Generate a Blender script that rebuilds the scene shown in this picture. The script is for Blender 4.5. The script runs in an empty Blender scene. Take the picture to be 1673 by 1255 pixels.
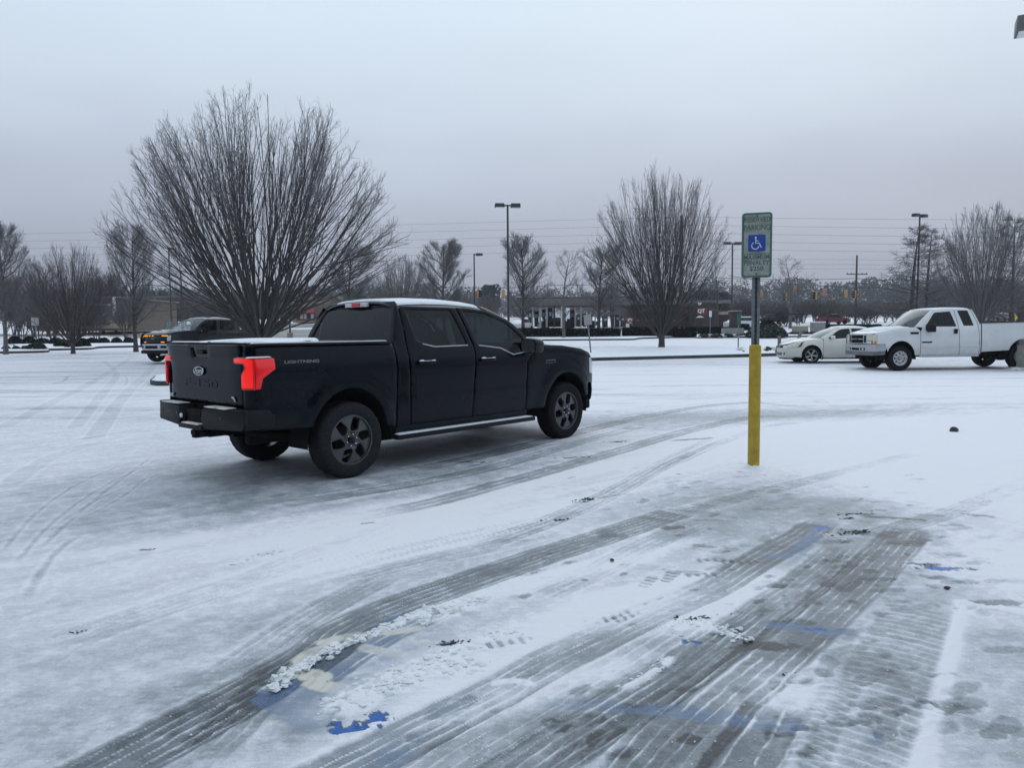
import bpy, bmesh, math, random
import numpy as np
from mathutils import Vector, Matrix
from mathutils.geometry import delaunay_2d_cdt
S = bpy.context.scene
COL = S.collection
R = math.radians

# ---------------------------------------------------------------- camera, light, exposure
FPX, PITCH, ROLL, CAMH = 1215.0, .0705, .008, 1.573
cam_data = bpy.data.cameras.new('camera')
cam = bpy.data.objects.new('camera', cam_data); COL.objects.link(cam)
cam_data.sensor_fit = 'HORIZONTAL'; cam_data.sensor_width = 36.0
cam_data.lens = FPX / 1673 * 36
cam_data.clip_start = .05; cam_data.clip_end = 4000
cam.matrix_world = Matrix.Translation((0, 0, CAMH)) @ Matrix.Rotation(math.pi/2 - PITCH, 4, 'X') @ Matrix.Rotation(-ROLL, 4, 'Z')
S.camera = cam
S.render.resolution_x = 1024; S.render.resolution_y = 769
S.view_settings.view_transform = 'Standard'; S.view_settings.look = 'None'
S.view_settings.exposure = 0; S.view_settings.gamma = 1

SUN_EL, SUN_ROT = R(38), R(25)
w = bpy.data.worlds.new("World"); S.world = w; w.use_nodes = True
nt = w.node_tree; nt.nodes.clear()
def N(nt, t, **k):
    n = nt.nodes.new(t)
    for a, b in k.items():
        if a.startswith('i_'): n.inputs[a[2:].replace('_', ' ')].default_value = b
        else: setattr(n, a, b)
    return n
def ramp(nt, stops, interp='LINEAR'):
    n = nt.nodes.new('ShaderNodeValToRGB'); cr = n.color_ramp; cr.interpolation = interp
    while len(cr.elements) < len(stops): cr.elements.new(.5)
    for e, (p, c) in zip(cr.elements, stops):
        e.position = p; e.color = (*c, 1) if len(c) == 3 else c
    return n
L = nt.links.new
tc = N(nt, 'ShaderNodeTexCoord'); sep = N(nt, 'ShaderNodeSeparateXYZ'); L(tc.outputs['Generated'], sep.inputs[0])
# overcast: dim lilac grey over the horizon, brighter blue white cloud overhead
# the lower half matters only for reflections: snow covered country
rp = ramp(nt, [(0, (.28, .31, .36)), (.49, (.28, .31, .36)), (.50, (.32, .36, .44)), (.55, (.36, .40, .49)), (.60, (.465, .525, .64)),
               (.64, (.57, .66, .775)), (.70, (.64, .75, .87)), (.78, (.66, .775, .89)), (1, (.68, .79, .90))])
mr = N(nt, 'ShaderNodeMath', operation='MULTIPLY_ADD'); mr.inputs[1].default_value = .5; mr.inputs[2].default_value = .5
L(sep.outputs['Z'], mr.inputs[0])
mp = N(nt, 'ShaderNodeMapping'); mp.inputs['Scale'].default_value = (1.2, 1.2, 4.5); L(tc.outputs['Generated'], mp.inputs[0])
cn = N(nt, 'ShaderNodeTexNoise'); cn.inputs['Scale'].default_value = 1.6; cn.inputs['Detail'].default_value = 4; cn.inputs['Roughness'].default_value = .5
L(mp.outputs[0], cn.inputs['Vector'])
mo = N(nt, 'ShaderNodeMath', operation='MULTIPLY_ADD'); mo.inputs[1].default_value = .08; mo.inputs[2].default_value = -.038
L(cn.outputs['Fac'], mo.inputs[0])
ad = N(nt, 'ShaderNodeMath', operation='ADD', use_clamp=True); L(mr.outputs[0], ad.inputs[0]); L(mo.outputs[0], ad.inputs[1])
mx_ = N(nt, 'ShaderNodeMath', operation='MAXIMUM'); mx_.inputs[1].default_value = .5; L(ad.outputs[0], mx_.inputs[0])
lt = N(nt, 'ShaderNodeMath', operation='GREATER_THAN'); lt.inputs[1].default_value = .5; L(mr.outputs[0], lt.inputs[0])
ml = N(nt, 'ShaderNodeMath', operation='MULTIPLY'); L(mx_.outputs[0], ml.inputs[0]); L(lt.outputs[0], ml.inputs[1])
L(ml.outputs[0], rp.inputs[0])
sky = N(nt, 'ShaderNodeTexSky', sky_type='NISHITA', sun_disc=False, sun_elevation=SUN_EL, sun_rotation=SUN_ROT, air_density=2, dust_density=5)
bg1 = N(nt, 'ShaderNodeBackground'); L(rp.outputs[0], bg1.inputs[0]); bg1.inputs[1].default_value = 1.07
bg2 = N(nt, 'ShaderNodeBackground'); L(sky.outputs[0], bg2.inputs[0]); bg2.inputs[1].default_value = .003
ads = N(nt, 'ShaderNodeAddShader'); L(bg1.outputs[0], ads.inputs[0]); L(bg2.outputs[0], ads.inputs[1])
wo = N(nt, 'ShaderNodeOutputWorld'); L(ads.outputs[0], wo.inputs[0])
sd = bpy.data.lights.new('sun', 'SUN'); sd.energy = .5; sd.angle = R(50); sd.color = (1, .985, .96)
sun = bpy.data.objects.new('sun', sd); COL.objects.link(sun)
sdir = Vector((math.sin(SUN_ROT)*math.cos(SUN_EL), math.cos(SUN_ROT)*math.cos(SUN_EL), math.sin(SUN_EL)))
sun.rotation_euler = sdir.to_track_quat('Z', 'Y').to_euler()
sun.location = (0, 0, 60)

# ---------------------------------------------------------------- terrain height, pixel -> ground
def softp(t, w): return w*np.logaddexp(0, np.asarray(t, float)/w)
def T(y): return .014*softp(np.asarray(y, float)-11, 1.5) + .016*softp(np.asarray(y, float)-50, 5)
cp, sp, cr_, sr_ = math.cos(PITCH), math.sin(PITCH), math.cos(ROLL), math.sin(ROLL)
def ray(px, py):
    a = px-836.5; b = py-627.5
    x = a*cr_-b*sr_; y = a*sr_+b*cr_
    r = x/FPX; u = -y/FPX
    return np.array([r, cp+u*sp, -sp+u*cp])
def G(px, py):
    """ground point seen at a pixel of the photograph"""
    r = ray(px, py); lo, hi = .5, 500.
    for _ in range(46):
        m = (lo+hi)/2
        if CAMH+r[2]*m > T(r[1]*m): lo = m
        else: hi = m
    return np.array([r[0]*lo, r[1]*lo])
def AT(px, py, d):
    """point at depth d (metres ahead) seen at a pixel"""
    r = ray(px, py); t = d/r[1]
    return np.array([r[0]*t, d, CAMH+r[2]*t])
def XY(px, d, py=545):
    p = AT(px, py, d); return (p[0], p[1], float(T(d)))
def Zat(px, py, d): return AT(px, py, d)[2]

# ---------------------------------------------------------------- materials
MATS = {}
def mat(name, col, rough=.6, metal=0., coat=0., noise=None, bump=None, emit=0., spec=.5, snow=0., grime=None):
    if name in MATS: return MATS[name]
    m = bpy.data.materials.new(name); m.use_nodes = True; nt = m.node_tree; L = nt.links.new
    b = nt.nodes['Principled BSDF']
    b.inputs['Base Color'].default_value = (*col, 1); b.inputs['Roughness'].default_value = rough
    b.inputs['Metallic'].default_value = metal; b.inputs['Coat Weight'].default_value = coat
    b.inputs['Coat Roughness'].default_value = .06
    b.inputs['Specular IOR Level'].default_value = spec
    if emit:
        b.inputs['Emission Color'].default_value = (*col, 1); b.inputs['Emission Strength'].default_value = emit
    tcn = N(nt, 'ShaderNodeTexCoord'); colout = None
    if noise:
        sc, amt = noise[0], noise[1]
        n = N(nt, 'ShaderNodeTexNoise'); n.inputs['Scale'].default_value = sc; n.inputs['Detail'].default_value = 5; n.inputs['Roughness'].default_value = .6
        L(tcn.outputs['Object'], n.inputs['Vector'])
        lo = tuple(c*(1-amt) for c in col); hi = tuple(min(1, c*(1+amt)) for c in (noise[2] if len(noise) > 2 else col))
        rr = ramp(nt, [(.3, lo), (.7, hi)]); L(n.outputs['Fac'], rr.inputs[0]); colout = rr.outputs[0]
        L(colout, b.inputs['Base Color'])
        mr = N(nt, 'ShaderNodeMath', operation='MULTIPLY_ADD', use_clamp=True); mr.inputs[1].default_value = .25*rough; mr.inputs[2].default_value = rough*.88
        L(n.outputs['Fac'], mr.inputs[0]); L(mr.outputs[0], b.inputs['Roughness'])
    if snow:
        g = N(nt, 'ShaderNodeNewGeometry'); sx = N(nt, 'ShaderNodeSeparateXYZ'); L(g.outputs['Normal'], sx.inputs[0])
        n2 = N(nt, 'ShaderNodeTexNoise'); n2.inputs['Scale'].default_value = 6; n2.inputs['Detail'].default_value = 4; L(tcn.outputs['Object'], n2.inputs['Vector'])
        a = N(nt, 'ShaderNodeMath', operation='MULTIPLY'); L(sx.outputs['Z'], a.inputs[0]); L(n2.outputs['Fac'], a.inputs[1])
        rr2 = ramp(nt, [(max(0, .5-.5*snow), (0, 0, 0)), (max(0, .5-.5*snow)+.06, (1, 1, 1))]); L(a.outputs[0], rr2.inputs[0])
        mx = N(nt, 'ShaderNodeMix', data_type='RGBA'); L(rr2.outputs[0], mx.inputs[0])
        if colout: L(colout, mx.inputs[6])
        else: mx.inputs[6].default_value = (*col, 1)
        mx.inputs[7].default_value = (.78, .82, .88, 1); L(mx.outputs[2], b.inputs['Base Color'])
    if grime:   # road dirt thrown up along the sills
        gc, z0, z1 = grime; sz = N(nt, 'ShaderNodeSeparateXYZ'); L(tcn.outputs['Object'], sz.inputs[0])
        n4 = N(nt, 'ShaderNodeTexNoise'); n4.inputs['Scale'].default_value = 4; n4.inputs['Detail'].default_value = 6; n4.inputs['Roughness'].default_value = .7; L(tcn.outputs['Object'], n4.inputs['Vector'])
        mrg = N(nt, 'ShaderNodeMapRange'); mrg.inputs['From Min'].default_value = z1; mrg.inputs['From Max'].default_value = z0; L(sz.outputs['Z'], mrg.inputs['Value'])
        mg = N(nt, 'ShaderNodeMath', operation='MULTIPLY', use_clamp=True); L(mrg.outputs[0], mg.inputs[0]); L(n4.outputs['Fac'], mg.inputs[1])
        mxg = N(nt, 'ShaderNodeMix', data_type='RGBA'); L(mg.outputs[0], mxg.inputs[0]); mxg.inputs[6].default_value = (*col, 1); mxg.inputs[7].default_value = (*gc, 1)
        if colout: L(colout, mxg.inputs[6])
        L(mxg.outputs[2], b.inputs['Base Color'])
    if bump:
        n3 = N(nt, 'ShaderNodeTexNoise'); n3.inputs['Scale'].default_value = bump[0]; n3.inputs['Detail'].default_value = 3
        L(tcn.outputs['Object'], n3.inputs['Vector'])
        bp = N(nt, 'ShaderNodeBump'); bp.inputs['Distance'].default_value = bump[1]; bp.inputs['Strength'].default_value = bump[2] if len(bump) > 2 else .6
        L(n3.outputs['Fac'], bp.inputs['Height']); L(bp.outputs[0], b.inputs['Normal'])
        if coat: L(bp.outputs[0], b.inputs['Coat Normal'])
    MATS[name] = m; return m
def glass_mat(name, tint, refl=.04, rough=.02):
    if name in MATS: return MATS[name]
    m = bpy.data.materials.new(name); m.use_nodes = True; nt = m.node_tree; nt.nodes.clear(); L = nt.links.new
    t = N(nt, 'ShaderNodeBsdfTransparent'); t.inputs[0].default_value = (*tint, 1)
    g = N(nt, 'ShaderNodeBsdfGlossy'); g.inputs['Roughness'].default_value = rough; g.inputs[0].default_value = (.9, .95, 1, 1)
    ge = N(nt, 'ShaderNodeNewGeometry'); vm = N(nt, 'ShaderNodeVectorMath', operation='DOT_PRODUCT'); L(ge.outputs['Normal'], vm.inputs[0]); L(ge.outputs['Incoming'], vm.inputs[1])
    ab = N(nt, 'ShaderNodeMath', operation='ABSOLUTE'); L(vm.outputs['Value'], ab.inputs[0])
    om = N(nt, 'ShaderNodeMath', operation='SUBTRACT', use_clamp=True); om.inputs[0].default_value = 1; L(ab.outputs[0], om.inputs[1])
    pw = N(nt, 'ShaderNodeMath', operation='POWER'); L(om.outputs[0], pw.inputs[0]); pw.inputs[1].default_value = 5
    a = N(nt, 'ShaderNodeMath', operation='MULTIPLY_ADD', use_clamp=True); a.inputs[1].default_value = .92; a.inputs[2].default_value = .04+refl; L(pw.outputs[0], a.inputs[0])
    mx = N(nt, 'ShaderNodeMixShader'); L(a.outputs[0], mx.inputs[0]); L(t.outputs[0], mx.inputs[1]); L(g.outputs[0], mx.inputs[2])
    o = N(nt, 'ShaderNodeOutputMaterial'); L(mx.outputs[0], o.inputs[0]); MATS[name] = m; return m

M = dict(
 black_paint=mat('black_paint', (.0012, .0035, .0085), .12, 0, .16, (9, .3), None, 0, .08, grime=((.018, .022, .028), .35, .85)),
 grey_paint=mat('grey_paint', (.024, .028, .036), .35, .2, .3, (3, .15), None, 0, .25),
 white_paint=mat('white_paint', (.62, .64, .66), .30, 0, .3, (2.5, .07), grime=((.20, .19, .18), .38, 1.0)),
 pearl_paint=mat('pearl_paint', (.64, .65, .59), .30, 0, .3, (2, .08), grime=((.20, .19, .18), .15, .8)),
 trim=mat('trim', (.005, .006, .008), .6, 0, 0, (30, .25), (300, .001), 0, .3),
 dark=mat('dark', (.007, .007, .008), .85, 0, 0, (8, .3), None, 0, .2),
 gloss_black=mat('gloss_black', (.005, .006, .008), .12, 0, .2, (5, .2), None, 0, .15),
 rubber=mat('rubber', (.006, .006, .007), .8, 0, 0, (40, .5, (.010, .010, .012)), (160, .002), 0, .15),
 rubber_snow=mat('rubber_snow', (.006, .006, .007), .8, 0, 0, (90, .8, (.022, .024, .028)), (160, .002), 0, .15),
 rim_dark=mat('rim_dark', (.085, .088, .095), .4, .6, .2, (6, .2)),
 steel=mat('steel', (.42, .42, .43), .38, .8, 0, (9, .25)),
 alloy=mat('alloy', (.38, .40, .42), .32, .8, .2, (9, .2)),
 chrome=mat('chrome', (.62, .64, .66), .12, 1., 0, (12, .1)),
 silver=mat('silver', (.42, .44, .47), .35, .5, 0, (12, .15)),
 cloth=mat('cloth', (.035, .035, .038), .9, 0, 0, (20, .3)),
 lamp_red=mat('lamp_red', (.60, .005, .008), .25, 0, .3, None, None, .36),
 lamp_core=mat('lamp_core', (.80, .012, .008), .3, 0, .3, None, None, .66),
 lamp_red_off=mat('lamp_red_off', (.35, .01, .015), .15, 0, .8, (20, .2)),
 lamp_clear=mat('lamp_clear', (.55, .57, .6), .12, 0, .8, (25, .35)),
 lamp_hazy=mat('lamp_hazy', (.52, .54, .46), .2, 0, .6, (18, .25)),
 lamp_amber=mat('lamp_amber', (1, .42, .06), .3, 0, .3, None, None, 1.2),
 amber_off=mat('amber_off', (.55, .18, .02), .2, 0, .6, (25, .3)),
 snow=mat('snow', (.80, .84, .90), .75, 0, 0, (5, .04), (45, .02, .7), 0, .3),
 crust=mat('crust', (.50, .51, .52), .8, 0, 0, (9, .35, (.78, .81, .86)), (40, .03)),
 galv=mat('galv', (.19, .21, .23), .5, .5, 0, (14, .25)),
 pole_dark=mat('pole_dark', (.035, .036, .04), .55, 0, 0, (4, .3)),
 pole_grey=mat('pole_grey', (.12, .125, .13), .55, 0, 0, (4, .25)),
 yellow=mat('yellow', (.46, .32, .042), .45, 0, 0, (7, .22), (60, .003), 0, .3),
 concrete=mat('concrete', (.23, .23, .22), .85, 0, 0, (6, .25), (50, .004)),
 kerb=mat('kerb_concrete', (.045, .048, .052), .85, 0, 0, (2.5, .45), (30, .004)),
 bark=mat('bark', (.050, .046, .045), .9, 0, 0, (9, .35), (30, .01)),
 bark_red=mat('bark_red', (.06, .05, .052), .9, 0, 0, (9, .35), (30, .01)),
 bark_grey=mat('bark_grey', (.105, .10, .098), .9, 0, 0, (9, .35), (30, .01)),
 twig=mat('twig', (.125, .12, .128), .9, 0, 0, (3, .35, (.17, .17, .185))),
 twig_red=mat('twig_red', (.095, .08, .088), .9, 0, 0, (3, .3, (.14, .13, .14))),
 twig_grey=mat('twig_grey', (.13, .128, .132), .9, 0, 0, (3, .3, (.17, .17, .18))),
 hedge=mat('hedge_leaf', (.003, .008, .009), .8, 0, 0, (14, .5), None, 0, .1, .03),
 shrub=mat('shrub_leaf', (.016, .027, .02), .7, 0, 0, (14, .4), None, 0, .4, .16),
 brick=mat('brick', (.045, .030, .032), .85, 0, 0, (5, .25)),
 brick_tan=mat('brick_tan', (.125, .098, .078), .85, 0, 0, (5, .2)),
 stucco=mat('stucco', (.30, .26, .20), .85, 0, 0, (3, .15)),
 roof_grey=mat('roof_grey', (.16, .155, .165), .8, 0, 0, (3, .2)),
 red=mat('red', (.26, .02, .03), .5, 0, 0, (6, .2)),
 red_dull=mat('red_dull', (.14, .025, .035), .6, 0, 0, (6, .2)),
 white=mat('white', (.68, .70, .72), .6, 0, 0, (5, .08)),
 win_dark=mat('window_dark', (.02, .028, .034), .12, 0, .3, (4, .3)),
 wood=mat('pole_wood', (.07, .062, .056), .9, 0, 0, (5, .3)),
 sig=mat('signal_yellow', (.40, .27, .09), .5, 0, 0, (12, .2)),
 sig_o=mat('signal_orange', (.42, .19, .08), .5, 0, 0, (12, .2)),
 green=mat('sign_green', (.02, .10, .065), .5, 0, 0, (9, .2)),
 sblue=mat('sign_blue', (.015, .07, .34), .45, 0, 0, (25, .12)),
 sback=mat('sign_back', (.33, .33, .33), .45, .5, 0, (12, .2)),
 conifer=mat('conifer', (.012, .024, .022), .8, 0, 0, (3, .4)),
 gtint=glass_mat('glass_privacy', (.05, .06, .07), -.01),
 gfront=glass_mat('glass_front', (.30, .38, .37), .0),
 gwind=glass_mat('glass_windscreen', (.55, .64, .62), .05),
)

# ---------------------------------------------------------------- object helpers
def link(name, me, parent=None):
    o = bpy.data.objects.new(name, me); COL.objects.link(o)
    if parent is not None: o.parent = parent
    return o
def tag(o, label=None, cat=None, group=None, kind=None):
    if label: o['label'] = label
    if cat: o['category'] = cat
    if group: o['group'] = group
    if kind: o['kind'] = kind
    return o
def thing(name, label, cat, loc=(0, 0, 0), rz=0, group=None):
    o = link(name, None); o.location = loc; o.rotation_euler = (0, 0, rz); o.empty_display_size = .3
    return tag(o, label, cat, group)
def dup(root, loc, rz=0., scale=1., label=None, group=None):
    r = root.copy(); COL.objects.link(r); r.location = loc; r.rotation_euler = (0, 0, rz)
    r.scale = (scale,)*3 if not hasattr(scale, '__len__') else scale
    if label: r['label'] = label
    if group: r['group'] = group
    for ch in list(root.children):
        c = ch.copy(); COL.objects.link(c); c.parent = r
        for g in list(ch.children):
            d = g.copy(); COL.objects.link(d); d.parent = c
    return r
def rawmesh(name, V, F, smooth=True, loops=None):
    """V (n,3) numpy; F (m,3|4) numpy int"""
    me = bpy.data.meshes.new(name); V = np.asarray(V, np.float32); F = np.asarray(F, np.int32)
    me.vertices.add(len(V)); me.vertices.foreach_set('co', V.ravel())
    k = F.shape[1]; me.loops.add(F.size); me.loops.foreach_set('vertex_index', F.ravel())
    me.polygons.add(len(F)); me.polygons.foreach_set('loop_start', np.arange(len(F), dtype=np.int32)*k)
    me.polygons.foreach_set('loop_total', np.full(len(F), k, np.int32))
    me.polygons.foreach_set('use_smooth', np.full(len(F), smooth, bool))
    me.update(calc_edges=True); return me
class MB:
    """collects shapes; build() links them as ONE mesh object"""
    def __init__(s): s.v = []; s.f = []; s.m = []; s.mi = 0
    def add(s, V, F, mi=None):
        o = len(s.v); s.v += [tuple(map(float, p)) for p in V]; s.f += [tuple(int(i)+o for i in f) for f in F]
        s.m += [s.mi if mi is None else mi]*len(F); return s
    def box(s, c, d, rot=None, taper=1., mi=None):
        c = Vector(c); V = []
        for z in (-.5, .5):
            k = 1 if z < 0 else taper
            for x, y in ((-.5, -.5), (.5, -.5), (.5, .5), (-.5, .5)):
                p = Vector((x*d[0]*k, y*d[1]*k, z*d[2]))
                if rot is not None: p = rot @ p
                V.append(c+p)
        return s.add(V, [(3, 2, 1, 0), (4, 5, 6, 7), (0, 1, 5, 4), (1, 2, 6, 5), (2, 3, 7, 6), (3, 0, 4, 7)], mi)
    def tube(s, pts, r, n=8, cap=True, mi=None):
        pts = [Vector(p) for p in pts]; rs = r if hasattr(r, '__len__') else [r]*len(pts); V = []; F = []
        up = Vector((0, 0, 1))
        for i, p in enumerate(pts):
            t = (pts[min(i+1, len(pts)-1)]-pts[max(i-1, 0)]).normalized()
            if abs(t.dot(up)) > .95: up = Vector((1, 0, 0)) if abs(t.x) < .8 else Vector((0, 1, 0))
            a = t.cross(up).normalized(); b = t.cross(a)
            for k in range(n):
                q = 2*math.pi*k/n; V.append(p+(a*math.cos(q)+b*math.sin(q))*rs[i])
        for i in range(len(pts)-1):
            for k in range(n): F.append((i*n+k, i*n+(k+1) % n, (i+1)*n+(k+1) % n, (i+1)*n+k))
        if cap: F.append(tuple(range(n))[::-1]); F.append(tuple((len(pts)-1)*n+k for k in range(n)))
        return s.add(V, F, mi)
    def lathe(s, prof, n=32, axis='z', c=(0, 0, 0), mi=None):
        """prof [(radius, height)]"""
        V = []; F = []
        for r, h in prof:
            for k in range(n):
                a = 2*math.pi*k/n; x, y = r*math.cos(a), r*math.sin(a)
                p = (x, y, h) if axis == 'z' else (x, h, y) if axis == 'y' else (h, x, y)
                V.append((p[0]+c[0], p[1]+c[1], p[2]+c[2]))
        for i in range(len(prof)-1):
            for k in range(n): F.append((i*n+k, i*n+(k+1) % n, (i+1)*n+(k+1) % n, (i+1)*n+k))
        return s.add(V, F, mi)
    def prism(s, poly, a, b, fr=lambda u, v, w: (u, v, w), mi=None):
        n = len(poly); V = [fr(u, v, a) for u, v in poly]+[fr(u, v, b) for u, v in poly]
        F = [tuple(range(n))[::-1], tuple(range(n, 2*n))]+[(k, (k+1) % n, n+(k+1) % n, n+k) for k in range(n)]
        return s.add(V, F, mi)
    def grid(s, fn, nu, nv, mi=None):
        V = [fn(i/nu, j/nv) for j in range(nv+1) for i in range(nu+1)]
        F = [(j*(nu+1)+i, j*(nu+1)+i+1, (j+1)*(nu+1)+i+1, (j+1)*(nu+1)+i) for j in range(nv) for i in range(nu)]
        return s.add(V, F, mi)
    def build(s, name, m, parent=None, smooth=False, bevel=0., xf=None):
        me = bpy.data.meshes.new(name); V = s.v
        if xf is not None: V = [tuple(xf @ Vector(p)) for p in V]
        me.from_pydata(V, [], s.f)
        for mm in (m if isinstance(m, (list, tuple)) else [m]): me.materials.append(mm)
        me.polygons.foreach_set('material_index', s.m)
        bm = bmesh.new(); bm.from_mesh(me); bmesh.ops.recalc_face_normals(bm, faces=bm.faces)
        if bevel:
            ed = [e for e in bm.edges if len(e.link_faces) == 2 and e.calc_face_angle() > .6]
            bmesh.ops.bevel(bm, geom=ed, offset=bevel, segments=2, affect='EDGES', profile=.5, clamp_overlap=True)
        bm.to_mesh(me); bm.free()
        if smooth or bevel:
            me.polygons.foreach_set('use_smooth', [True]*len(me.polygons)); me.set_sharp_from_angle(angle=R(38))
        me.update(); return link(name, me, parent)
def text_geo(body, size, ext=.002, shear=0., bold=0.):
    c = bpy.data.curves.new('t', 'FONT'); c.body = body; c.size = size; c.extrude = ext; c.shear = shear; c.offset = bold
    c.align_x = 'CENTER'; c.align_y = 'CENTER'; c.resolution_u = 3
    o = bpy.data.objects.new('t', c); COL.objects.link(o)
    dg = bpy.context.evaluated_depsgraph_get(); me = bpy.data.meshes.new_from_object(o.evaluated_get(dg))
    V = [tuple(v.co) for v in me.vertices]; F = [tuple(p.vertices) for p in me.polygons]
    bpy.data.objects.remove(o); bpy.data.curves.remove(c); bpy.data.meshes.remove(me)
    return V, F

# ---------------------------------------------------------------- body panels: a 2D outline with holes, laid on a curved surface
def densify(poly, h=.045):
    out = []; n = len(poly)
    for i in range(n):
        a = np.array(poly[i], float); b = np.array(poly[(i+1) % n], float)
        k = max(1, int(math.ceil(np.linalg.norm(b-a)/h)))
        for j in range(k): out.append(a+(b-a)*j/k)
    return np.array(out)
def rounded(poly, r=.03, k=4):
    out = []; n = len(poly)
    for i in range(n):
        p = np.array(poly[i], float); a = np.array(poly[i-1], float)-p; b = np.array(poly[(i+1) % n], float)-p
        la, lb = np.linalg.norm(a), np.linalg.norm(b); q = min(r, la*.45, lb*.45)
        p0 = p+a/la*q; p1 = p+b/lb*q
        for j in range(k+1):
            t = j/k; out.append(tuple((1-t)**2*p0+2*t*(1-t)*p+t*t*p1))
    return out
def inside(P, poly):
    x, y = P[:, 0], P[:, 1]; c = np.zeros(len(P), bool); n = len(poly)
    for i in range(n):
        x1, y1 = poly[i]; x2, y2 = poly[(i+1) % n]
        if y1 == y2: continue
        m = ((y1 > y) != (y2 > y)) & (x < (x2-x1)*(y-y1)/(y2-y1)+x1); c ^= m
    return c
def edist(P, polys):
    d = np.full(len(P), 9.)
    for poly in polys:
        n = len(poly)
        for i in range(n):
            a = poly[i]; e = poly[(i+1) % n]-a; l2 = (e**2).sum()
            if l2 < 1e-12: continue
            t = np.clip(((P-a)@e)/l2, 0, 1); d = np.minimum(d, np.hypot(*(P-a-t[:, None]*e).T))
    return d
def panel(outline, holes=(), h=.06, roll=.010):
    """returns 2D verts, triangles, roll depth at each vertex"""
    B = [densify(outline)]+[densify(x, .035) for x in holes]
    pts = list(np.concatenate(B)); edges = []; o = 0
    for b in B:
        edges += [(o+i, o+(i+1) % len(b)) for i in range(len(b))]; o += len(b)
    mn, mx = B[0].min(0), B[0].max(0)
    gx, gy = np.meshgrid(np.arange(mn[0]+h/2, mx[0], h), np.arange(mn[1]+h/2, mx[1], h))
    Gp = np.stack([gx.ravel(), gy.ravel()], 1)
    def ok(P, dm):
        k = inside(P, B[0])
        for b in B[1:]: k &= ~inside(P, b)
        k[k] = edist(P[k], B) > dm
        return P[k]
    Gp = ok(Gp, max(h*.45, roll*1.6)) if len(Gp) else Gp
    extra = [Gp]
    if roll:
        for b in B:
            tn = np.roll(b, -1, 0)-np.roll(b, 1, 0); nn = np.stack([-tn[:, 1], tn[:, 0]], 1); nn /= np.linalg.norm(nn, axis=1)[:, None]+1e-9
            for sg in (1, -1):
                for dd in (roll*.35, roll*1.1): extra.append(ok(b+nn*sg*dd, dd*.8))
    for e in extra: pts += list(e)
    vo, _, fo, _, _, _ = delaunay_2d_cdt([Vector(p) for p in pts], edges, [], 0, 1e-5)
    V = np.array([tuple(v) for v in vo]); Fc = np.array([f for f in fo if len(f) == 3])
    C = V[Fc].mean(1); k = inside(C, B[0])
    for b in B[1:]: k &= ~inside(C, b)
    Fc = Fc[k]; d = edist(V, B)
    dep = np.where(d < roll, roll-np.sqrt(np.maximum(roll**2-(roll-d)**2, 0)), 0) if roll else np.zeros(len(V))
    return V, Fc, dep
def panel_obj(name, m, parent, outline, fn, inward, holes=(), h=.06, roll=.010, off=0., xf=None, label=None):
    V, F, dep = panel(outline, holes, h, roll)
    P = fn(V[:, 0], V[:, 1]); P = P+np.asarray(inward, float)[None, :]*(dep-off)[:, None]
    if xf is not None: P = P@np.array(xf.to_3x3()).T+np.array(xf.translation)
    me = rawmesh(name, P, F); me.materials.append(m)
    me.set_sharp_from_angle(angle=R(55))
    o = link(name, me, parent)
    if label: o['label'] = label
    return o
def table(xs, ys, sm=.02):
    X = np.linspace(min(xs)-.3, max(xs)+.3, 600); Y = np.interp(X, xs, ys)
    k = max(1, int(sm/(X[1]-X[0]))); w = np.hanning(2*k+3); w /= w.sum(); Yp = np.pad(Y, k+1, mode='edge')
    Y = np.convolve(Yp, w, 'valid'); return lambda x: np.interp(x, X, Y)
# ---------------------------------------------------------------- ground: snow, slush, tyre tracks, footprints, blue paint
def hsh(ix, iy, s=0):
    n = (ix.astype(np.int64)*374761393+iy.astype(np.int64)*668265263+s*1442695041) & 0x7fffffff
    n = (n ^ (n >> 13))*1274126177 & 0x7fffffff
    return ((n ^ (n >> 16)) & 0xffff)/65535.
def vnoise(x, y, s=0):
    ix = np.floor(x); iy = np.floor(y); fx = x-ix; fy = y-iy; ix = ix.astype(np.int64); iy = iy.astype(np.int64)
    fx = fx*fx*(3-2*fx); fy = fy*fy*(3-2*fy)
    return (hsh(ix, iy, s)*(1-fx)+hsh(ix+1, iy, s)*fx)*(1-fy)+(hsh(ix, iy+1, s)*(1-fx)+hsh(ix+1, iy+1, s)*fx)*fy
def fbm(x, y, o=4, s=0):
    a = 0; k = .5; t = 0
    for i in range(o): a = a+k*vnoise(x, y, s+i*7); t += k; x = x*2.03+5.1; y = y*2.03+1.7; k *= .5
    return a/t
def sst(a, b, x): t = np.clip((x-a)/(b-a), 0, 1); return t*t*(3-2*t)
AZ = 52.
naz, nr = 1150, 1080
az = np.radians(np.linspace(-AZ, AZ, naz)); rr_ = 1.5*np.exp(np.linspace(0, math.log(48/1.5), nr))
AA, RR = np.meshgrid(az, rr_); gx = (RR*np.sin(AA)).ravel(); gy = (RR*np.cos(AA)).ravel()
def curve(px):
    P = np.array([G(*p) for p in px]); P = np.concatenate([[2*P[0]-P[1]], P, [2*P[-1]-P[-2]]]); out = []
    for i in range(1, len(P)-2):
        for t in np.linspace(0, 1, 7)[:-1]:
            a, b, c, d = P[i-1], P[i], P[i+1], P[i+2]
            out.append(.5*((2*b)+(-a+c)*t+(2*a-5*b+4*c-d)*t*t+(-a+3*b-3*c+d)*t**3))
    out.append(P[-2]); return np.array(out)
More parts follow.
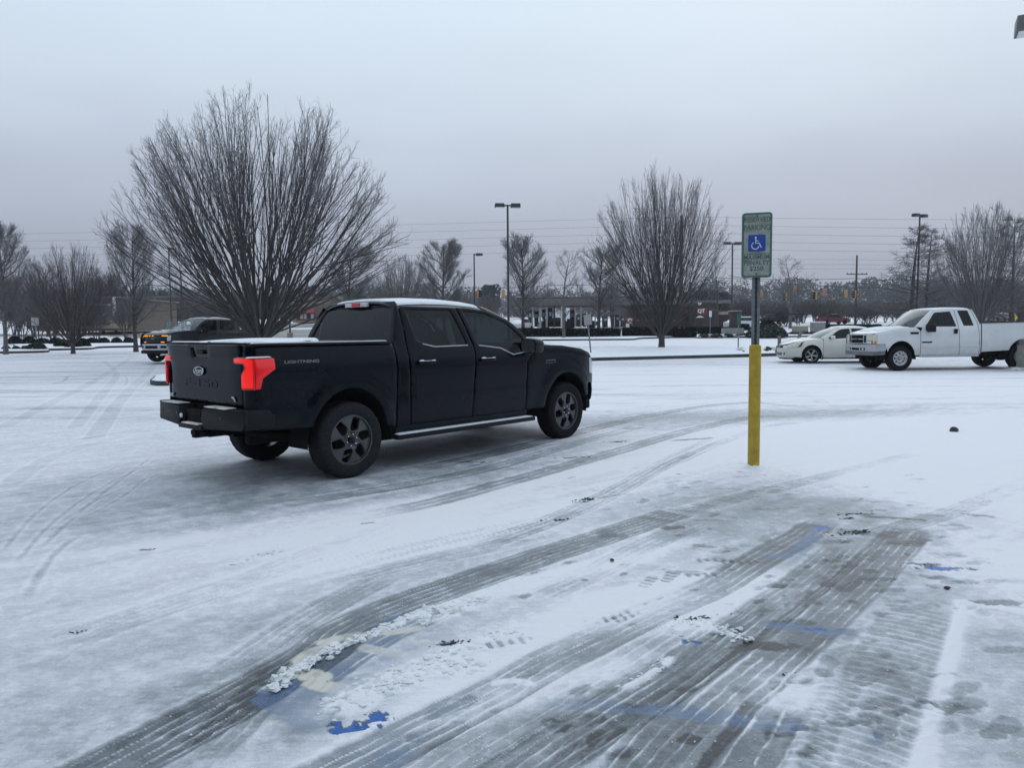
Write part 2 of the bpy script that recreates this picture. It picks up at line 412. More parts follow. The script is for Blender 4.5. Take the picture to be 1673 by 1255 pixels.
def along(C, wid):
    """for every vertex near curve C: index, distance along, signed offset across"""
    m = (gx > C[:, 0].min()-wid) & (gx < C[:, 0].max()+wid) & (gy > C[:, 1].min()-wid) & (gy < C[:, 1].max()+wid)
    idx = np.nonzero(m)[0]; X = gx[idx]; Y = gy[idx]
    best = np.full(len(idx), 9e9); sv = np.zeros(len(idx)); uv = np.zeros(len(idx)); s0 = 0.
    for i in range(len(C)-1):
        a = C[i]; e = C[i+1]-a; l = math.hypot(*e)
        if l < 1e-6: continue
        e = e/l; dx = X-a[0]; dy = Y-a[1]; t = np.clip(dx*e[0]+dy*e[1], 0, l)
        qx = dx-t*e[0]; qy = dy-t*e[1]; d2 = qx*qx+qy*qy; b = d2 < best
        best[b] = d2[b]; sv[b] = (s0+t)[b]; uv[b] = (np.sign(e[0]*dy-e[1]*dx)*np.sqrt(d2))[b]; s0 += l
    k = best < wid*wid
    return idx[k], sv[k], uv[k], s0
n0 = fbm(gx*.35+3, gy*.35, 4, 1)
# general driving direction: streaks run up and to the right
th = R(42); us = gx*math.cos(th)+gy*math.sin(th); vs = -gx*math.sin(th)+gy*math.cos(th)
streak = fbm(us*.45, vs*4.2, 5, 11); fine = fbm(gx*7, gy*7, 4, 21); fine2 = fbm(gx*28, gy*28, 3, 31)
wob = (fbm(gx*1.3, gy*1.3, 3, 41)-.5)
streak2 = fbm(us*1.1, vs*11, 5, 17)
cov = .87+.10*(streak-.5)+.26*(streak2-.5)+.08*(n0-.5)+.12*(fine-.5)
hgt = .006*(fine-.5)+.005*(fine2-.5)*1.2+.02*(n0-.5)+.010*(streak-.5)
blue = np.zeros(len(gx)); cream = np.zeros(len(gx)); wet = np.zeros(len(gx))
def blob(px, py, rx, ry, ang, amt, soft=.5, nz=.5):
    c = G(px, py); ca, sa = math.cos(R(ang)), math.sin(R(ang)); dx = gx-c[0]; dy = gy-c[1]
    m = np.abs(dx)+np.abs(dy) < 2.2*(rx+ry); idx = np.nonzero(m)[0]
    a = (dx[idx]*ca+dy[idx]*sa)/rx; b = (-dx[idx]*sa+dy[idx]*ca)/ry; d = np.hypot(a, b)+nz*(fine[idx]-.5)*1.2+nz*wob[idx]+(1.5*nz*(fine2[idx]-.5) if rx < .16 else 0)
    return idx, sst(1+soft, 1-soft, d)*amt
cov += .10*(sst(.50, .66, fbm(gx*19, gy*19, 4, 71))-.3)
hgt += .004*sst(.5, .7, fbm(gx*13, gy*13, 3, 71))
far_ = sst(11, 16, gy); cov -= far_*(.26*sst(.45, .75, fbm(gx*.22+4, gy*1.9, 5, 83))+.10*(fbm(gx*.5, gy*4, 4, 87)-.5))
# fresh, bright snow
for q in ((1420, 720, 4.5, 2.0, 5, .30), (1500, 640, 9, 5, 5, .25), (1640, 800, 1.6, 1.3, 0, .30), (1650, 920, 1.0, .6, 0, .22), (760, 1075, .55, .35, 35, .3), (1120, 985, .75, .30, 35, .40),
          (700, 880, 2.6, .30, 40, .22), (600, 860, 2.2, .28, 38, .22), (950, 930, 1.0, .12, 35, .3), (870, 1130, .7, .12, 32, .35), (1260, 1130, .35, .22, 40, .40),
          (1010, 990, .5, .25, 35, .3), (1520, 1060, .30, .9, 10, .2), (200, 640, 5, 2.5, 0, .12), (1180, 610, 9, 3, 0, .25), 
          (1010, 800, 1.3, .35, 45, .16), (950, 770, 1.1, .25, 45, .16), (500, 850, 2, .2, 35, .15)):
    i, v = blob(*q, soft=.6, nz=.25); cov[i] += v
# slush, packed grey
for q in ((1150, 815, 1.6, .8, 20, -.22), (1290, 870, 1.0, .7, 30, -.26), (1380, 830, 1.1, .45, -20, -.24), (1150, 1130, 1.0, .6, 38, -.20), (1000, 1215, .7, .35, 30, -.14), (1330, 1000, .9, .4, 35, -.18),
          (1440, 900, .8, .35, 40, -.30), (1480, 960, .55, .35, 0, -.22), (880, 740, 3.6, .8, 42, -.24), (1190, 680, 3.8, 1.0, 15, -.42), (600, 800, 2.2, .6, 40, -.16),
          (600, 1080, .85, .36, 40, -.34), (420, 1180, .8, .30, 35, -.10), (150, 830, 1.8, .9, 40, -.12), (250, 770, 1.8, .6, 50, -.14), (150, 1200, .8, .4, 30, -.10), (60, 1080, .9, .7, 0, -.12), (1620, 1110, .6, .75, 0, -.36), (100, 980, 1.2, .6, 30, -.06),
          (700, 950, 1.6, .35, 40, -.14), (760, 740, 1.2, .5, 40, -.2), (1450, 1180, .3, .45, 10, -.10)):
    i, v = blob(*q, soft=.7, nz=.5); cov[i] += v
def track(px, wid, amt, pat='rib', ribs=5, dep=.010, fade=.6, breakup=.55, edge=.02, seed=0):
    C = curve(px); i, s, u, Ls = along(C, wid*.5+.10)
    u = u+.012*(fine[i]-.5)*2
    m = sst(wid*.5+edge, wid*.5-edge, np.abs(u))*sst(0, fade, s)*sst(0, fade, Ls-s)
    br = fbm(s*1.1+seed*3.3, u*9+seed, 3, 50+seed); m2 = m*(1-breakup*sst(.42, .62, br))
    if pat == 'rib':
        ph = u/wid*ribs*(1+.10*wob[i]); rib = sst(.66, .95, np.abs(np.modf(np.abs(ph)+.5)[0]*2-1))
        rib = rib*sst(.34, .50, fbm(s*4.6+seed*9, np.round(ph)*3.7, 3, 70+seed))*(.55+.45*sst(.35, .6, fine[i]))
        cov[i] += m2*amt+m*rib*min(.75, -amt*1.25+.12); hgt[i] += -m2*dep+m*rib*dep*1.4
    elif pat == 'lug':
        ph = s/.052+np.abs(u)/wid*2.2; k = sst(.35, .75, np.abs(np.modf(ph)[0]*2-1))
        k2 = k*sst(.1, .25, np.abs(np.abs(u)/wid*2-.5))
        cov[i] += m2*amt*.8+m*k2*(-amt)*1.0; hgt[i] += -m2*dep*.8+m*k2*dep
    elif pat == 'bar':
        ph = s/.07+.9*np.abs(u/wid)**2*4*.5+.25*wob[i]*3; k = sst(.55, .9, np.abs(np.modf(ph)[0]*2-1))
        cov[i] += m2*amt+m*k*(-amt)*1.1; hgt[i] += -m2*dep*.8+m*k*dep*1.2
    else: cov[i] += m2*amt; hgt[i] += -m2*dep
    # pressed up rim of snow
    e = np.exp(-((np.abs(u)-wid*.5-.015)/.02)**2)*sst(0, fade, s)*sst(0, fade, Ls-s); hgt[i] += e*dep*.7; cov[i] += e*.10
# the long ribbed tracks of the foreground
track([(120, 1290), (220, 1235), (330, 1175), (500, 1080), (600, 1012), (800, 938), (1000, 872), (1105, 838)], .33, -.60, 'rib', 6, .014, .03, .10, seed=1)
track([(420, 1330), (560, 1262), (700, 1190), (800, 1138), (900, 1082), (1050, 1010), (1160, 962), (1240, 915), (1310, 875), (1350, 850)], .28, -.62, 'rib', 5, .014, .3, .10, seed=2)
track([(1020, 1330), (1085, 1235), (1170, 1150), (1270, 1065), (1370, 980), (1450, 905), (1490, 862)], .33, -.46, 'rib', 6, .012, .3, .3, seed=3)
track([(780, 1330), (880, 1240), (1010, 1160), (1130, 1085), (1240, 1010), (1340, 935), (1390, 890)], .30, -.42, 'rib', 6, .012, .3, .35, seed=4)
track([(1160, 1330), (1215, 1235), (1270, 1150)], .26, -.52, 'rib', 3, .010, .10, .1, seed=5)
track([(620, 1330), (760, 1230), (900, 1150), (1050, 1065), (1130, 1010)], .26, -.30, 'rib', 4, .012, .4, .5, seed=6)
track([(1375, 1330), (1400, 1230), (1440, 1130), (1475, 1050), (1510, 985)], .34, -.20, 'bar', 5, .010, .25, .55, seed=7)
track([(1300, 1300), (1330, 1200), (1390, 1090)], .16, -.2, 'bar', 5, .010, .25, .3, seed=27)
track([(1410, 880), (1470, 862), (1540, 842), (1620, 812), (1720, 770)], .24, -.26, 'rib', 5, .010, .2, .3, seed=8)
track([(1100, 842), (1180, 820), (1270, 798), (1390, 768), (1500, 740)], .24, -.26, 'rib', 4, .010, .2, .3, seed=9)
track([(860, 985), (980, 930), (1080, 880), (1150, 850)], .24, -.24, 'rib', 4, .010, .3, .3, seed=10)
track([(760, 900), (900, 850), (1000, 805), (1100, 750), (1170, 715)], .26, -.34, 'rib', 4, .008, .5, .3, seed=11)
track([(640, 775), (800, 742), (950, 705), (1080, 675), (1220, 658), (1340, 668)], .34, -.44, 'rib', 3, .008, 1, .4, seed=12)
track([(560, 850), (700, 822), (850, 782), (1000, 740), (1120, 705), (1230, 682), (1320, 682)], .32, -.48, 'rib', 3, .008, 1, .3, seed=13)
track([(420, 830), (620, 800), (800, 765), (940, 725), (1060, 692)], .30, -.26, 'rib', 3, .008, 1, .5, seed=14)
track([(560, 920), (740, 880), (900, 845), (960, 820)], .26, -.24, 'lug', 5, .010, .4, .3, seed=15)
track([(430, 940), (560, 905), (700, 850), (800, 815), (880, 795)], .30, .14, 'lug', 5, -.008, .4, .2, seed=16)
track([(40, 1075), (200, 1015), (350, 965), (450, 930), (560, 885), (680, 842)], .30, -.10, 'rib', 5, .014, .4, .2, seed=17)
track([(330, 1130), (430, 1060), (520, 1000), (640, 935)], .26, -.18, 'rib', 5, .012, .3, .3, seed=18)
track([(300, 1255), (380, 1180), (460, 1105), (520, 1050)], .26, -.14, 'rib', 5, .014, .2, .2, seed=19)
track([(480, 1130), (560, 1075), (640, 1030), (740, 985)], .26, -.34, 'rib', 4, .010, .1, .2, seed=20)
track([(900, 1290), (980, 1200), (1100, 1120), (1200, 1040), (1260, 985)], .22, -.22, 'rib', 4, .010, .3, .4, seed=21)
track([(520, 960), (700, 915), (840, 885), (930, 860)], .25, -.16, 'rib', 4, .008, .4, .4, seed=28)
track([(1070, 770), (1160, 730), (1240, 700), (1310, 690)], .22, -.3, 'rib', 3, .006, .4, .5, seed=29)
# ruts and scrapes on the left
for k, (px, wd, am) in enumerate([([(-40, 750), (0, 742), (100, 724), (200, 706), (275, 697)], .05, -.32), ([(0, 905), (60, 838), (130, 790), (210, 758), (290, 742)], .03, -.22), ([(20, 925), (90, 850), (170, 795), (262, 750)], .03, -.20),
    ([(60, 900), (130, 838), (190, 790), (250, 745)], .04, -.16), ([(40, 985), (70, 930), (100, 895), (140, 870)], .05, -.20), ([(90, 860), (150, 822), (220, 790), (300, 762)], .03, -.18), ([(130, 850), (200, 812), (250, 772)], .03, -.16),
    ([(0, 622), (60, 615), (130, 612), (200, 618)], .10, -.16), ([(85, 628), (105, 622), (110, 615)], .12, -.22), ([(170, 640), (205, 628), (200, 612), (150, 600)], .08, -.12), ([(60, 660), (100, 659)], .06, -.3), ([(150, 720), (200, 650), (240, 610), (262, 585)], .30, -.10),
    ([(0, 700), (80, 660), (150, 625), (190, 600), (215, 585)], .30, -.10), ([(120, 700), (170, 640), (190, 610), (170, 590)], .25, -.09), ([(0, 800), (90, 745), (200, 712)], .25, -.08),
    ([(1130, 622), (1165, 624), (1190, 623)], .08, -.24), ([(1310, 636), (1340, 638)], .10, -.26), ([(1355, 676), (1400, 675), (1440, 675)], .05, -.28), ([(1000, 600), (1100, 603), (1200, 600)], .12, -.07),
    ([(940, 620), (1050, 616), (1180, 612)], .25, -.07), ([(900, 640), (1050, 632), (1250, 630), (1500, 640)], .3, -.08), ([(1250, 650), (1450, 648), (1673, 668)], .35, -.09), ([(1420, 735), (1460, 735)], .12, -.14), ([(1430, 734), (1470, 706), (1500, 685)], .26, -.06),
    ([(1585, 678), (1605, 680)], .04, -.3), ([(1555, 617), (1575, 616)], .04, -.3), ([(1230, 640), (1320, 648), (1350, 662)], .3, -.10)]):
    track(px, wd, am, 'plain', 1, .010, .3, .3, .02, seed=30+k)
# a heaped white line beside the stall on the right
for px in ([(1572, 985), (1562, 1040), (1545, 1110), (1520, 1200), (1500, 1300)], [(1575, 986), (1620, 992), (1700, 1004)]):
    i, s, u, Ls = along(curve(px), .12); e = np.exp(-(u/.035)**2); hgt[i] += .016*e; cov[i] += .5*e
# ridges of pushed up, crumbly snow
crum = fbm(gx*16, gy*16, 4, 90)
for px, wd, hh in (([(420, 1135), (490, 1090), (560, 1052), (640, 1022), (700, 995), (780, 985)], .045, .030), ([(560, 1150), (620, 1120), (690, 1098), (770, 1085)], .07, .028), ([(690, 1080), (730, 1070), (770, 1060)], .03, .03),
                   ([(690, 1015), (725, 1003), (760, 992), (782, 985)], .06, .035), ([(1085, 1030), (1130, 1020), (1180, 1030), (1215, 1045)], .04, .02), ([(1010, 1130), (1060, 1105), (1100, 1070)], .025, .015),
                   ([(795, 1120), (840, 1112), (880, 1122)], .02, .015), ([(540, 1170), (580, 1150), (620, 1155)], .07, .03), ([(800, 1045), (850, 1038)], .03, .015)):
    i, s, u, Ls = along(curve(px), wd*2.2); e = np.exp(-(u/wd)**2)*sst(0, .06, s)*sst(0, .06, Ls-s)
    hgt[i] += e*hh*(.35+1.3*np.abs(crum[i]-.5)*2+.3*(fine2[i]-.5)); cov[i] += e*.9*sst(.30, .5, crum[i])
# footprints
rs = np.random.RandomState(5)
FP = [(1060, 950, 60), (1095, 942, 60), (1165, 915, 0), (1205, 918, 0), (1150, 940, 0), (1010, 1005, 20), (985, 1013, 10), (830, 1050, 20), (715, 1195, 30), (740, 1155, 40), (940, 1180, 20), (1450, 1185, 60), (1380, 1063, 20), (1505, 992, 10), (1460, 1000, 10), (1350, 1090, 60),
      (1430, 1105, 30), (1280, 870, 20), (1400, 815, 50), (1440, 820, 10), (1530, 890, 0), (1570, 905, 0), (1590, 920, 10), (1640, 985, 0), (1630, 985, 0), (1420, 1165, 60), (1320, 1105, 30), (1300, 1120, 20), (1645, 950, 0), (1610, 900, 5)]
for k in range(95):
    px = rs.uniform(980, 1620); py = rs.uniform(772, 960); FP.append((px, py, rs.uniform(-30, 60)))
for k in range(22): FP.append((rs.uniform(1250, 1660), rs.uniform(940, 1200), rs.uniform(-20, 60)))
for k, (px, py, a) in enumerate(FP):
    c = G(px, py); a = R(a); dx = gx-c[0]; dy = gy-c[1]; i = np.nonzero((np.abs(dx) < .25) & (np.abs(dy) < .25))[0]
    if not len(i): continue
    u = dx[i]*math.cos(a)+dy[i]*math.sin(a); v = -dx[i]*math.sin(a)+dy[i]*math.cos(a)
    hl = .13; wv = .048*(1-.28*np.exp(-((u+.02)/.04)**2)); d = np.maximum(np.abs(v)/wv, np.abs(u)/hl); d = np.sqrt((np.abs(v)/wv)**2.4+(np.abs(u)/hl)**3.2)
    m = sst(1.1, .85, d+.9*(fine2[i]-.5)+.6*(fine[i]-.5)); am = rs.uniform(.08, .26)
    if k < 8: am = .5; m = m*(.25+.75*sst(-.2, .4, np.sin(u/.022*2.4)))
    cov[i] -= m*am; hgt[i] -= m*.010; e = np.exp(-((d-1.15)/.18)**2); hgt[i] += e*.004; cov[i] += e*.08
# small dark wet spots and debris
for k in range(150):
    px = rs.uniform(850, 1560); py = rs.uniform(740, 1000) if k < 110 else rs.uniform(1000, 1240)
    i, v = blob(px, py, rs.uniform(.015, .07), rs.uniform(.012, .03), rs.uniform(0, 60), 1, .35, .9); cov[i] -= v*rs.uniform(.15, .5)
for px, py, rx, ry, a in ((960, 816, .06, .02, 10), (910, 850, .05, .02, 30), (1400, 840, .13, .03, -10), (1395, 870, .12, .05, -10), (1385, 848, .05, .02, 0), (1135, 1012, .09, .015, 10), (735, 1052, .05, .02, 20), (1100, 862, .10, .04, 20), (1250, 1055, .12, .05, 0),
                          (1512, 922, .12, .03, -10), (780, 760, .08, .03, 20), (930, 748, .12, .03, 20), (1010, 722, .15, .05, 20), (1130, 718, .25, .06, 20), (760, 755, .10, .03, 10), (1450, 846, .22, .03, -15), (600, 855, .06, .02, 10), (1040, 700, .15, .03, 10), (240, 898, .05, .02, 0)):
    i, v = blob(px, py, rx, ry, a, 1, .35, 1.); cov[i] -= v*.75; hgt[i] -= v*.006
pn = sst(.40, .58, fbm(gx*3.2+9, gy*3.2, 4, 61))
# paint under the ice: stripes of the access aisle, blue stall square with its symbol
def stripe(px, wd, tgt, amt):
    i, s, u, Ls = along(curve(px), wd); tgt[i] = np.maximum(tgt[i], amt*sst(wd*.5+.012, wd*.5-.012, np.abs(u)))
for px in ([(880, 1140), (1000, 1150), (1150, 1168), (1420, 1205)], [(1080, 1000), (1180, 1012), (1260, 1020), (1400, 1036)], [(1230, 905), (1330, 912), (1400, 918), (1500, 926), (1575, 932)], [(700, 1165), (830, 1140), (930, 1150)]):
    stripe(px, .11, blue, 1.)
stripe([(1300, 905), (1325, 880), (1345, 855)], .12, blue, 1.)
sq = np.array([G(400, 1160), G(655, 985), G(860, 1085), G(620, 1260)])
cen = sq.mean(0); ex = (sq[1]-sq[0]+sq[2]-sq[3])/2; ey = (sq[3]-sq[0]+sq[2]-sq[1])/2
a_, b_, c_, d_ = ex[0], ey[0], ex[1], ey[1]; det = a_*d_-b_*c_
uu = ((gx-cen[0])*d_-(gy-cen[1])*b_)/det; vv = (-(gx-cen[0])*c_+(gy-cen[1])*a_)/det
blue = np.maximum(blue*pn, sst(.51, .49, np.maximum(np.abs(uu), np.abs(vv)))*(.35+.65*pn))
for px, wd in (([(665, 1046), (690, 1052), (708, 1059)], .075), ([(598, 1059), (630, 1066), (668, 1072)], .08), ([(634, 1034), (660, 1030), (686, 1027)], .075), ([(530, 1049), (570, 1040), (614, 1035)], .085),
               ([(493, 1077), (510, 1066), (534, 1058)], .10), ([(484, 1098), (500, 1099), (524, 1108)], .11), ([(510, 1117), (540, 1124), (580, 1130)], .10)):
    stripe(px, wd, cream, 1.)
cream *= .5+.5*sst(.3, .5, fine)
# holes where the paint shows clean
for px, py, rx, ry, a in ((614, 1174, .10, .045, 30), (585, 1190, .075, .022, 10), (1130, 1049, .05, .028, 0), (1545, 929, .13, .028, -4), (1335, 1028, .05, .015, 0), (1340, 862, .05, .05, 20)):
    i, v = blob(px, py, rx, ry, a, 1, .12, 1.6); cov[i] = np.minimum(cov[i], 1-v*1.6); blue[i] = np.maximum(blue[i], v); wet[i] = np.maximum(wet[i], v*sst(.25, .45, fine2[i]+.3*v)); hgt[i] -= .012*v
# under the pickup: its shade painted into the snow as a greyer patch
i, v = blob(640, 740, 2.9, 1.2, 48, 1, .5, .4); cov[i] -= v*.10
cov = np.where(cov < .55, .52+(cov-.52)*.70, cov); cov = np.where(wet > .3, np.minimum(cov, .1), cov)
cov = np.clip(cov, -.05, 1.12)
fade = np.clip(1.3-RR.ravel()/40, .15, 1)
zz = T(gy)+hgt*np.minimum(1, fade*1.2)*.36
# outer rings to the horizon and a coarse sheet behind the camera
r2 = np.concatenate([48*np.exp(np.linspace(0, math.log(1500/48), 90))[1:]]); A2, R2 = np.meshgrid(az, r2)
ox = (R2*np.sin(A2)).ravel(); oy = (R2*np.cos(A2)).ravel()
X = np.concatenate([gx, ox]); Y = np.concatenate([gy, oy]); Z = np.concatenate([zz, T(np.minimum(oy, 230))])
CV = np.concatenate([cov, .95+.25*(fbm(ox*.12, oy*.5, 4, 3)-.5)]); BL = np.concatenate([blue, 0*ox]); CR = np.concatenate([cream, 0*ox]); WT = np.concatenate([wet, 0*ox])
Rn = nr+len(r2); jj, ii = np.meshgrid(np.arange(Rn-1), np.arange(naz-1), indexing='ij')
q = (jj*naz+ii).ravel(); F = np.stack([q, q+1, q+naz+1, q+naz], 1)[:, ::-1]
ab = np.radians(np.linspace(AZ, 360-AZ, 60)); rb = np.array([1.5, 3, 6, 12, 25, 50, 120, 400, 1500]); AB, RB = np.meshgrid(ab, rb)
bx = (RB*np.sin(AB)).ravel(); by = (RB*np.cos(AB)).ravel(); o1 = len(X)
jj, ii = np.meshgrid(np.arange(8), np.arange(59), indexing='ij'); q = (jj*60+ii).ravel()+o1
F = np.concatenate([F, np.stack([q, q+1, q+61, q+60], 1)[:, ::-1]])
fa = np.radians(np.linspace(0, 360, 49))[:-1]; o2 = o1+len(bx)
X = np.concatenate([X, bx, 1.502*np.sin(fa), [0]]); Y = np.concatenate([Y, by, 1.502*np.cos(fa), [0]])
Z = np.concatenate([Z, T(by), -.004+0*fa, [0]])
k = np.arange(48); F = np.concatenate([F, np.stack([o2+k, o2+(k+1) % 48, np.full(48, o2+48), np.full(48, o2+48)], 1)])
ext = len(bx)+49
CV = np.concatenate([CV, np.full(ext, .8)]); BL = np.concatenate([BL, np.zeros(ext)]); CR = np.concatenate([CR, np.zeros(ext)]); WT = np.concatenate([WT, np.zeros(ext)])
# far roads and dead grass verges that show between the snow
GR = np.zeros(len(X))
for poly, am in (([(-60, 551), (120, 549), (200, 550), (260, 556), (420, 560), (420, 545), (260, 545), (160, 543), (60, 546), (-60, 546)], 1.), ([(90, 541), (470, 536), (640, 534), (640, 529), (400, 530), (190, 532), (130, 535)], 1.),
                 ([(430, 560), (700, 556), (700, 537), (430, 538)], .9), ([(850, 541), (1200, 540), (1200, 538), (850, 539)], .6), ([(1200, 535), (1673, 536), (1673, 531), (1200, 531)], .8)):
    pg = np.array([G(*p) for p in poly]); m = inside(np.stack([X, Y], 1), pg); GR[m] = am
GR *= np.where(Y > 20, 1, 0); 
me = rawmesh('snowy_ground', np.stack([X, Y, Z], 1), F)
for nm, arr in (('cov', CV), ('blue', BL), ('cream', CR), ('wet', WT), ('verge', GR)):
    at = me.attributes.new(nm, 'FLOAT', 'POINT'); at.data.foreach_set('value', arr.astype(np.float32))
ground = link('ground', me); tag(ground, 'snow covered parking lot with grey slush tyre tracks and footprints', kind='structure')
m = bpy.data.materials.new('snow_ground'); m.use_nodes = True; nt = m.node_tree; L = nt.links.new; b = nt.nodes['Principled BSDF']
tc = N(nt, 'ShaderNodeTexCoord')
def attr(n): a = N(nt, 'ShaderNodeAttribute'); a.attribute_name = n; return a.outputs['Fac']
def noise(sc, det=5, rough=.6, sq=None):
    n = N(nt, 'ShaderNodeTexNoise'); n.inputs['Scale'].default_value = sc; n.inputs['Detail'].default_value = det; n.inputs['Roughness'].default_value = rough
    if sq:
        mp = N(nt, 'ShaderNodeMapping'); mp.inputs['Rotation'].default_value = (0, 0, R(-sq[0])); mp.inputs['Scale'].default_value = (1, sq[1], 1); L(tc.outputs['Object'], mp.inputs[0]); L(mp.outputs[0], n.inputs['Vector'])
    else: L(tc.outputs['Object'], n.inputs['Vector'])
    return n.outputs['Fac']
def mth(op, a, b_, c_=None, cl=False):
    n = N(nt, 'ShaderNodeMath', operation=op, use_clamp=cl)
    for k, v in enumerate((a, b_, c_)):
        if v is None: continue
        if isinstance(v, (int, float)): n.inputs[k].default_value = v
        else: L(v, n.inputs[k])
    return n.outputs[0]
def mixc(f, a, b_):
    n = N(nt, 'ShaderNodeMix', data_type='RGBA')
    if isinstance(f, (int, float)): n.inputs[0].default_value = f
    else: L(f, n.inputs[0])
    for k, v in ((6, a), (7, b_)):
        if isinstance(v, tuple): n.inputs[k].default_value = (*v, 1)
        else: L(v, n.inputs[k])
    return n.outputs[2]
nf = noise(38, 6, .75); ng = noise(5, 6, .7, (42, 6)); nh = noise(170, 4, .8)
cv = mth('ADD', attr('cov'), mth('ADD', mth('MULTIPLY_ADD', nf, .50, -.25), mth('MULTIPLY_ADD', ng, .34, -.17)))
crumb = mth('MULTIPLY_ADD', mth('GREATER_THAN', noise(75, 2, .5), .68), .22, 0)
cv = mth('ADD', mth('ADD', cv, crumb), mth('MULTIPLY_ADD', nh, .34, -.17), cl=True)
rp = ramp(nt, [(0, (.035, .042, .05)), (.14, (.11, .128, .148)), (.30, (.19, .217, .24)), (.50, (.33, .365, .40)), (.72, (.545, .57, .635)), (.92, (.725, .735, .79)), (1, (.785, .797, .845))])
L(cv, rp.inputs[0])
hid = mth('SUBTRACT', .80, attr('cov')); vis = mth('MAXIMUM', mth('MULTIPLY', hid, 1.7, cl=True), attr('wet'))
vb = mth('MULTIPLY', mth('MULTIPLY', vis, mth('MAXIMUM', mth('MULTIPLY_ADD', nf, 2.2, -.55, cl=True), attr('wet'))), attr('blue'), cl=True)
c1 = mixc(vb, rp.outputs[0], mixc(attr('wet'), (.085, .18, .35), (.008, .11, .42)))
vc = mth('MULTIPLY', mth('MULTIPLY_ADD', hid, 2.2, .15, cl=True), attr('cream'), cl=True)
c2 = mixc(vc, c1, (.62, .61, .56))
gcol = ramp(nt, [(.35, (.12, .115, .105)), (.55, (.17, .16, .145)), (.68, (.62, .65, .68))]); L(noise(.35, 5, .65, (0, 3)), gcol.inputs[0])
c3 = mixc(attr('verge'), c2, gcol.outputs[0])
L(c3, b.inputs['Base Color'])
L(mth('MULTIPLY_ADD', cv, .38, .34, cl=True), b.inputs['Roughness'])
bp = N(nt, 'ShaderNodeBump'); bp.inputs['Distance'].default_value = .012; bp.inputs['Strength'].default_value = .55
L(mth('ADD', mth('MULTIPLY', nf, .7), mth('ADD', mth('MULTIPLY', nh, .35), mth('MULTIPLY', ng, .8))), bp.inputs['Height']); L(bp.outputs[0], b.inputs['Normal'])
me.materials.append(m)
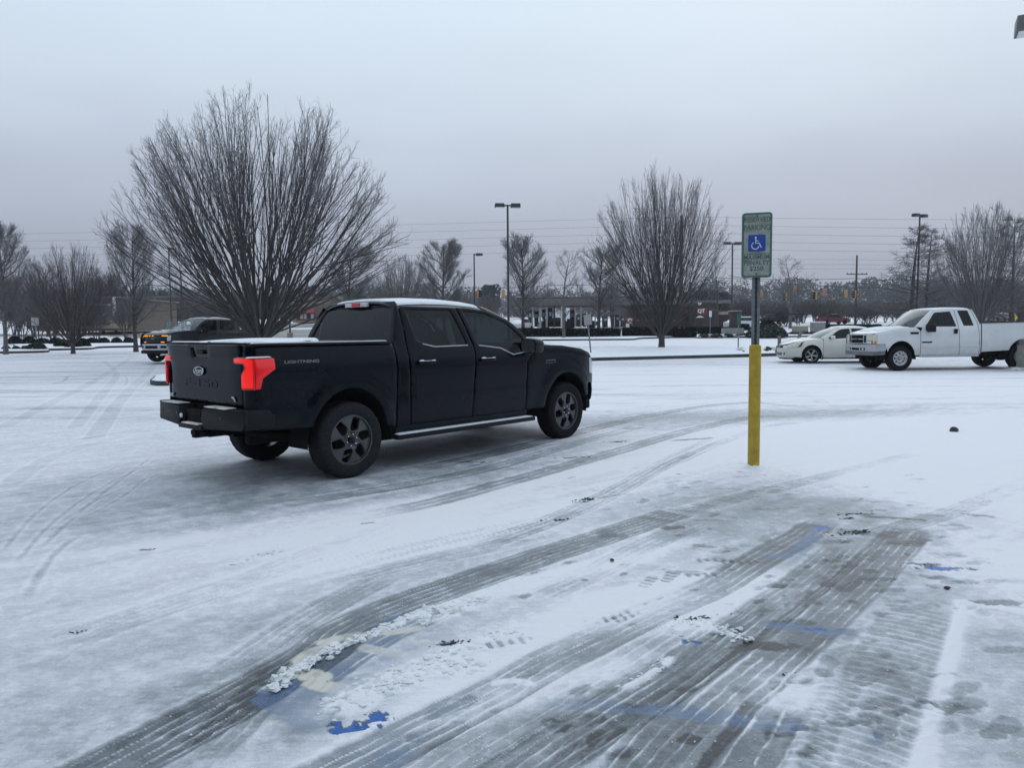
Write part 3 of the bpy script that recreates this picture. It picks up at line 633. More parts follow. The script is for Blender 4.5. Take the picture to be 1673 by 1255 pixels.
# ---------------------------------------------------------------- vehicles
def both(fnn):
    for sg in (1, -1): fnn(sg)
def side_panel(name, m, root, S_, outline, sg, holes=(), roll=.010, off=0., h=.06, xf=None, label=None):
    f = lambda u, v: np.stack([u, sg*S_(u, v), v], 1)
    return panel_obj(name, m, root, outline, f, (0, -sg, 0), holes, h, roll, off, xf, label)
def arch(cx, cz, rx, rz, z0, z1=None, n=14, fwd=True):
    """points over a wheel opening from the rear foot to the front foot"""
    z1 = z0 if z1 is None else z1
    a0 = math.pi-math.asin(max(-1, min(1, (z0-cz)/rz))); a1 = math.asin(max(-1, min(1, (z1-cz)/rz)))
    p = [(cx+rx*math.cos(a0+(a1-a0)*k/n), cz+rz*math.sin(a0+(a1-a0)*k/n)) for k in range(n+1)]
    return p if fwd else p[::-1]
def make_wheel(root, x, sg, yo, Rt, wt, Rr, style, rm, mt, knob=.006, lugs=6):
    """tyre with tread blocks, rim face with openings, nuts; yo = outer face of the tyre"""
    yi = yo-wt; n = 144; prof = []
    for r, y, tread in ((Rr-.012, yo-.045, 0), (Rr+.004, yo-.012, 0), (Rr+.02, yo-.004, 0), ((Rr+Rt)/2, yo+.006, 0), (Rt-.035, yo-.004, 0), (Rt-.014, yo-.016, .5), (Rt-.004, yo-.034, 1), (Rt, yo-.06, 1), (Rt+.001, yo-.085, 1),
                        (Rt+.001, (yo+yi)/2+.02, 1), (Rt+.001, (yo+yi)/2-.02, 1), (Rt, yi+.06, 1), (Rt-.004, yi+.034, 1), (Rt-.035, yi+.004, 0), ((Rr+Rt)/2, yi-.004, 0), (Rr, yi+.02, 0), (Rr-.03, yi+.03, 0)):
        prof.append((r, y, tread))
    V = []; F = []; q = len(prof)
    for i, (r, y, t) in enumerate(prof):
        for k in range(n):
            a = 2*math.pi*k/n; rr = r-(knob*t if ((k+i*2) % 4 == 0 or (k % 2 == 0 and i % 3 == 0 and t == 1)) else 0)
            V.append((x+rr*math.cos(a), sg*y, Rt+rr*math.sin(a)))
    for i in range(q-1):
        for k in range(n): F.append((i*n+k, i*n+(k+1) % n, (i+1)*n+(k+1) % n, (i+1)*n+k))
    hub = MB().lathe([(.0, yo-.09), (Rr*.45, yo-.09), (Rr*.62, yo-.11), (Rr*.66, yo-.14), (Rr*.60, yi+.03), (0, yi+.03)], 32, 'y', (x, 0, Rt))
    hub.v = [(a, sg*b, c) for a, b, c in hub.v]
    hb = hub.build('wheel', M['dark'], root, smooth=True)
    me = bpy.data.meshes.new('tyre'); me.from_pydata(V, [], F); me.materials.append(mt); me.polygons.foreach_set('use_smooth', [True]*len(F)); me.set_sharp_from_angle(angle=R(40)); link('tyre', me, hb)
    # rim
    cir = [(Rr*math.cos(t), Rr*math.sin(t)) for t in np.linspace(0, 2*math.pi, 60)[:-1]]
    holes = []
    def rot(p, a): return (p[0]*math.cos(a)-p[1]*math.sin(a), p[0]*math.sin(a)+p[1]*math.cos(a))
    if style == 'blade':
        base = [(.35, .06), (.47, -.25), (.92, -.28), (.97, .04), (.62, .14), (.46, .16)]
        for k in range(6): holes.append(rounded([tuple(np.array(rot(p, k*math.pi/3+.3))*Rr*.97) for p in base], .018, 3))
        fy = lambda r: yo-.022-.018*(r/Rr < .33)+.012*np.cos(r/Rr*3)
    elif style == 'holes8':
        for k in range(8): holes.append([tuple(np.array(rot((.66+.13*math.cos(t), .11*math.sin(t)), k*math.pi/4))*Rr) for t in np.linspace(0, 2*math.pi, 11)[:-1]])
        fy = lambda r: yo-.045+.03*np.exp(-((r/Rr-.50)/.16)**2)+.03*np.clip((r/Rr-.85)/.15, 0, 1)-.01
    else:
        ns = 5
        for k in range(ns):
            base = [(.30, -.10), (.86, -.40), (.93, -.16), (.93, .16), (.86, .40), (.30, .10)]
            holes.append(rounded([tuple(np.array(rot(p, k*2*math.pi/ns+.2))*Rr) for p in base], .012, 3))
        fy = lambda r: yo-.02-.02*np.exp(-(r/Rr/.5)**2)
    Vp, Fp, dep = panel(cir, holes, .03, .006)
    Rp = np.hypot(Vp[:, 0], Vp[:, 1]); P = np.stack([x+Vp[:, 0], sg*(fy(Rp)-dep), Rt+Vp[:, 1]], 1)
    me = rawmesh('rim', P, Fp); me.materials.append(rm); me.set_sharp_from_angle(angle=R(30)); ro = link('rim', me, hb)
    # depth behind the face: hole walls and barrel
    mb = MB()
    for hh in holes:
        hd = densify(hh, .03); nn = len(hd); Vv = []
        for dd in (.004, .035):
            for u, v in hd: Vv.append((x+u, sg*(float(fy(math.hypot(u, v)))-dd), Rt+v))
        mb.add(Vv, [(k, (k+1) % nn, nn+(k+1) % nn, nn+k) for k in range(nn)])
    b2 = MB().lathe([(Rr*1.02, yo-.028), (Rr*1.02, yo-.012), (Rr*.965, yo-.012), (Rr*.95, yo-.03), (Rr*.94, yi+.04)], 48, 'y', (x, 0, Rt)); mb.add([(a, sg*b_, c) for a, b_, c in b2.v], b2.f)
    mb.build('rim_barrel', rm, hb, smooth=True)
    for k in range(lugs):
        ln = MB()
        a = 2*math.pi*k/lugs+.3; cx, cz = x+Rr*.235*math.cos(a), Rt+Rr*.235*math.sin(a)
        t = MB().lathe([(.011, yo-.05), (.011, yo-.012), (.006, yo-.006), (0, yo-.006)], 8, 'y', (cx, 0, cz)); ln.add([(p[0], sg*p[1], p[2]) for p in t.v], t.f)
        ln.build('lug_nut', M['chrome'], hb, smooth=True)
    cpz = MB().lathe([(Rr*.16, yo-.045), (Rr*.15, yo-.012), (Rr*.10, yo-.006), (0, yo-.005)], 24, 'y', (x, 0, Rt))
    cpz.v = [(a, sg*b_, c) for a, b_, c in cpz.v]; cpz.build('hub_cap', M['gloss_black'] if style == 'blade' else rm, hb, smooth=True)
    return hb
def liner(root, x, Ra, y0, y1, cz=None, zr=1.):
    n = 18; cz = Ra*.75 if cz is None else cz
    for sg in (1, -1):
        mb = MB()
        V = []; F = []
        for y in (y0, y1):
            for k in range(n+1): a = math.pi*(-.03+1.06*k/n); V.append((x+Ra*math.cos(a), sg*y, cz+Ra*zr*math.sin(a)))
        F = [(k, k+1, n+2+k, n+1+k) for k in range(n)]+[tuple(range(n+1))]
        mb.add(V, F); mb.build('wheel_well', M['dark'], root)
def put_text(name, body, size, m, parent, fr, ext=.002, shear=0., sx=1., bold=0.):
    """fr maps text plane (u right, v up, w out) to local coords"""
    V, F = text_geo(body, size, ext, shear, bold)
    mb = MB(); mb.add([fr(p[0]*sx, p[1], p[2]) for p in V], F); return mb.build(name, m, parent)
def seat(root, x, y, z=.62, wd=.5, m=None):
    mb = MB(); mb.box((x, y, z+.1), (.5, wd, .16)); mb.box((x-.27, y, z+.45), (.14, wd*.95, .62), Matrix.Rotation(-.2, 3, 'Y')); mb.box((x-.36, y, z+.86), (.10, .26, .20), Matrix.Rotation(-.15, 3, 'Y'))
    mb.tube([(x-.32, y-.06, z+.70), (x-.35, y-.06, z+.82)], .008, 6); mb.tube([(x-.32, y+.06, z+.70), (x-.35, y+.06, z+.82)], .008, 6)
    return mb.build('seat', m or M['cloth'], root, bevel=.03)
def interior(root, xs, xdash, zb, yw, steer=1, zs=.62):
    for x, yy in xs:
        for y in yy: seat(root, x, y, zs)
    mb = MB(); mb.box((xdash, 0, zb-.12), (.34, yw*2, .22)); mb.build('dashboard', M['trim'], root, bevel=.03)
    mb = MB(); c = Vector((xdash-.30, steer*.38, zb-.10)); pts = []
    for k in range(25):
        a = 2*math.pi*k/24; pts.append(c+Vector((-.10*math.sin(a)*.4, .18*math.cos(a), .17*math.sin(a))))
    mb.tube(pts, .014, 6, cap=False); mb.tube([c+Vector((0, -.18, 0)), c, c+Vector((0, .18, 0))], .014, 6); mb.tube([c, c+Vector((.2, 0, -.06))], .03, 8)
    mb.build('steering_wheel', M['trim'], root, smooth=True)

FS = table([.30, .45, .55, .70, .76, .95, 1.15, 1.25, 1.33, 1.40, 1.60, 1.80, 1.90, 1.96], [.90, .955, .968, .975, .985, .990, .995, .985, .962, .925, .865, .785, .735, .70], .05)
BS = table([.30, .45, .60, .70, .76, .95, 1.15, 1.25, 1.33, 1.40, 1.46], [.90, .955, .968, .975, .985, .990, 1.0, .996, .970, .935, .905], .04)
def f150_shape(RH, FH):
    hoodz = lambda x: np.interp(x, [3.0, 3.2, 3.67, 4.11, 4.36, 4.6], [1.40, 1.402, 1.382, 1.328, 1.262, 1.10])
    def S_(x, z):
        x = np.asarray(x, float); z = np.asarray(z, float)
        b = np.where(x < .61, BS(z), FS(z))
        # front fender: shoulder follows the bonnet line
        zt = hoodz(x); ff = np.where(x < .61, BS(np.minimum(z, 1.2)), FS(np.minimum(z, 1.12)))
        t = np.clip((z-(zt-.06))/.06, 0, 1); fend = ff-.045*(1-np.sqrt(np.maximum(1-t*t, 0)))
        b = np.where(x > 3.0, fend, b)
        for cx in (RH, FH):
            rr = np.hypot((x-cx)/.50, (z-.42)/.56); b = b+.022*sst(1.35, 1.16, rr)*sst(1.25, 1.0, z)
        # waist between the upper and lower crease
        b = b-.010*np.exp(-((z-.86)/.07)**2)*(x > .6)*(x < 3.0)
        b = b-.16*np.clip((x-4.05)/.6, 0, 1)**2.2-.035*np.clip((-.95-x)/.25, 0, 1)**2
        return b
    return S_, hoodz
def build_f150(kind, loc, rz, label):
    """crew cab pickup; x forward from the rear axle, z from the road"""
    root = thing('pickup_truck', label, 'pickup truck', loc, rz)
    RH, FH = -.03, 3.75; S_, hoodz = f150_shape(RH, FH); black = kind == 'black'
    pm = M['black_paint'] if black else M['grey_paint']
    AR = arch(RH, .42, .50, .56, .60, .52); AF = arch(FH, .42, .50, .56, .50, .60)
    bed = rounded([(.605, .47), (.605, 1.45), (-1.17, 1.455), (-1.175, 1.0), (-1.12, .64), (-.60, .60)], .02)[:-0 or None]
    # outlines written bottom rear -> clockwise so that the arches slot in
    bed = [(-1.10, .62)]+AR+[(.60, .50), (.605, 1.445), (.30, 1.452), (-1.10, 1.460), (-1.112, 1.0)]
    cabc = rounded([(.625, .47), (.815, .50), (.80, 1.25), (.815, 1.50), (.835, 1.888), (.80, 1.905), (.745, 1.75), (.665, 1.50), (.625, 1.42)], .012)
    rdoor = rounded([(.835, .50), (1.835, .50), (1.865, 1.10), (1.905, 1.38), (1.765, 1.885), (.855, 1.89), (.835, 1.50), (.815, 1.25)], .02)
    rwin = rounded([(.925, 1.845), (1.665, 1.845), (1.80, 1.415), (1.24, 1.405), (1.09, 1.43), (.985, 1.49)], .03)
    fdoor = rounded([(1.852, .50), (2.865, .50), (2.875, 1.15), (3.03, 1.30), (2.95, 1.50), (2.70, 1.715), (2.32, 1.855), (1.95, 1.885), (1.782, 1.886), (1.922, 1.38), (1.882, 1.10)], .02)
    fwin = rounded([(1.87, 1.84), (2.27, 1.81), (2.63, 1.68), (2.86, 1.50), (2.95, 1.315), (2.60, 1.275), (2.38, 1.365), (2.05, 1.40), (1.985, 1.405)], .025)
    fend = [(2.885, .50)]+AF+[(4.36, .62), (4.49, .64), (4.52, .85), (4.50, 1.05), (4.40, 1.235), (4.36, 1.252), (4.11, 1.318), (3.67, 1.370), (3.10, 1.392), (3.05, 1.30), (2.895, 1.15)]
    opened = Matrix.Identity(4)
    for sg in (1, -1):
        xf = None
        if not black and sg == -1: xf = Matrix.Translation((2.87, -.95, 0)) @ Matrix.Rotation(R(78), 4, 'Z') @ Matrix.Translation((-2.87, .95, 0))
        side_panel('bed_side', pm, root, S_, bed, sg)
        side_panel('cab_corner', pm, root, S_, cabc, sg)
        d1 = side_panel('rear_door', pm, root, S_, rdoor, sg, [rwin]); d2 = side_panel('front_door', pm, root, S_, fdoor, sg, [fwin], xf=xf)
        side_panel('front_fender', pm, root, S_, fend, sg)
        side_panel('window', M['gtint'], d1, S_, rounded([(a*1.0, b) for a, b in rwin], .001, 1), sg, roll=0, off=-.012)
        side_panel('window', M['gfront'] if not black else M['gtint'], d2, S_, fwin, sg, roll=0, off=-.012, xf=xf)
        # B pillar behind the frames, window seals
        side_panel('pillar', M['trim'], root, S_, [(1.64, 1.40), (2.02, 1.40), (1.90, 1.87), (1.62, 1.87)], sg, roll=0, off=-.03)
        side_panel('sill', pm, root, S_, [(.605, .40), (2.90, .40), (2.90, .495), (.605, .495)], sg, off=-.012)
        for wn, pt in ((d1, [(1.06, 1.435), (1.24, 1.398), (1.80, 1.405)]), (d2, [(2.0, 1.40), (2.38, 1.358), (2.60, 1.268), (2.95, 1.305)])):
            if xf is not None and wn is d2: continue
            mb = MB(); mb.tube([(a, sg*(float(S_(a, b))+.006), b) for a, b in pt], .008, 6); mb.build('window_seal', M['silver'] if black else M['trim'], wn, smooth=True)
        # handles
        for hx, wn in ((.915, d1), (1.955, d2)):
            if xf is not None and wn is d2: continue
            z = 1.215; y = float(S_(hx+.13, z)); mb = MB(); mb.box((hx+.13, sg*(y+.028), z), (.27, .022, .04)); mb.box((hx+.02, sg*(y+.012), z), (.03, .035, .036)); mb.box((hx+.24, sg*(y+.012), z), (.03, .035, .036))
            hn = mb.build('door_handle', pm, wn, bevel=.006)
            if black:
                mb = MB(); mb.box((hx+.05, sg*(y+.026), z+.027), (.08, .026, .016), taper=.5); mb.box((hx+.235, sg*(y+.026), z+.025), (.06, .024, .012), taper=.5); mb.box((hx+.13, sg*(y+.028), z+.022), (.24, .018, .005), taper=.7); mb.build('snow_layer', M['snow'], hn, bevel=.003)
        # mirror
        if xf is None:
            mb = MB(); fr = lambda u, v, w: (2.80+w, sg*(1.07+u), 1.375+v)
            mb.prism(rounded([(-.12, -.10), (.13, -.10), (.15, .04), (.11, .10), (-.11, .11), (-.14, .04)], .04), 0, .17, fr); mb.box((2.86, sg*.97, 1.285), (.12, .14, .05))
            mi = mb.build('door_mirror', M['gloss_black'] if black else M['trim'], root, bevel=.012)
            mb = MB(); mb.prism(rounded([(-.105, -.085), (.115, -.085), (.125, .04), (.09, .085), (-.09, .095), (-.115, .04)], .03), -.004, -.001, fr); mb.build('mirror_glass', M['chrome'], mi)
            mb = MB(); mb.box((2.955, sg*1.155, 1.36), (.03, .07, .11)); mb.build('mirror_lamp', M['lamp_clear'], mi, bevel=.01)
        # running board
        mb = MB(); mb.box((1.78, sg*.965, .375), (2.42, .15, .055)); rb = mb.build('running_board', M['trim'], root, bevel=.012)
        if black: mb = MB(); mb.box((1.78, sg*.97, .409), (2.36, .11, .014), taper=.97); mb.build('snow_layer', M['snow'], rb, bevel=.004)
        for x in (.75, 1.78, 2.8): MB().box((x, sg*.86, .40), (.06, .12, .05)).build('bracket', M['dark'], rb)
    # cab shell
    xr = lambda z: .625+.20*np.clip((z-1.40)/.50, 0, 1.2)**1.35
    fr = lambda u, v: np.stack([xr(v)+.0*u, u, v], 1)
    wb = rounded([(-.80, 1.44), (-.64, 1.875), (.64, 1.875), (.80, 1.44)], .06)
    cb = panel_obj('cab_back', pm, root, rounded([(-.92, 1.38), (-.865, 1.60), (-.735, 1.90), (-.66, 1.945), (.66, 1.945), (.735, 1.90), (.865, 1.60), (.92, 1.38)], .02), fr, (1, 0, 0), [wb])
    panel_obj('rear_window', M['gtint'], cb, wb, fr, (1, 0, 0), roll=0, off=-.012)
    zc = lambda x: np.interp(x, [.80, .95, 1.3, 1.7, 2.1, 2.45], [1.945, 1.968, 1.985, 1.985, 1.965, 1.925])
    fz = lambda u, v: np.stack([u, v, zc(u)-.10*(np.abs(v)/.75)**4-.012*(v/.7)**2], 1)
    rf = panel_obj('roof', pm, root, rounded([(.80, -.735), (.80, .735), (2.32, .735), (2.44, .40), (2.47, 0), (2.44, -.40), (2.32, -.735)], .03), fz, (0, 0, -1), h=.10, roll=.02)
    panel_obj('snow_layer', M['snow'], rf, rounded([(.86, -.66), (.86, .66), (2.28, .66), (2.38, .35), (2.40, 0), (2.38, -.35), (2.28, -.66)], .05), fz, (0, 0, -1), h=.08, roll=.022, off=.026)
    for ac, ad_ in (((1.05, .30, 1.995), (.26, .07, .03)), ((1.42, -.28, 2.01), (.24, .08, .035))): MB().box(ac, ad_).build('roof_antenna', M['gloss_black'], rf, bevel=.012)
    # windscreen and pillars
    def ws(s, t):
        y = (s-.5)*2; xb, xt = 3.30-.16*y*y, 2.46-.09*y*y; zb, zt = 1.40, 1.925-.035*y*y
        return (xb+(xt-xb)*t, y*(.79+(.645-.79)*t), zb+(zt-zb)*t+.04*math.sin(math.pi*t))
    MB().grid(ws, 14, 8).build('windscreen', M['gwind'] if not black else M['gfront'], root, smooth=True)
    for sg in (1, -1):
        def pil(s, t):
            a = Vector(ws(1. if sg > 0 else 0., t)); px = float(np.interp(t, [0, .25, .55, .85, 1], [3.06, 2.97, 2.72, 2.36, 2.20])); pz = float(np.interp(t, [0, .25, .55, .85, 1], [1.33, 1.50, 1.715, 1.852, 1.895]))
            b = Vector((px, sg*float(FS(pz)-.006), pz)); p = a.lerp(b, s); return tuple(p+Vector((.25, sg*.6, .6)).normalized()*.02*math.sin(math.pi*s))
        MB().grid(pil, 5, 10).build('windscreen_pillar', pm, root, smooth=True)
    if not black:
        for y0 in (-.05, .55): MB().tube([(3.22, y0, 1.43), (3.05, y0-.22, 1.53), (2.93, y0-.50, 1.60)], .012, 6).build('wiper', M['trim'], root)
    # bonnet
    fh = lambda u, v: np.stack([u, v, hoodz(u)+.035*(1-(v/.86)**2)-.02+.022*np.exp(-((np.abs(v)-.5)/.10)**2)*np.clip((4.3-u)/.4, 0, 1)], 1)
    hd = panel_obj('bonnet', pm, root, rounded([(3.13, -.875), (3.32, -.5), (3.36, 0), (3.32, .5), (3.13, .875), (3.9, .885), (4.20, .855), (4.42, .76), (4.50, .3), (4.50, -.3), (4.42, -.76), (4.20, -.855), (3.9, -.885)][::-1], .03), fh, (0, 0, -1), h=.09, roll=.02)
    if black: panel_obj('snow_layer', M['snow'], hd, rounded([(3.45, -.45), (3.4, .3), (3.9, .5), (4.2, .3), (4.1, -.30), (3.9, -.62)], .2), fh, (0, 0, -1), h=.1, roll=.01, off=.010)
    else:
        panel_obj('snow_layer', M['snow'], hd, rounded([(3.16, -.78), (3.34, -.4), (3.38, 0), (3.34, .4), (3.18, .80), (3.5, .45), (3.62, .1), (3.9, -.2), (3.7, -.7)], .08), fh, (0, 0, -1), h=.07, roll=.012, off=.014)
        panel_obj('snow_layer', M['crust'], hd, rounded([(4.0, -.6), (4.05, .5), (4.3, .6), (4.38, .1), (4.3, -.6)], .15), fh, (0, 0, -1), h=.07, roll=.006, off=.006)
    # nose
    fx = lambda u, v: np.stack([4.52-.16*(np.abs(u)/.88)**2.6-.10*np.clip((v-.95)/.3, 0, 1)**2, u, v], 1)
    gr = panel_obj('grille', M['gloss_black'], root, rounded([(-.86, .84), (.86, .84), (.84, 1.19), (-.84, 1.19)], .04), fx, (-1, 0, 0), roll=.02)
    for sg in (1, -1):
        panel_obj('headlight', M['lamp_clear'] if black else M['win_dark'], root, rounded([(sg*.62, .88), (sg*.90, .88), (sg*.90, 1.14), (sg*.62, 1.14)], .03), fx, (-1, 0, 0), roll=.012, off=.008)
        side_panel('headlight', M['lamp_clear'], root, S_, rounded([(4.36, .94), (4.50, .92), (4.50, 1.06), (4.41, 1.17), (4.34, 1.17)], .02), sg, roll=.01, off=.008)
        if not black:
            for pg in ([(.50, 1.135), (.92, 1.135), (.92, 1.165), (.50, 1.165)], [(.885, 1.06), (.925, 1.06), (.925, 1.16), (.885, 1.16)], [(.50, .86), (.90, .86), (.90, .892), (.50, .892)]):
                panel_obj('running_light', M['lamp_amber'], root, [(sg*a, b) for a, b in pg], fx, (-1, 0, 0), roll=.004, off=.022)
    if not black:
        for y in (-.22, 0, .22):
            y -= .28; panel_obj('grille_lamp', M['lamp_amber'], gr, [(y-.055, 1.13), (y+.055, 1.13), (y+.055, 1.165), (y-.055, 1.165)], fx, (-1, 0, 0), roll=.004, off=.012)
        for z in (.90, .97, 1.04): panel_obj('grille_bar', M['trim'], gr, [(-.58, z), (.58, z), (.58, z+.022), (-.58, z+.022)], fx, (-1, 0, 0), roll=.004, off=.012)
        put_text('badge', 'Ford', .10, M['silver'], gr, lambda u, v, w: (4.535+w, u, 1.02+v), shear=.3)
    bpm = M['trim'] if black else M['silver']
    fb = lambda u, v: np.stack([4.66-.24*(np.abs(u)/.95)**2.4-.03*((v-.68)/.15)**2, u, v], 1)
    hb = [rounded([(-.42, .60), (.42, .60), (.42, .72), (-.42, .72)], .02)]+[rounded([(s*.55, .62), (s*.82, .62), (s*.82, .72), (s*.55, .72)], .02) for s in (1, -1)]
    bp_ = panel_obj('front_bumper', bpm, root, rounded([(-.97, .52), (.97, .52), (.98, .80), (-.98, .80)], .05), fb, (-1, 0, 0), hb, roll=.02)
    for k in hb: panel_obj('bumper_opening', M['dark'], bp_, k, fb, (-1, 0, 0), roll=0, off=-.03)
    MB().box((4.38, 0, .45), (.30, 1.70, .14)).build('skid_plate', M['dark'], bp_, bevel=.03)
    MB().box((4.25, 0, .80), (.42, 1.55, .55)).build('front_frame', M['dark'], root, bevel=.02)
    # hollow parts: bed, floor, chassis
    mb = MB(); mb.box((-.28, 0, .78), (1.72, 1.2, .10)); mb.box((-.28, .60, 1.10), (1.74, .04, .66)); mb.box((-.28, -.60, 1.10), (1.74, .04, .66)); mb.box((.57, 0, 1.10), (.05, 1.78, .66)); mb.build('bed', M['dark'], root)
    mb = MB(); mb.box((1.75, 0, .48), (2.4, 1.84, .10)); mb.box((1.78, .90, .88), (2.38, .04, .80)); mb.box((1.78, -.90, .88), (2.38, .04, .80)); mb.box((3.05, 0, .95), (.10, 1.2, .85)); mb.box((.68, 0, .95), (.06, 1.74, .85)); mb.build('cab_lining', M['dark'], root)
    mb = MB(); mb.box((1.85, 0, .38), (2.5, 1.25, .18)); mb.box((1.7, .45, .50), (5.3, .10, .16)); mb.box((1.7, -.45, .50), (5.3, .10, .16)); mb.tube([(RH, -.8, .42), (RH, .8, .42)], .05, 8); mb.tube([(FH, -.8, .42), (FH, .8, .42)], .045, 8); mb.box((RH, 0, .44), (.35, .5, .26))
    mb.tube([(-.95, -.5, .55), (-.4, -.62, .45), (.2, -.7, .42)], .035, 8); mb.build('chassis', M['dark'], root, bevel=.015)
    liner(root, RH, .53, .60, .955, .42, 1.08); liner(root, FH, .53, .60, .955, .42, 1.08)
    interior(root, [(2.15, (.40, -.40)), (1.25, (.45, -.45, 0))], 2.92, 1.40, .78)
    for x in (RH, FH):
        for sg in (1, -1): make_wheel(root, x, sg, 1.0, .415, .275, .268, 'blade', M['rim_dark'], M['rubber_snow'] if x == RH else M['rubber'], .010)
    # bed top
    fc = lambda u, v: np.stack([u, v, 1.452+.030*(1-(v/.75)**2)+.012*np.sin(u*4)*np.cos(v*3)], 1)
    if black:
        mb = MB()
        for sg in (1, -1): mb.box((-.28, sg*.885, 1.462), (1.74, .10, .022))
        mb.box((-1.13, 0, 1.472), (.10, 1.70, .02)); rc = mb.build('bed_rail', M['trim'], root, bevel=.008)
        mb = MB()
        for sg in (1, -1): mb.box((-.28, sg*.875, 1.480), (1.66, .055, .012), taper=.97)
        mb.box((-1.14, .38, 1.490), (.09, .70, .012), taper=.9); mb.box((-1.14, -.45, 1.490), (.07, .60, .010), taper=.9); mb.build('snow_layer', M['snow'], rc, bevel=.004)
        cv_ = panel_obj('bed_cover', M['trim'], root, rounded([(-1.07, -.82), (-1.07, .82), (.60, .82), (.60, -.82)], .03), fc, (0, 0, -1), h=.1)
        fs = lambda u, v: np.stack([u, v, 1.470+.045*(1-(v/.85)**2)*(.5+.5*np.sin((u+1.1)*1.9))+.012*np.sin(u*9+v*4)], 1)
        panel_obj('snow_layer', M['snow'], cv_, rounded([(-1.04, -.60), (-1.05, .75), (-.2, .80), (.25, .76), (.30, .2), (.05, -.30), (-.5, -.72)], .08), fs, (0, 0, -1), h=.06, roll=.02)
    else:
        mb = MB()
        for sg in (1, -1): mb.box((-.28, sg*.90, 1.462), (1.74, .10, .02))
        mb.build('bed_rail', M['trim'], root, bevel=.006)
    # tailgate
    ft = lambda u, v: np.stack([-1.185-.022*sst(1.24, 1.31, v)-.012*sst(1.40, 1.455, v)+.03*np.clip((np.abs(u)-.6)/.3, 0, 1)**2, u, v], 1)
    hdl = rounded([(-.16, 1.33), (.16, 1.33), (.20, 1.43), (-.20, 1.43)], .02)
    tg = panel_obj('tailgate', pm, root, rounded([(-.80, .86), (.80, .86), (.80, 1.462), (-.80, 1.462)], .02), ft, (1, 0, 0), [hdl], roll=.012)
    panel_obj('tailgate_handle', M['gloss_black'], tg, hdl, ft, (1, 0, 0), roll=0, off=-.02)
    MB().box((-1.205, 0, 1.385), (.02, .16, .045)).build('tailgate_latch', M['trim'], tg, bevel=.006)
    for sg in (1, -1):
        fcn = lambda u, v: np.stack([-1.175+.062*np.clip((u*sg-.80)/.15, 0, 1)**2.2, u, v], 1)
        panel_obj('bed_corner', pm, root, [(sg*.812, .80), (sg*.95, .80), (sg*.955, 1.455), (sg*.812, 1.455)], fcn, (1, 0, 0), roll=.008)
        # lamp: rear face and side, one outline each
        lm = M['lamp_red'] if black else M['lamp_red_off']
        lr = panel_obj('tail_lamp', lm, root, rounded([(sg*.70, 1.335), (sg*.962, 1.335), (sg*.962, 1.03), (sg*.835, 1.03), (sg*.835, 1.17), (sg*.885, 1.235), (sg*.87, 1.275), (sg*.70, 1.285)], .015), lambda u, v: np.stack([-1.205+.075*np.clip((u*sg-.80)/.16, 0, 1)**2.2+0*v, u, v], 1), (1, 0, 0), roll=.012, off=.004, label='lit red tail lamp' if black else None)
        if black: panel_obj('lamp_core', M['lamp_core'], lr, rounded([(sg*.722, 1.322), (sg*.95, 1.322), (sg*.95, 1.045), (sg*.85, 1.045), (sg*.85, 1.165), (sg*.903, 1.238), (sg*.888, 1.293), (sg*.722, 1.298)], .012), lambda u, v: np.stack([-1.205+.075*np.clip((u*sg-.80)/.16, 0, 1)**2.2+0*v, u, v], 1), (1, 0, 0), roll=.004, off=.008)
        panel_obj('lamp_bezel', M['lamp_red_off'], lr, rounded([(sg*.69, 1.343), (sg*.966, 1.343), (sg*.966, 1.022), (sg*.827, 1.022), (sg*.827, 1.173), (sg*.877, 1.238), (sg*.862, 1.277), (sg*.69, 1.277)], .015), lambda u, v: np.stack([-1.201+.075*np.clip((u*sg-.80)/.16, 0, 1)**2.2+0*v, u, v], 1), (1, 0, 0), roll=.006)
        sl = side_panel('tail_lamp_side', lm, lr, lambda x, z: np.maximum(S_(x, z), .955-.0*x), rounded([(-1.128, 1.335), (-.925, 1.33), (-.925, 1.225), (-1.06, 1.135), (-1.085, 1.03), (-1.128, 1.03)], .012), sg, roll=.010, off=.012)
        if black: MB().box((-1.08, sg*.955, 1.343), (.26, .06, .012), taper=.8).build('snow_layer', M['snow'], lr, bevel=.004)
    if black:
        oy = .06; mb = MB(); ov = [(.115*math.cos(t), .048*math.sin(t)) for t in np.linspace(0, 2*math.pi, 37)[:-1]]
        mb.prism(ov, 0, .010, lambda u, v, w: (-1.19-w, oy-u, 1.185+v)); ob = mb.build('badge', M['gloss_black'], tg, bevel=.003)
        mb = MB(); mb.tube([(-1.203, oy+.108*math.cos(t), 1.185+.044*math.sin(t)) for t in np.linspace(0, 2*math.pi, 41)], .0035, 6, cap=False); mb.build('badge_ring', M['white'], ob)
        put_text('lettering', 'Ford', .088, M['white'], ob, lambda u, v, w: (-1.203-w, oy-u, 1.185+v), shear=.35, sx=1.1, bold=.0005)
        put_text('lettering', 'F-150', .115, pm, tg, lambda u, v, w: (-1.187-w, .06-u, 1.055+v), ext=.0025, sx=2.9, bold=.003)
        MB().prism([(-.05, -.02), (.02, -.02), (.05, .02), (.01, .02), (.0, .0), (-.02, .02), (-.05, .02)], 0, .004, lambda u, v, w: (-1.195-w, .735-u, .905+v)).build('badge', M['silver'], tg)
        MB().prism([(0, 0), (.05, .0), (.08, -.05), (.055, -.05), (.035, -.02), (.01, -.02)], 0, .004, lambda u, v, w: (-1.195-w, -.62-u, .95+v)).build('badge', M['silver'], tg)
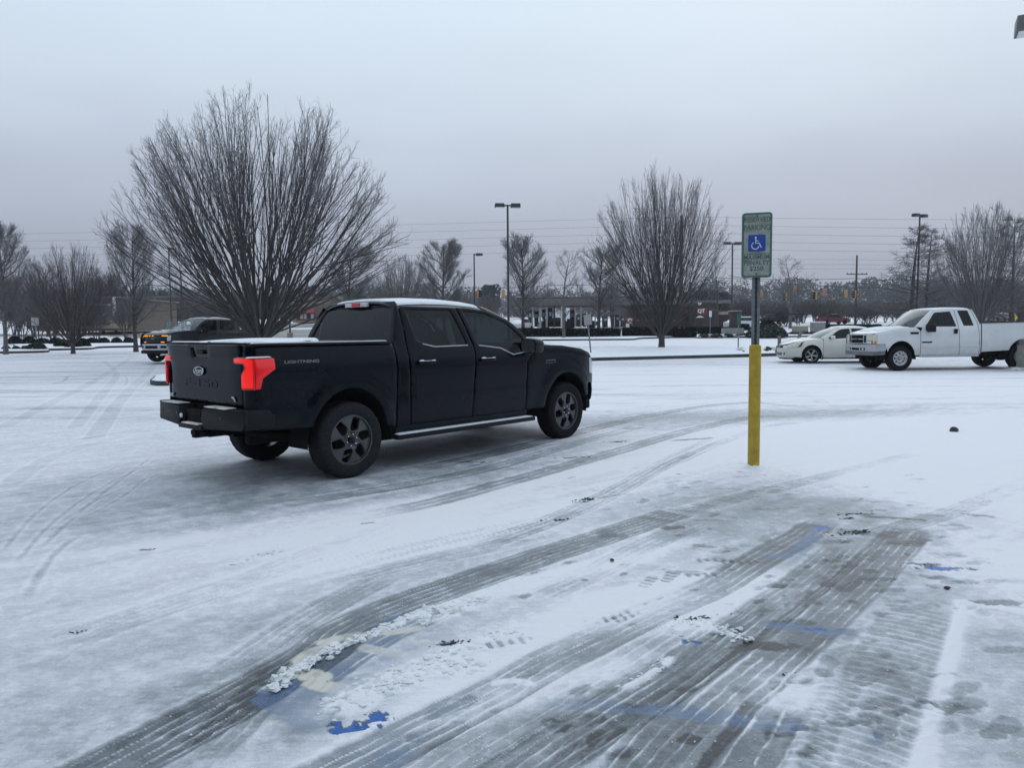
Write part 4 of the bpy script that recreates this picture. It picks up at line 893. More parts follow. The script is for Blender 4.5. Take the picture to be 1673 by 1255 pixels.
        for sg in (1, -1):
            put_text('lettering', 'LIGHTNING', .040, M['galv'], root, lambda u, v, w: (-.62-sg*u, sg*(float(BS(1.285))+.006+w), 1.285+v), sx=1.9, bold=.0012)
            mb = MB(); mb.box((3.38, sg*.998, 1.165), (.20, .004, .012)); mb.box((3.38, sg*.998, 1.128), (.22, .004, .006)); mb.box((3.485, sg*.998, 1.147), (.006, .004, .04)); mb.box((3.275, sg*.998, 1.147), (.006, .004, .04)); mb.build('fender_badge', M['pole_grey'], root)
    # third brake lamp on the cab
    mb = MB(); mb.box((.800, 0, 1.915), (.03, .46, .055)); b3 = mb.build('brake_lamp', M['lamp_clear'], root, bevel=.008)
    MB().box((.786, 0, 1.915), (.02, .16, .045)).build('brake_lamp_lens', M['lamp_red_off'] if not black else mat('lamp_red_mid', (.55, .02, .03), .3, 0, .5, (20, .2)), b3)
    # rear bumper: two wings, dropped centre step, hitch
    mb = MB()
    for sg in (1, -1):
        mb.prism(rounded([(sg*.30, .61), (sg*.93, .63), (sg*.955, .70), (sg*.955, .815), (sg*.93, .835), (sg*.27, .815), (sg*.22, .70)], .015), 0, .20, lambda u, v, w: (-1.335+w+.10*max(0, abs(u)-.82)/.13, u, v))
        mb.box((-1.08, sg*.955, .735), (.30, .06, .19))
    mb.box((-1.22, 0, .70), (.10, .56, .16)); mb.box((-1.27, 0, .615), (.16, .52, .05))
    rbm = mb.build('rear_bumper', M['trim'], root, bevel=.012)
    MB().box((-1.276, .02, .715), (.012, .28, .13)).build('number_plate_recess', M['dark'], rbm, bevel=.004)
    mb = MB()
    for sg in (1, -1): mb.box((-1.26, sg*.50, .838), (.13, .42, .010))
    mb.box((-1.30, 0, .648), (.10, .36, .012)); mb.build('step_pad', M['crust'] if black else M['trim'], rbm, bevel=.003)
    mb = MB(); mb.box((-1.18, 0, .535), (.26, .085, .085)); mb.box((-1.22, 0, .535), (.10, .30, .05)); mb.build('tow_hitch', M['dark'], rbm, bevel=.006)
    for y in (.66, -.66, .30): MB().lathe([(0, -1.342), (.016, -1.340), (.018, -1.335)], 12, 'x', (0, y, .745)).build('parking_sensor', M['gloss_black'], rbm)
    if black: MB().lathe([(0, -1.352), (.022, -1.346), (.026, -1.335)], 12, 'x', (0, .20, .72)).build('number_plate_lamp', M['white'], rbm)
    return root
truck = build_f150('black', (-2.47+.02, 8.65+.02, .0), .838, 'black four door pickup with lit red tail lamps and snow on its bed cover')
def build_superduty(loc, rz, label):
    """older white extended cab pickup, long bed; x forward from the front axle"""
    root = thing('pickup_truck', label, 'pickup truck', loc, rz); pm = M['white_paint']
    WB = 4.03; hz = lambda x: np.interp(x, [-.5, 0, .3, .75, .95], [1.42, 1.405, 1.375, 1.27, 1.17])
    DS = table([.40, .50, .60, .76, .80, 1.0, 1.2, 1.35, 1.43, 1.50, 1.70, 1.90, 2.0], [.95, .985, 1.0, 1.005, 1.01, 1.012, 1.005, .985, .955, .925, .865, .79, .75], .04)
    def S_(x, z):
        x = np.asarray(x, float); z = np.asarray(z, float); bedm = x < -2.64
        b = np.where(bedm, DS(np.minimum(z, 1.2))-.02*np.clip((z-1.2)/.3, 0, 1)**2, DS(z))
        zt = hz(x); t = np.clip((z-(zt-.12))/.12, 0, 1); fe = DS(np.minimum(z, 1.15))-.08*(1-np.sqrt(np.maximum(1-t*t, 0)))
        b = np.where(x > -.60, fe, b)
        for cx in (0, -WB):
            rr = np.hypot((x-cx)/.47, (z-.42)/.56); b = b+.018*sst(1.22, 1.10, rr)*sst(1.2, 1.0, z)
        return b-.09*np.clip((x-.45)/.45, 0, 1)**2
    AF = arch(0, .42, .475, .56, .50, .62); AR = arch(-WB, .42, .475, .56, .60, .62)
    fend = [(-.64, .50)]+AF+[(.52, .88), (.84, .88), (.88, .95), (.87, 1.17), (.75, 1.26), (.3, 1.365), (0, 1.395), (-.5, 1.412), (-.64, 1.30)]
    fdoor = rounded([(-1.93, .50), (-.655, .50), (-.655, 1.25), (-.72, 1.41), (-.80, 1.50), (-1.14, 1.90), (-1.22, 1.935), (-1.76, 1.965), (-1.86, 1.955), (-1.91, 1.42)], .025)
    fwin = rounded([(-.90, 1.43), (-.86, 1.47), (-1.17, 1.86), (-1.24, 1.885), (-1.73, 1.915), (-1.86, 1.42)], .025)
    rdoor = rounded([(-2.60, .52), (-1.945, .50), (-1.925, 1.42), (-1.875, 1.958), (-2.36, 1.975), (-2.42, 1.96), (-2.57, 1.50)], .025)
    rwin = rounded([(-2.10, 1.44), (-2.44, 1.44), (-2.32, 1.935), (-2.26, 1.945), (-1.97, 1.94)], .03)
    cabc = rounded([(-2.645, .52), (-2.612, .52), (-2.582, 1.50), (-2.43, 1.972), (-2.47, 1.98), (-2.56, 1.75), (-2.645, 1.48)], .006)
    bed = [(-5.18, .66), (-4.6, .62)]+AR+[(-2.68, .58), (-2.68, 1.515), (-5.18, 1.545)]
    for sg in (1, -1):
        side_panel('front_fender', pm, root, S_, fend, sg); side_panel('bed_side', pm, root, S_, bed, sg, h=.1); side_panel('cab_corner', pm, root, S_, cabc, sg, roll=.004)
        d1 = side_panel('front_door', pm, root, S_, fdoor, sg, [fwin]); d2 = side_panel('rear_door', pm, root, S_, rdoor, sg, [rwin])
        side_panel('window', M['gtint'], d1, S_, fwin, sg, roll=0, off=-.012); side_panel('window', M['gtint'], d2, S_, rwin, sg, roll=0, off=-.012)
        side_panel('sill', pm, root, S_, [(-2.62, .43), (-.64, .43), (-.64, .495), (-2.62, .515)], sg, off=-.012)
        mb = MB(); mb.box((-1.80, sg*1.018, 1.265), (.12, .03, .155)); mb.build('door_handle', M['gloss_black'], d1, bevel=.008)
        side_panel('door_moulding', pm, d1, S_, rounded([(-1.90, .74), (-.69, .74), (-.69, .80), (-1.90, .80)], .01), sg, roll=.01, off=.012)
        side_panel('door_moulding', pm, d2, S_, rounded([(-2.59, .74), (-1.97, .74), (-1.97, .80), (-2.59, .80)], .01), sg, roll=.01, off=.012)
        side_panel('badge', M['gloss_black'], d1, S_, rounded([(-1.02, .90), (-.68, .90), (-.68, .945), (-1.02, .945)], .01), sg, roll=.004, off=.008)
        side_panel('fender_vent', M['gloss_black'], root, S_, rounded([(-.57, 1.19), (-.30, 1.19), (-.30, 1.26), (-.57, 1.26)], .01), sg, roll=.004, off=.008)
        # tow mirror
        fr = lambda u, v, w: (-.98+w, sg*(1.16+u), 1.38+v)
        mb = MB(); mb.prism(rounded([(-.13, -.13), (.13, -.13), (.14, .05), (.11, .15), (-.12, .14)], .04), 0, .16, fr); mb.box((-.84, sg*1.02, 1.40), (.05, .10, .20)); mb.box((-.86, sg*1.08, 1.43), (.05, .12, .03)); mb.box((-.86, sg*1.08, 1.33), (.05, .12, .03))
        mi = mb.build('door_mirror', M['trim'], root, bevel=.015); MB().prism(rounded([(-.11, -.10), (.11, -.10), (.11, .12), (-.11, .11)], .03), -.004, -.001, fr).build('mirror_glass', M['chrome'], mi)
        MB().box((-.89, sg*1.06, 1.475), (.10, .05, .02)).build('snow_layer', M['snow'], mi, bevel=.008)
        # rail cap, gap line behind the cab, fuel door
        mb = MB(); mb.box((-3.93, sg*.955, 1.545), (2.50, .12, .025), Matrix.Rotation(.012, 3, 'Y')); mb.build('bed_rail', M['trim'], root, bevel=.006)
        if sg > 0:
            c = [(-3.02+.085*math.cos(t), 1.20+.085*math.sin(t)) for t in np.linspace(0, 2*math.pi, 25)[:-1]]; side_panel('fuel_door', pm, root, S_, c, sg, roll=.006, off=.007)
        # lamps
        fxl = lambda u, v: np.stack([.925-.10*np.clip((np.abs(u)-.62)/.33, 0, 1)**1.5, u, v], 1)
        hl = panel_obj('headlight', M['lamp_hazy'], root, rounded([(sg*.60, .985), (sg*.925, .985), (sg*.915, 1.19), (sg*.60, 1.20)], .02), fxl, (-1, 0, 0), roll=.01, off=.006)
        panel_obj('headlight_bowl', M['chrome'], hl, [(sg*.62, 1.01), (sg*.82, 1.01), (sg*.82, 1.17), (sg*.62, 1.17)], fxl, (-1, 0, 0), roll=.004, off=-.012)
        panel_obj('turn_signal', M['lamp_clear'], root, rounded([(sg*.60, .885), (sg*.80, .885), (sg*.80, .975), (sg*.60, .975)], .01), fxl, (-1, 0, 0), roll=.006, off=.006)
        panel_obj('side_marker', M['amber_off'], root, rounded([(sg*.81, .885), (sg*.93, .885), (sg*.93, .975), (sg*.81, .975)], .01), fxl, (-1, 0, 0), roll=.006, off=.006)
        side_panel('side_marker', M['amber_off'], root, S_, [(.78, .89), (.86, .89), (.86, .975), (.78, .975)], sg, roll=.004, off=.012)
        side_panel('headlight', M['lamp_hazy'], root, S_, [(.76, .985), (.86, .985), (.86, 1.18), (.76, 1.20)], sg, roll=.004, off=.012)
        side_panel('pillar', M['trim'], root, S_, [(-2.05, 1.44), (-1.78, 1.44), (-1.72, 1.93), (-1.98, 1.93)], sg, roll=0, off=-.03)
    # roof, screens
    zc = lambda x: np.interp(x, [-2.5, -2.3, -1.8, -1.4, -1.05], [2.005, 2.03, 2.04, 2.03, 1.985])
    fz = lambda u, v: np.stack([u, v, zc(u)-.055*(np.abs(v)/.78)**4-.012*(v/.7)**2], 1)
    rf = panel_obj('roof', pm, root, rounded([(-2.46, -.775), (-2.46, .775), (-1.20, .775), (-1.06, .4), (-1.03, 0), (-1.06, -.4), (-1.20, -.775)], .04), fz, (0, 0, -1), h=.10, roll=.02)
    panel_obj('snow_layer', M['snow'], rf, rounded([(-2.42, -.72), (-2.42, .72), (-1.22, .72), (-1.10, .4), (-1.07, 0), (-1.10, -.4), (-1.22, -.72)], .05), fz, (0, 0, -1), h=.1, roll=.02, off=.024)
    def ws(s, t):
        y = (s-.5)*2; xb, xt = -.30-.22*y*y, -1.03-.12*y*y
        return (xb+(xt-xb)*t, y*(.84+(.68-.84)*t), 1.415+(1.985-.03*y*y-1.415)*t+.03*math.sin(math.pi*t))
    MB().grid(ws, 14, 8).build('windscreen', M['gwind'], root, smooth=True)
    for y0 in (-.15, .60): MB().tube([(-.32, y0, 1.44), (-.50, y0-.2, 1.54), (-.62, y0-.48, 1.60)], .012, 6).build('wiper', M['trim'], root)
    for sg in (1, -1):
        def pil(s, t):
            a = Vector(ws(1. if sg > 0 else 0., t)); px = float(np.interp(t, [0, .2, .8, 1], [-.70, -.82, -1.13, -1.22])); pz = float(np.interp(t, [0, .2, .8, 1], [1.40, 1.51, 1.895, 1.945]))
            b = Vector((px, sg*float(DS(pz)-.004), pz)); return tuple(a.lerp(b, s)+Vector((.25, sg*.6, .6)).normalized()*.02*math.sin(math.pi*s))
        MB().grid(pil, 5, 10).build('windscreen_pillar', pm, root, smooth=True)
    xr = lambda z: -2.645+.19*np.clip((z-1.46)/.52, 0, 1.2)**1.3
    fr = lambda u, v: np.stack([xr(v), u, v], 1); wb = rounded([(-.72, 1.52), (-.62, 1.90), (.62, 1.90), (.72, 1.52)], .05)
    cb = panel_obj('cab_back', pm, root, rounded([(-.96, .9), (-.95, 1.45), (-.77, 1.95), (-.70, 1.985), (.70, 1.985), (.77, 1.95), (.95, 1.45), (.96, .9)], .02), fr, (1, 0, 0), [wb]); panel_obj('rear_window', M['gtint'], cb, wb, fr, (1, 0, 0), roll=0, off=-.01)
    fh = lambda u, v: np.stack([u, v, hz(u)+.045*(1-(v/.9)**2)-.02+.02*np.exp(-((np.abs(v)-.45)/.12)**2)], 1)
    hd = panel_obj('bonnet', pm, root, rounded([(-.45, -.9), (-.26, -.45), (-.22, 0), (-.26, .45), (-.45, .9), (.4, .88), (.78, .84), (.88, .58), (.90, 0), (.88, -.58), (.78, -.84), (.4, -.88)][::-1], .03), fh, (0, 0, -1), h=.09, roll=.02)
    panel_obj('snow_layer', M['snow'], hd, rounded([(-.40, -.82), (-.24, -.4), (-.20, 0), (-.24, .4), (-.40, .82), (.2, .76), (.6, .66), (.70, .2), (.72, -.3), (.4, -.78)], .08), fh, (0, 0, -1), h=.08, roll=.015, off=.017)
    # grille: plated surround, slats, small side opening
    fx = lambda u, v: np.stack([.955-.05*(np.abs(u)/.6)**2, u, v], 1)
    ho = [rounded([(-.40, .915), (.40, .915), (.40, 1.175), (-.40, 1.175)], .02)]+[rounded([(s*.435, .93), (s*.55, .93), (s*.55, 1.165), (s*.435, 1.165)], .02) for s in (1, -1)]
    gr = panel_obj('grille', M['silver'], root, rounded([(-.585, .885), (.585, .885), (.57, 1.215), (-.57, 1.215)], .03), fx, (-1, 0, 0), ho, roll=.014, off=.02)
    MB().box((.90, 0, 1.05), (.02, 1.14, .30)).build('radiator', M['dark'], gr)
    for z in (.955, 1.00, 1.09, 1.135): MB().box((.945, 0, z), (.015, .80, .014)).build('grille_slat', M['trim'], gr)
    MB().box((.955, 0, 1.045), (.02, .80, .03)).build('grille_slat', M['silver'], gr, bevel=.005)
    ov = [(.09*math.cos(t), .036*math.sin(t)) for t in np.linspace(0, 2*math.pi, 25)[:-1]]; ob = MB().prism(ov, 0, .012, lambda u, v, w: (.966+w, u, 1.045+v)).build('badge', M['gloss_black'], gr)
    put_text('lettering', 'Ford', .06, M['silver'], ob, lambda u, v, w: (.980+w, u, 1.045+v), shear=.3)
    fb = lambda u, v: np.stack([1.03-.17*(np.abs(u)/.98)**2.6-.0*v, u, v], 1)
    oph = [rounded([(-.56, .67), (.56, .67), (.60, .755), (-.60, .755)], .02)]
    bp = panel_obj('front_bumper', M['silver'], root, rounded([(-1.0, .62), (1.0, .62), (1.0, .865), (-1.0, .865)], .04), fb, (-1, 0, 0), oph, roll=.02)
    low = panel_obj('bumper_valance', M['pole_grey'], bp, rounded([(-.96, .51), (.96, .51), (1.0, .655), (-1.0, .655)], .03), fb, (-1, 0, 0), roll=.02, off=.008)
    panel_obj('bumper_opening', M['dark'], bp, oph[0], fb, (-1, 0, 0), roll=0, off=-.04)
    for sg in (1, -1):
        S2 = lambda x, z: S_(x, z)+.0
        side_panel('bumper_end', M['silver'], bp, lambda x, z: 1.0-.05*np.clip((x-.5)/.4, 0, 1)**2+0*z, rounded([(.50, .66), (.88, .62), (.88, .865), (.44, .865)], .03), sg, roll=.012)
        side_panel('bumper_end', M['pole_grey'], bp, lambda x, z: 1.003-.05*np.clip((x-.5)/.4, 0, 1)**2+0*z, rounded([(.52, .53), (.88, .51), (.88, .65), (.50, .67)], .02), sg, roll=.012)
        for yy in (.28, .45): MB().lathe([(.0, .99), (.035, 1.0), (.04, .96)], 14, 'x', (0, sg*yy, .712)).build('fog_lamp', M['chrome'] if yy < .4 else M['lamp_clear'], bp, smooth=True)
    # insides and chassis
    mb = MB(); mb.box((-1.6, 0, .50), (2.0, 1.86, .10)); mb.box((-1.63, .93, .92), (1.98, .03, .86)); mb.box((-1.63, -.93, .92), (1.98, .03, .86)); mb.box((-.60, 0, .95), (.10, 1.84, .85)); mb.build('cab_lining', M['dark'], root)
    mb = MB(); mb.box((.10, 0, .95), (1.3, 1.2, .60)); mb.build('engine_bay', M['dark'], root)
    mb = MB(); mb.box((-3.92, 0, .82), (2.5, 1.1, .10)); mb.box((-3.92, .62, 1.15), (2.5, .04, .66)); mb.box((-3.92, -.62, 1.15), (2.5, .04, .66)); mb.box((-2.72, 0, 1.15), (.06, 1.86, .66)); mb.build('bed', M['dark'], root)
    MB().box((-5.20, 0, 1.10), (.05, 1.80, .86)).build('tailgate', pm, root, bevel=.02)
    mb = MB(); mb.box((-2.2, .45, .55), (5.9, .09, .18)); mb.box((-2.2, -.45, .55), (5.9, .09, .18)); mb.box((-1.2, 0, .52), (1.2, .8, .12)); mb.tube([(0, -.8, .42), (0, .8, .42)], .06, 8); mb.tube([(-WB, -.8, .42), (-WB, .8, .42)], .06, 8); mb.lathe([(0, -.2), (.17, -.1), (.17, .1), (0, .2)], 12, 'x', (-WB, 0, .42))
    mb.box((-1.1, .80, .47), (.6, .08, .06)); mb.build('chassis', M['dark'], root)
    liner(root, 0, .52, .62, .97, .42, 1.05); liner(root, -WB, .52, .62, .97, .42, 1.05)
    interior(root, [(-1.45, (.42, -.42))], -.78, 1.42, .80)
    for x in (0, -WB):
        for sg in (1, -1): make_wheel(root, x, sg, .985, .41, .27, .235, 'holes8', M['steel'], M['rubber'], .012, 8)
    MB().box((-2.35, .25, 2.06), (.02, .02, .05)).build('cab_antenna', M['dark'], root)
    return root
def build_sedan(loc, rz, label):
    root = thing('sedan', label, 'car', loc, rz); pm = M['pearl_paint']; WB = 2.74
    hz = lambda x: np.interp(x, [-.62, -.3, 0, .3, .6, .85, .98], [.99, .985, .96, .91, .83, .735, .66])
    belt = lambda x: np.interp(x, [-3.6, -2.6, -1.5, -.5], [1.04, 1.02, .98, .93])
    DS = table([.20, .28, .40, .60, .80, .90, .96, 1.02, 1.2, 1.35, 1.45], [.84, .875, .895, .905, .895, .875, .85, .815, .74, .66, .60], .05)
    def S_(x, z):
        x = np.asarray(x, float); z = np.asarray(z, float)
        zt = hz(x); t = np.clip((z-(zt-.14))/.14, 0, 1); fe = DS(np.minimum(z, .8))-.12*(1-np.sqrt(np.maximum(1-t*t, 0)))
        b = np.where(x > -.40, fe, DS(z))
        for cx in (0, -WB):
            rr = np.hypot(x-cx, z-.32)/.38; b = b+.012*sst(1.3, 1.06, rr)*sst(.85, .7, z)
        b = b-.006*np.exp(-((z-.52)/.05)**2)
        return b-.34*np.clip((x-.38)/.62, 0, 1)**2-.20*np.clip((-3.2-x)/.6, 0, 1)**2
    AF = arch(0, .33, .385, .40, .20, .24); AR = arch(-WB, .33, .385, .40, .24, .20)
    fend = [(-.43, .20)]+AF+[(.60, .26), (.86, .28), (.90, .45), (.93, .60), (.85, .725), (.6, .82), (.3, .90), (0, .95), (-.3, .975), (-.43, .93)]
    fdoor = rounded([(-1.53, .22), (-.44, .22), (-.44, .90), (-.62, 1.0), (-1.05, 1.30), (-1.20, 1.345), (-1.50, 1.37), (-1.53, 1.0)], .03)
    fwin = rounded([(-1.49, .985), (-.68, .945), (-.62, .975), (-1.04, 1.275), (-1.18, 1.32), (-1.46, 1.345)], .02)
    rdoor = rounded([(-1.54, .22), (-2.32, .24), (-2.45, .60), (-2.60, 1.0), (-2.50, 1.18), (-2.2, 1.33), (-1.95, 1.365), (-1.51, 1.37)], .03)
    rwin = rounded([(-1.55, .985), (-2.50, 1.01), (-2.43, 1.14), (-2.17, 1.29), (-1.93, 1.335), (-1.53, 1.345)], .02)
    rear = [(-3.62, .25), (-3.2, .22)]+AR+[(-2.33, .23), (-2.46, .60), (-2.62, 1.0), (-2.52, 1.19), (-2.22, 1.345), (-2.30, 1.345), (-2.75, 1.15), (-3.05, 1.02), (-3.6, .99), (-3.66, .70)]
    for sg in (1, -1):
        side_panel('front_fender', pm, root, S_, fend, sg); side_panel('rear_quarter', pm, root, S_, rear, sg)
        d1 = side_panel('front_door', pm, root, S_, fdoor, sg, [fwin]); d2 = side_panel('rear_door', pm, root, S_, rdoor, sg, [rwin])
        side_panel('window', M['gtint'], d1, S_, fwin, sg, roll=0, off=-.01); side_panel('window', M['gtint'], d2, S_, rwin, sg, roll=0, off=-.01)
        for hx, dd in ((-1.38, d1), (-2.30, d2)): MB().box((hx, sg*.905, .80), (.20, .03, .03)).build('door_handle', pm, dd, bevel=.008)
        mb = MB(); mb.prism(rounded([(-.09, -.055), (.10, -.05), (.10, .04), (.04, .07), (-.09, .05)], .03), 0, .12, lambda u, v, w: (-.80+w, sg*(1.0+u), 1.01+v)); mb.box((-.74, sg*.89, .97), (.08, .12, .03)); mb.build('door_mirror', pm, root, bevel=.014)
        side_panel('headlight', M['lamp_hazy'], root, S_, rounded([(.56, .62), (.88, .60), (.86, .70), (.60, .80), (.30, .87), (.42, .76)], .02), sg, roll=.01, off=.01)
        side_panel('side_marker', M['red_dull'], root, S_, rounded([(.42, .665), (.56, .625), (.40, .82), (.30, .86)], .01), sg, roll=.005, off=.018)
        MB().box((-.40, sg*.84, .26), (.02, .12, .20)).build('mud_flap', M['trim'], root)
        side_panel('pillar', M['trim'], root, S_, [(-1.62, .98), (-1.42, .98), (-1.40, 1.34), (-1.60, 1.34)], sg, roll=0, off=-.025)
    zc = lambda x: np.interp(x, [-2.7, -2.3, -1.9, -1.5, -1.15, -.95], [1.24, 1.37, 1.43, 1.445, 1.42, 1.375])
    fz = lambda u, v: np.stack([u, v, zc(u)-.065*(np.abs(v)/.62)**3], 1)
    rf = panel_obj('roof', pm, root, rounded([(-2.25, -.61), (-2.35, 0), (-2.25, .61), (-1.15, .655), (-1.02, .35), (-.99, 0), (-1.02, -.35), (-1.15, -.655)], .03), fz, (0, 0, -1), h=.08, roll=.02)
    panel_obj('snow_layer', M['snow'], rf, rounded([(-2.20, -.55), (-2.30, 0), (-2.20, .55), (-1.20, .60), (-1.08, .3), (-1.05, 0), (-1.08, -.3), (-1.20, -.60)], .05), fz, (0, 0, -1), h=.08, roll=.02, off=.02)
    def ws(s, t):
        y = (s-.5)*2; xb, xt = -.05-.30*y*y, -.99-.14*y*y
        return (xb+(xt-xb)*t, y*(.76+(.58-.76)*t), .985+(1.385-.045*y*y-.985)*t+.04*math.sin(math.pi*t))
    def rw(s, t):
        y = (s-.5)*2; xb, xt = -3.02+.20*y*y, -2.32+.10*y*y
        return (xb+(xt-xb)*t, y*(.70+(.55-.70)*t), 1.03+(1.36-.04*y*y-1.03)*t+.03*math.sin(math.pi*t))
    MB().grid(ws, 14, 8).build('windscreen', M['gwind'], root, smooth=True); MB().grid(rw, 14, 8).build('rear_window', M['gtint'], root, smooth=True)
    for sg in (1, -1):
        def pil(s, t):
            a = Vector(ws(1. if sg > 0 else 0., t)); px = float(np.interp(t, [0, .2, .8, 1], [-.46, -.62, -1.04, -1.18])); pz = float(np.interp(t, [0, .2, .8, 1], [.92, 1.0, 1.295, 1.345]))
            b = Vector((px, sg*float(DS(pz)-.004), pz)); return tuple(a.lerp(b, s)+Vector((.2, sg*.5, .6)).normalized()*.018*math.sin(math.pi*s))
        MB().grid(pil, 5, 10).build('windscreen_pillar', pm, root, smooth=True)
        def pil2(s, t):
            a = Vector(rw(1. if sg > 0 else 0., t)); px = -2.75+(-2.24+2.75)*t; pz = 1.15+(1.345-1.15)*t if t > .05 else 1.10
            b = Vector((px-(1-t)*.2, sg*float(DS(pz)-.004), pz)); return tuple(a.lerp(b, s))
        MB().grid(pil2, 4, 8).build('rear_pillar', pm, root, smooth=True)
    fh = lambda u, v: np.stack([u, v, hz(u)+.05*(1-(v/.75)**2)-.035*(1-np.clip((u+.3)/.5, 0, 1))*0-.012], 1)
    hd = panel_obj('bonnet', pm, root, rounded([(-.40, -.80), (-.12, -.5), (-.02, 0), (-.12, .5), (-.40, .80), (0, .79), (.4, .70), (.75, .52), (.90, .3), (.93, 0), (.90, -.3), (.75, -.52), (.4, -.70), (0, -.79)][::-1], .03), fh, (0, 0, -1), h=.08, roll=.015)
    panel_obj('snow_layer', M['snow'], hd, rounded([(-.1, -.45), (0, 0), (-.1, .45), (.2, .5), (.35, .1), (.3, -.4)], .08), fh, (0, 0, -1), h=.08, roll=.01, off=.01)
    ftk = lambda u, v: np.stack([u, v, 1.02-.03*np.clip((-3.1-u)/.6, 0, 1)+.02*(1-(v/.7)**2)-.01], 1)
    panel_obj('boot_lid', pm, root, rounded([(-3.66, -.55), (-3.70, 0), (-3.66, .55), (-3.0, .74), (-3.04, 0), (-3.0, -.74)], .03), ftk, (0, 0, -1), h=.1, roll=.015)
    nose = lambda u, v: np.stack([1.0-.20*(np.abs(u)/.72)**2.4-.10*np.clip((v-.58)/.14, 0, 1)**2, u, v], 1)
    holes = [rounded([(-.38, .60), (.38, .60), (.34, .685), (-.34, .685)], .02), rounded([(-.30, .33), (.30, .33), (.32, .43), (-.32, .43)], .02)]+[rounded([(s*.42, .34), (s*.64, .35), (s*.64, .43), (s*.42, .43)], .02) for s in (1, -1)]
    fa = panel_obj('front_bumper', pm, root, rounded([(-.72, .22), (.72, .22), (.74, .60), (.62, .70), (-.62, .70), (-.74, .60)], .05), nose, (-1, 0, 0), holes, roll=.015)
    for nm_, hh in zip(('grille', 'bumper_opening', 'bumper_opening', 'bumper_opening'), holes): panel_obj(nm_, M['gloss_black'], fa, hh, nose, (-1, 0, 0), roll=0, off=-.03)
    for sg in (1, -1): side_panel('bumper_end', pm, fa, lambda x, z: S_(np.minimum(x, .9), z)*(1-.02*0), rounded([(.62, .23), (.86, .22), (.96, .40), (.93, .60), (.80, .68)], .02), sg, roll=.006, off=-.006)
    MB().prism([(-.03, -.03), (.03, -.03), (.04, .03), (.02, .03), (.015, 0), (-.015, 0), (-.02, .03), (-.04, .03)], 0, .006, lambda u, v, w: (.962+w, u, .645+v)).build('badge', M['chrome'], fa)
    tail = lambda u, v: np.stack([-3.72+.12*(np.abs(u)/.75)**2.2, u, v], 1)
    panel_obj('rear_bumper', pm, root, rounded([(-.74, .25), (.74, .25), (.70, 1.0), (-.70, 1.0)], .05), tail, (1, 0, 0), roll=.02)
    for sg in (1, -1): panel_obj('tail_lamp', M['lamp_red_off'], root, rounded([(sg*.45, .82), (sg*.70, .82), (sg*.68, .94), (sg*.45, .94)], .02), tail, (1, 0, 0), roll=.01, off=.01)
    mb = MB(); mb.box((-1.5, 0, .25), (2.0, 1.66, .10)); mb.box((-1.42, .82, .55), (1.9, .02, .62)); mb.box((-1.42, -.82, .55), (1.9, .02, .62)); mb.box((-.42, 0, .55), (.06, 1.60, .62)); mb.build('cab_lining', M['dark'], root)
    mb = MB(); mb.box((.25, 0, .45), (1.0, 1.0, .34)); mb.box((-3.0, 0, .55), (1.1, 1.1, .6)); mb.box((-1.3, 0, .20), (4.3, .9, .08)); mb.build('underbody', M['dark'], root)
    liner(root, 0, .40, .55, .87, .33); liner(root, -WB, .40, .55, .87, .33); interior(root, [(-1.3, (.36, -.36))], -.62, 1.02, .70, 1, .28)
    for x in (0, -WB):
        for sg in (1, -1): make_wheel(root, x, sg, .885, .33, .20, .225, 'spoke', M['alloy'], M['rubber'], .004, 5)
    return root
def at_z(x, y): return (x, y, float(T(y)))
white_truck = build_superduty((12.62, 25.18, float(T(25.18))-.01), 3.176, 'white extended cab pickup with chrome grille, black tow mirrors and snow on its roof')
sedan = build_sedan((11.6, 29.5, float(T(29.5))-.02), 3.08, 'cream white sedan parked half hidden behind the white pickup')
grey_truck = build_f150('grey', (-15.0+3.75*math.cos(4.20+math.pi), 32.6+3.75*math.sin(4.20+math.pi), float(T(33.6))), 4.20, 'dark grey pickup with amber lights on its grille and its far door open')
for t_, pitch in ((truck, 0), (white_truck, .007), (grey_truck, -.010)): t_.rotation_mode = 'XYZ'; t_.rotation_euler.y = pitch
# ---------------------------------------------------------------- trees
def unit(v): return v/(np.linalg.norm(v, axis=-1, keepdims=True)+1e-9)
def grow(rs, base, d0, Ln, K, trop, wig):
    """polylines (n,K+1,3) from base points along d0; trop bends towards up"""
    n = len(base); P = np.zeros((n, K+1, 3)); P[:, 0] = base; d = unit(d0)
    for k in range(K):
        d = unit(d+np.array([0, 0, 1.])*np.reshape(trop, (-1, 1))/K+rs.normal(0, wig, (n, 3)))
        P[:, k+1] = P[:, k]+d*np.reshape(Ln, (-1, 1))/K
    return P
def children(rs, P, per, t0, t1, ang, sd=.15, flat=0.):
    """start points and directions of side branches"""
    n, K1, _ = P.shape; idx = np.repeat(np.arange(n), per); t = np.tile(np.linspace(t0, t1, per), n)+rs.uniform(-.5, .5, n*per)*(t1-t0)/per
    t = np.clip(t, .02, .99); f = t*(K1-1); i = np.minimum(f.astype(int), K1-2); fr = (f-i)[:, None]
    a = P[idx, i]; b = P[idx, i+1]; tan = unit(b-a); pos = a+(b-a)*fr
    r = unit(rs.normal(0, 1, (len(idx), 3))*np.array([1, 1, 1-flat])); side = unit(r-tan*(r*tan).sum(1, keepdims=True)); an = ang+rs.normal(0, sd, len(idx))
    return idx, t, pos, unit(tan*np.cos(an)[:, None]+side*np.sin(an)[:, None])
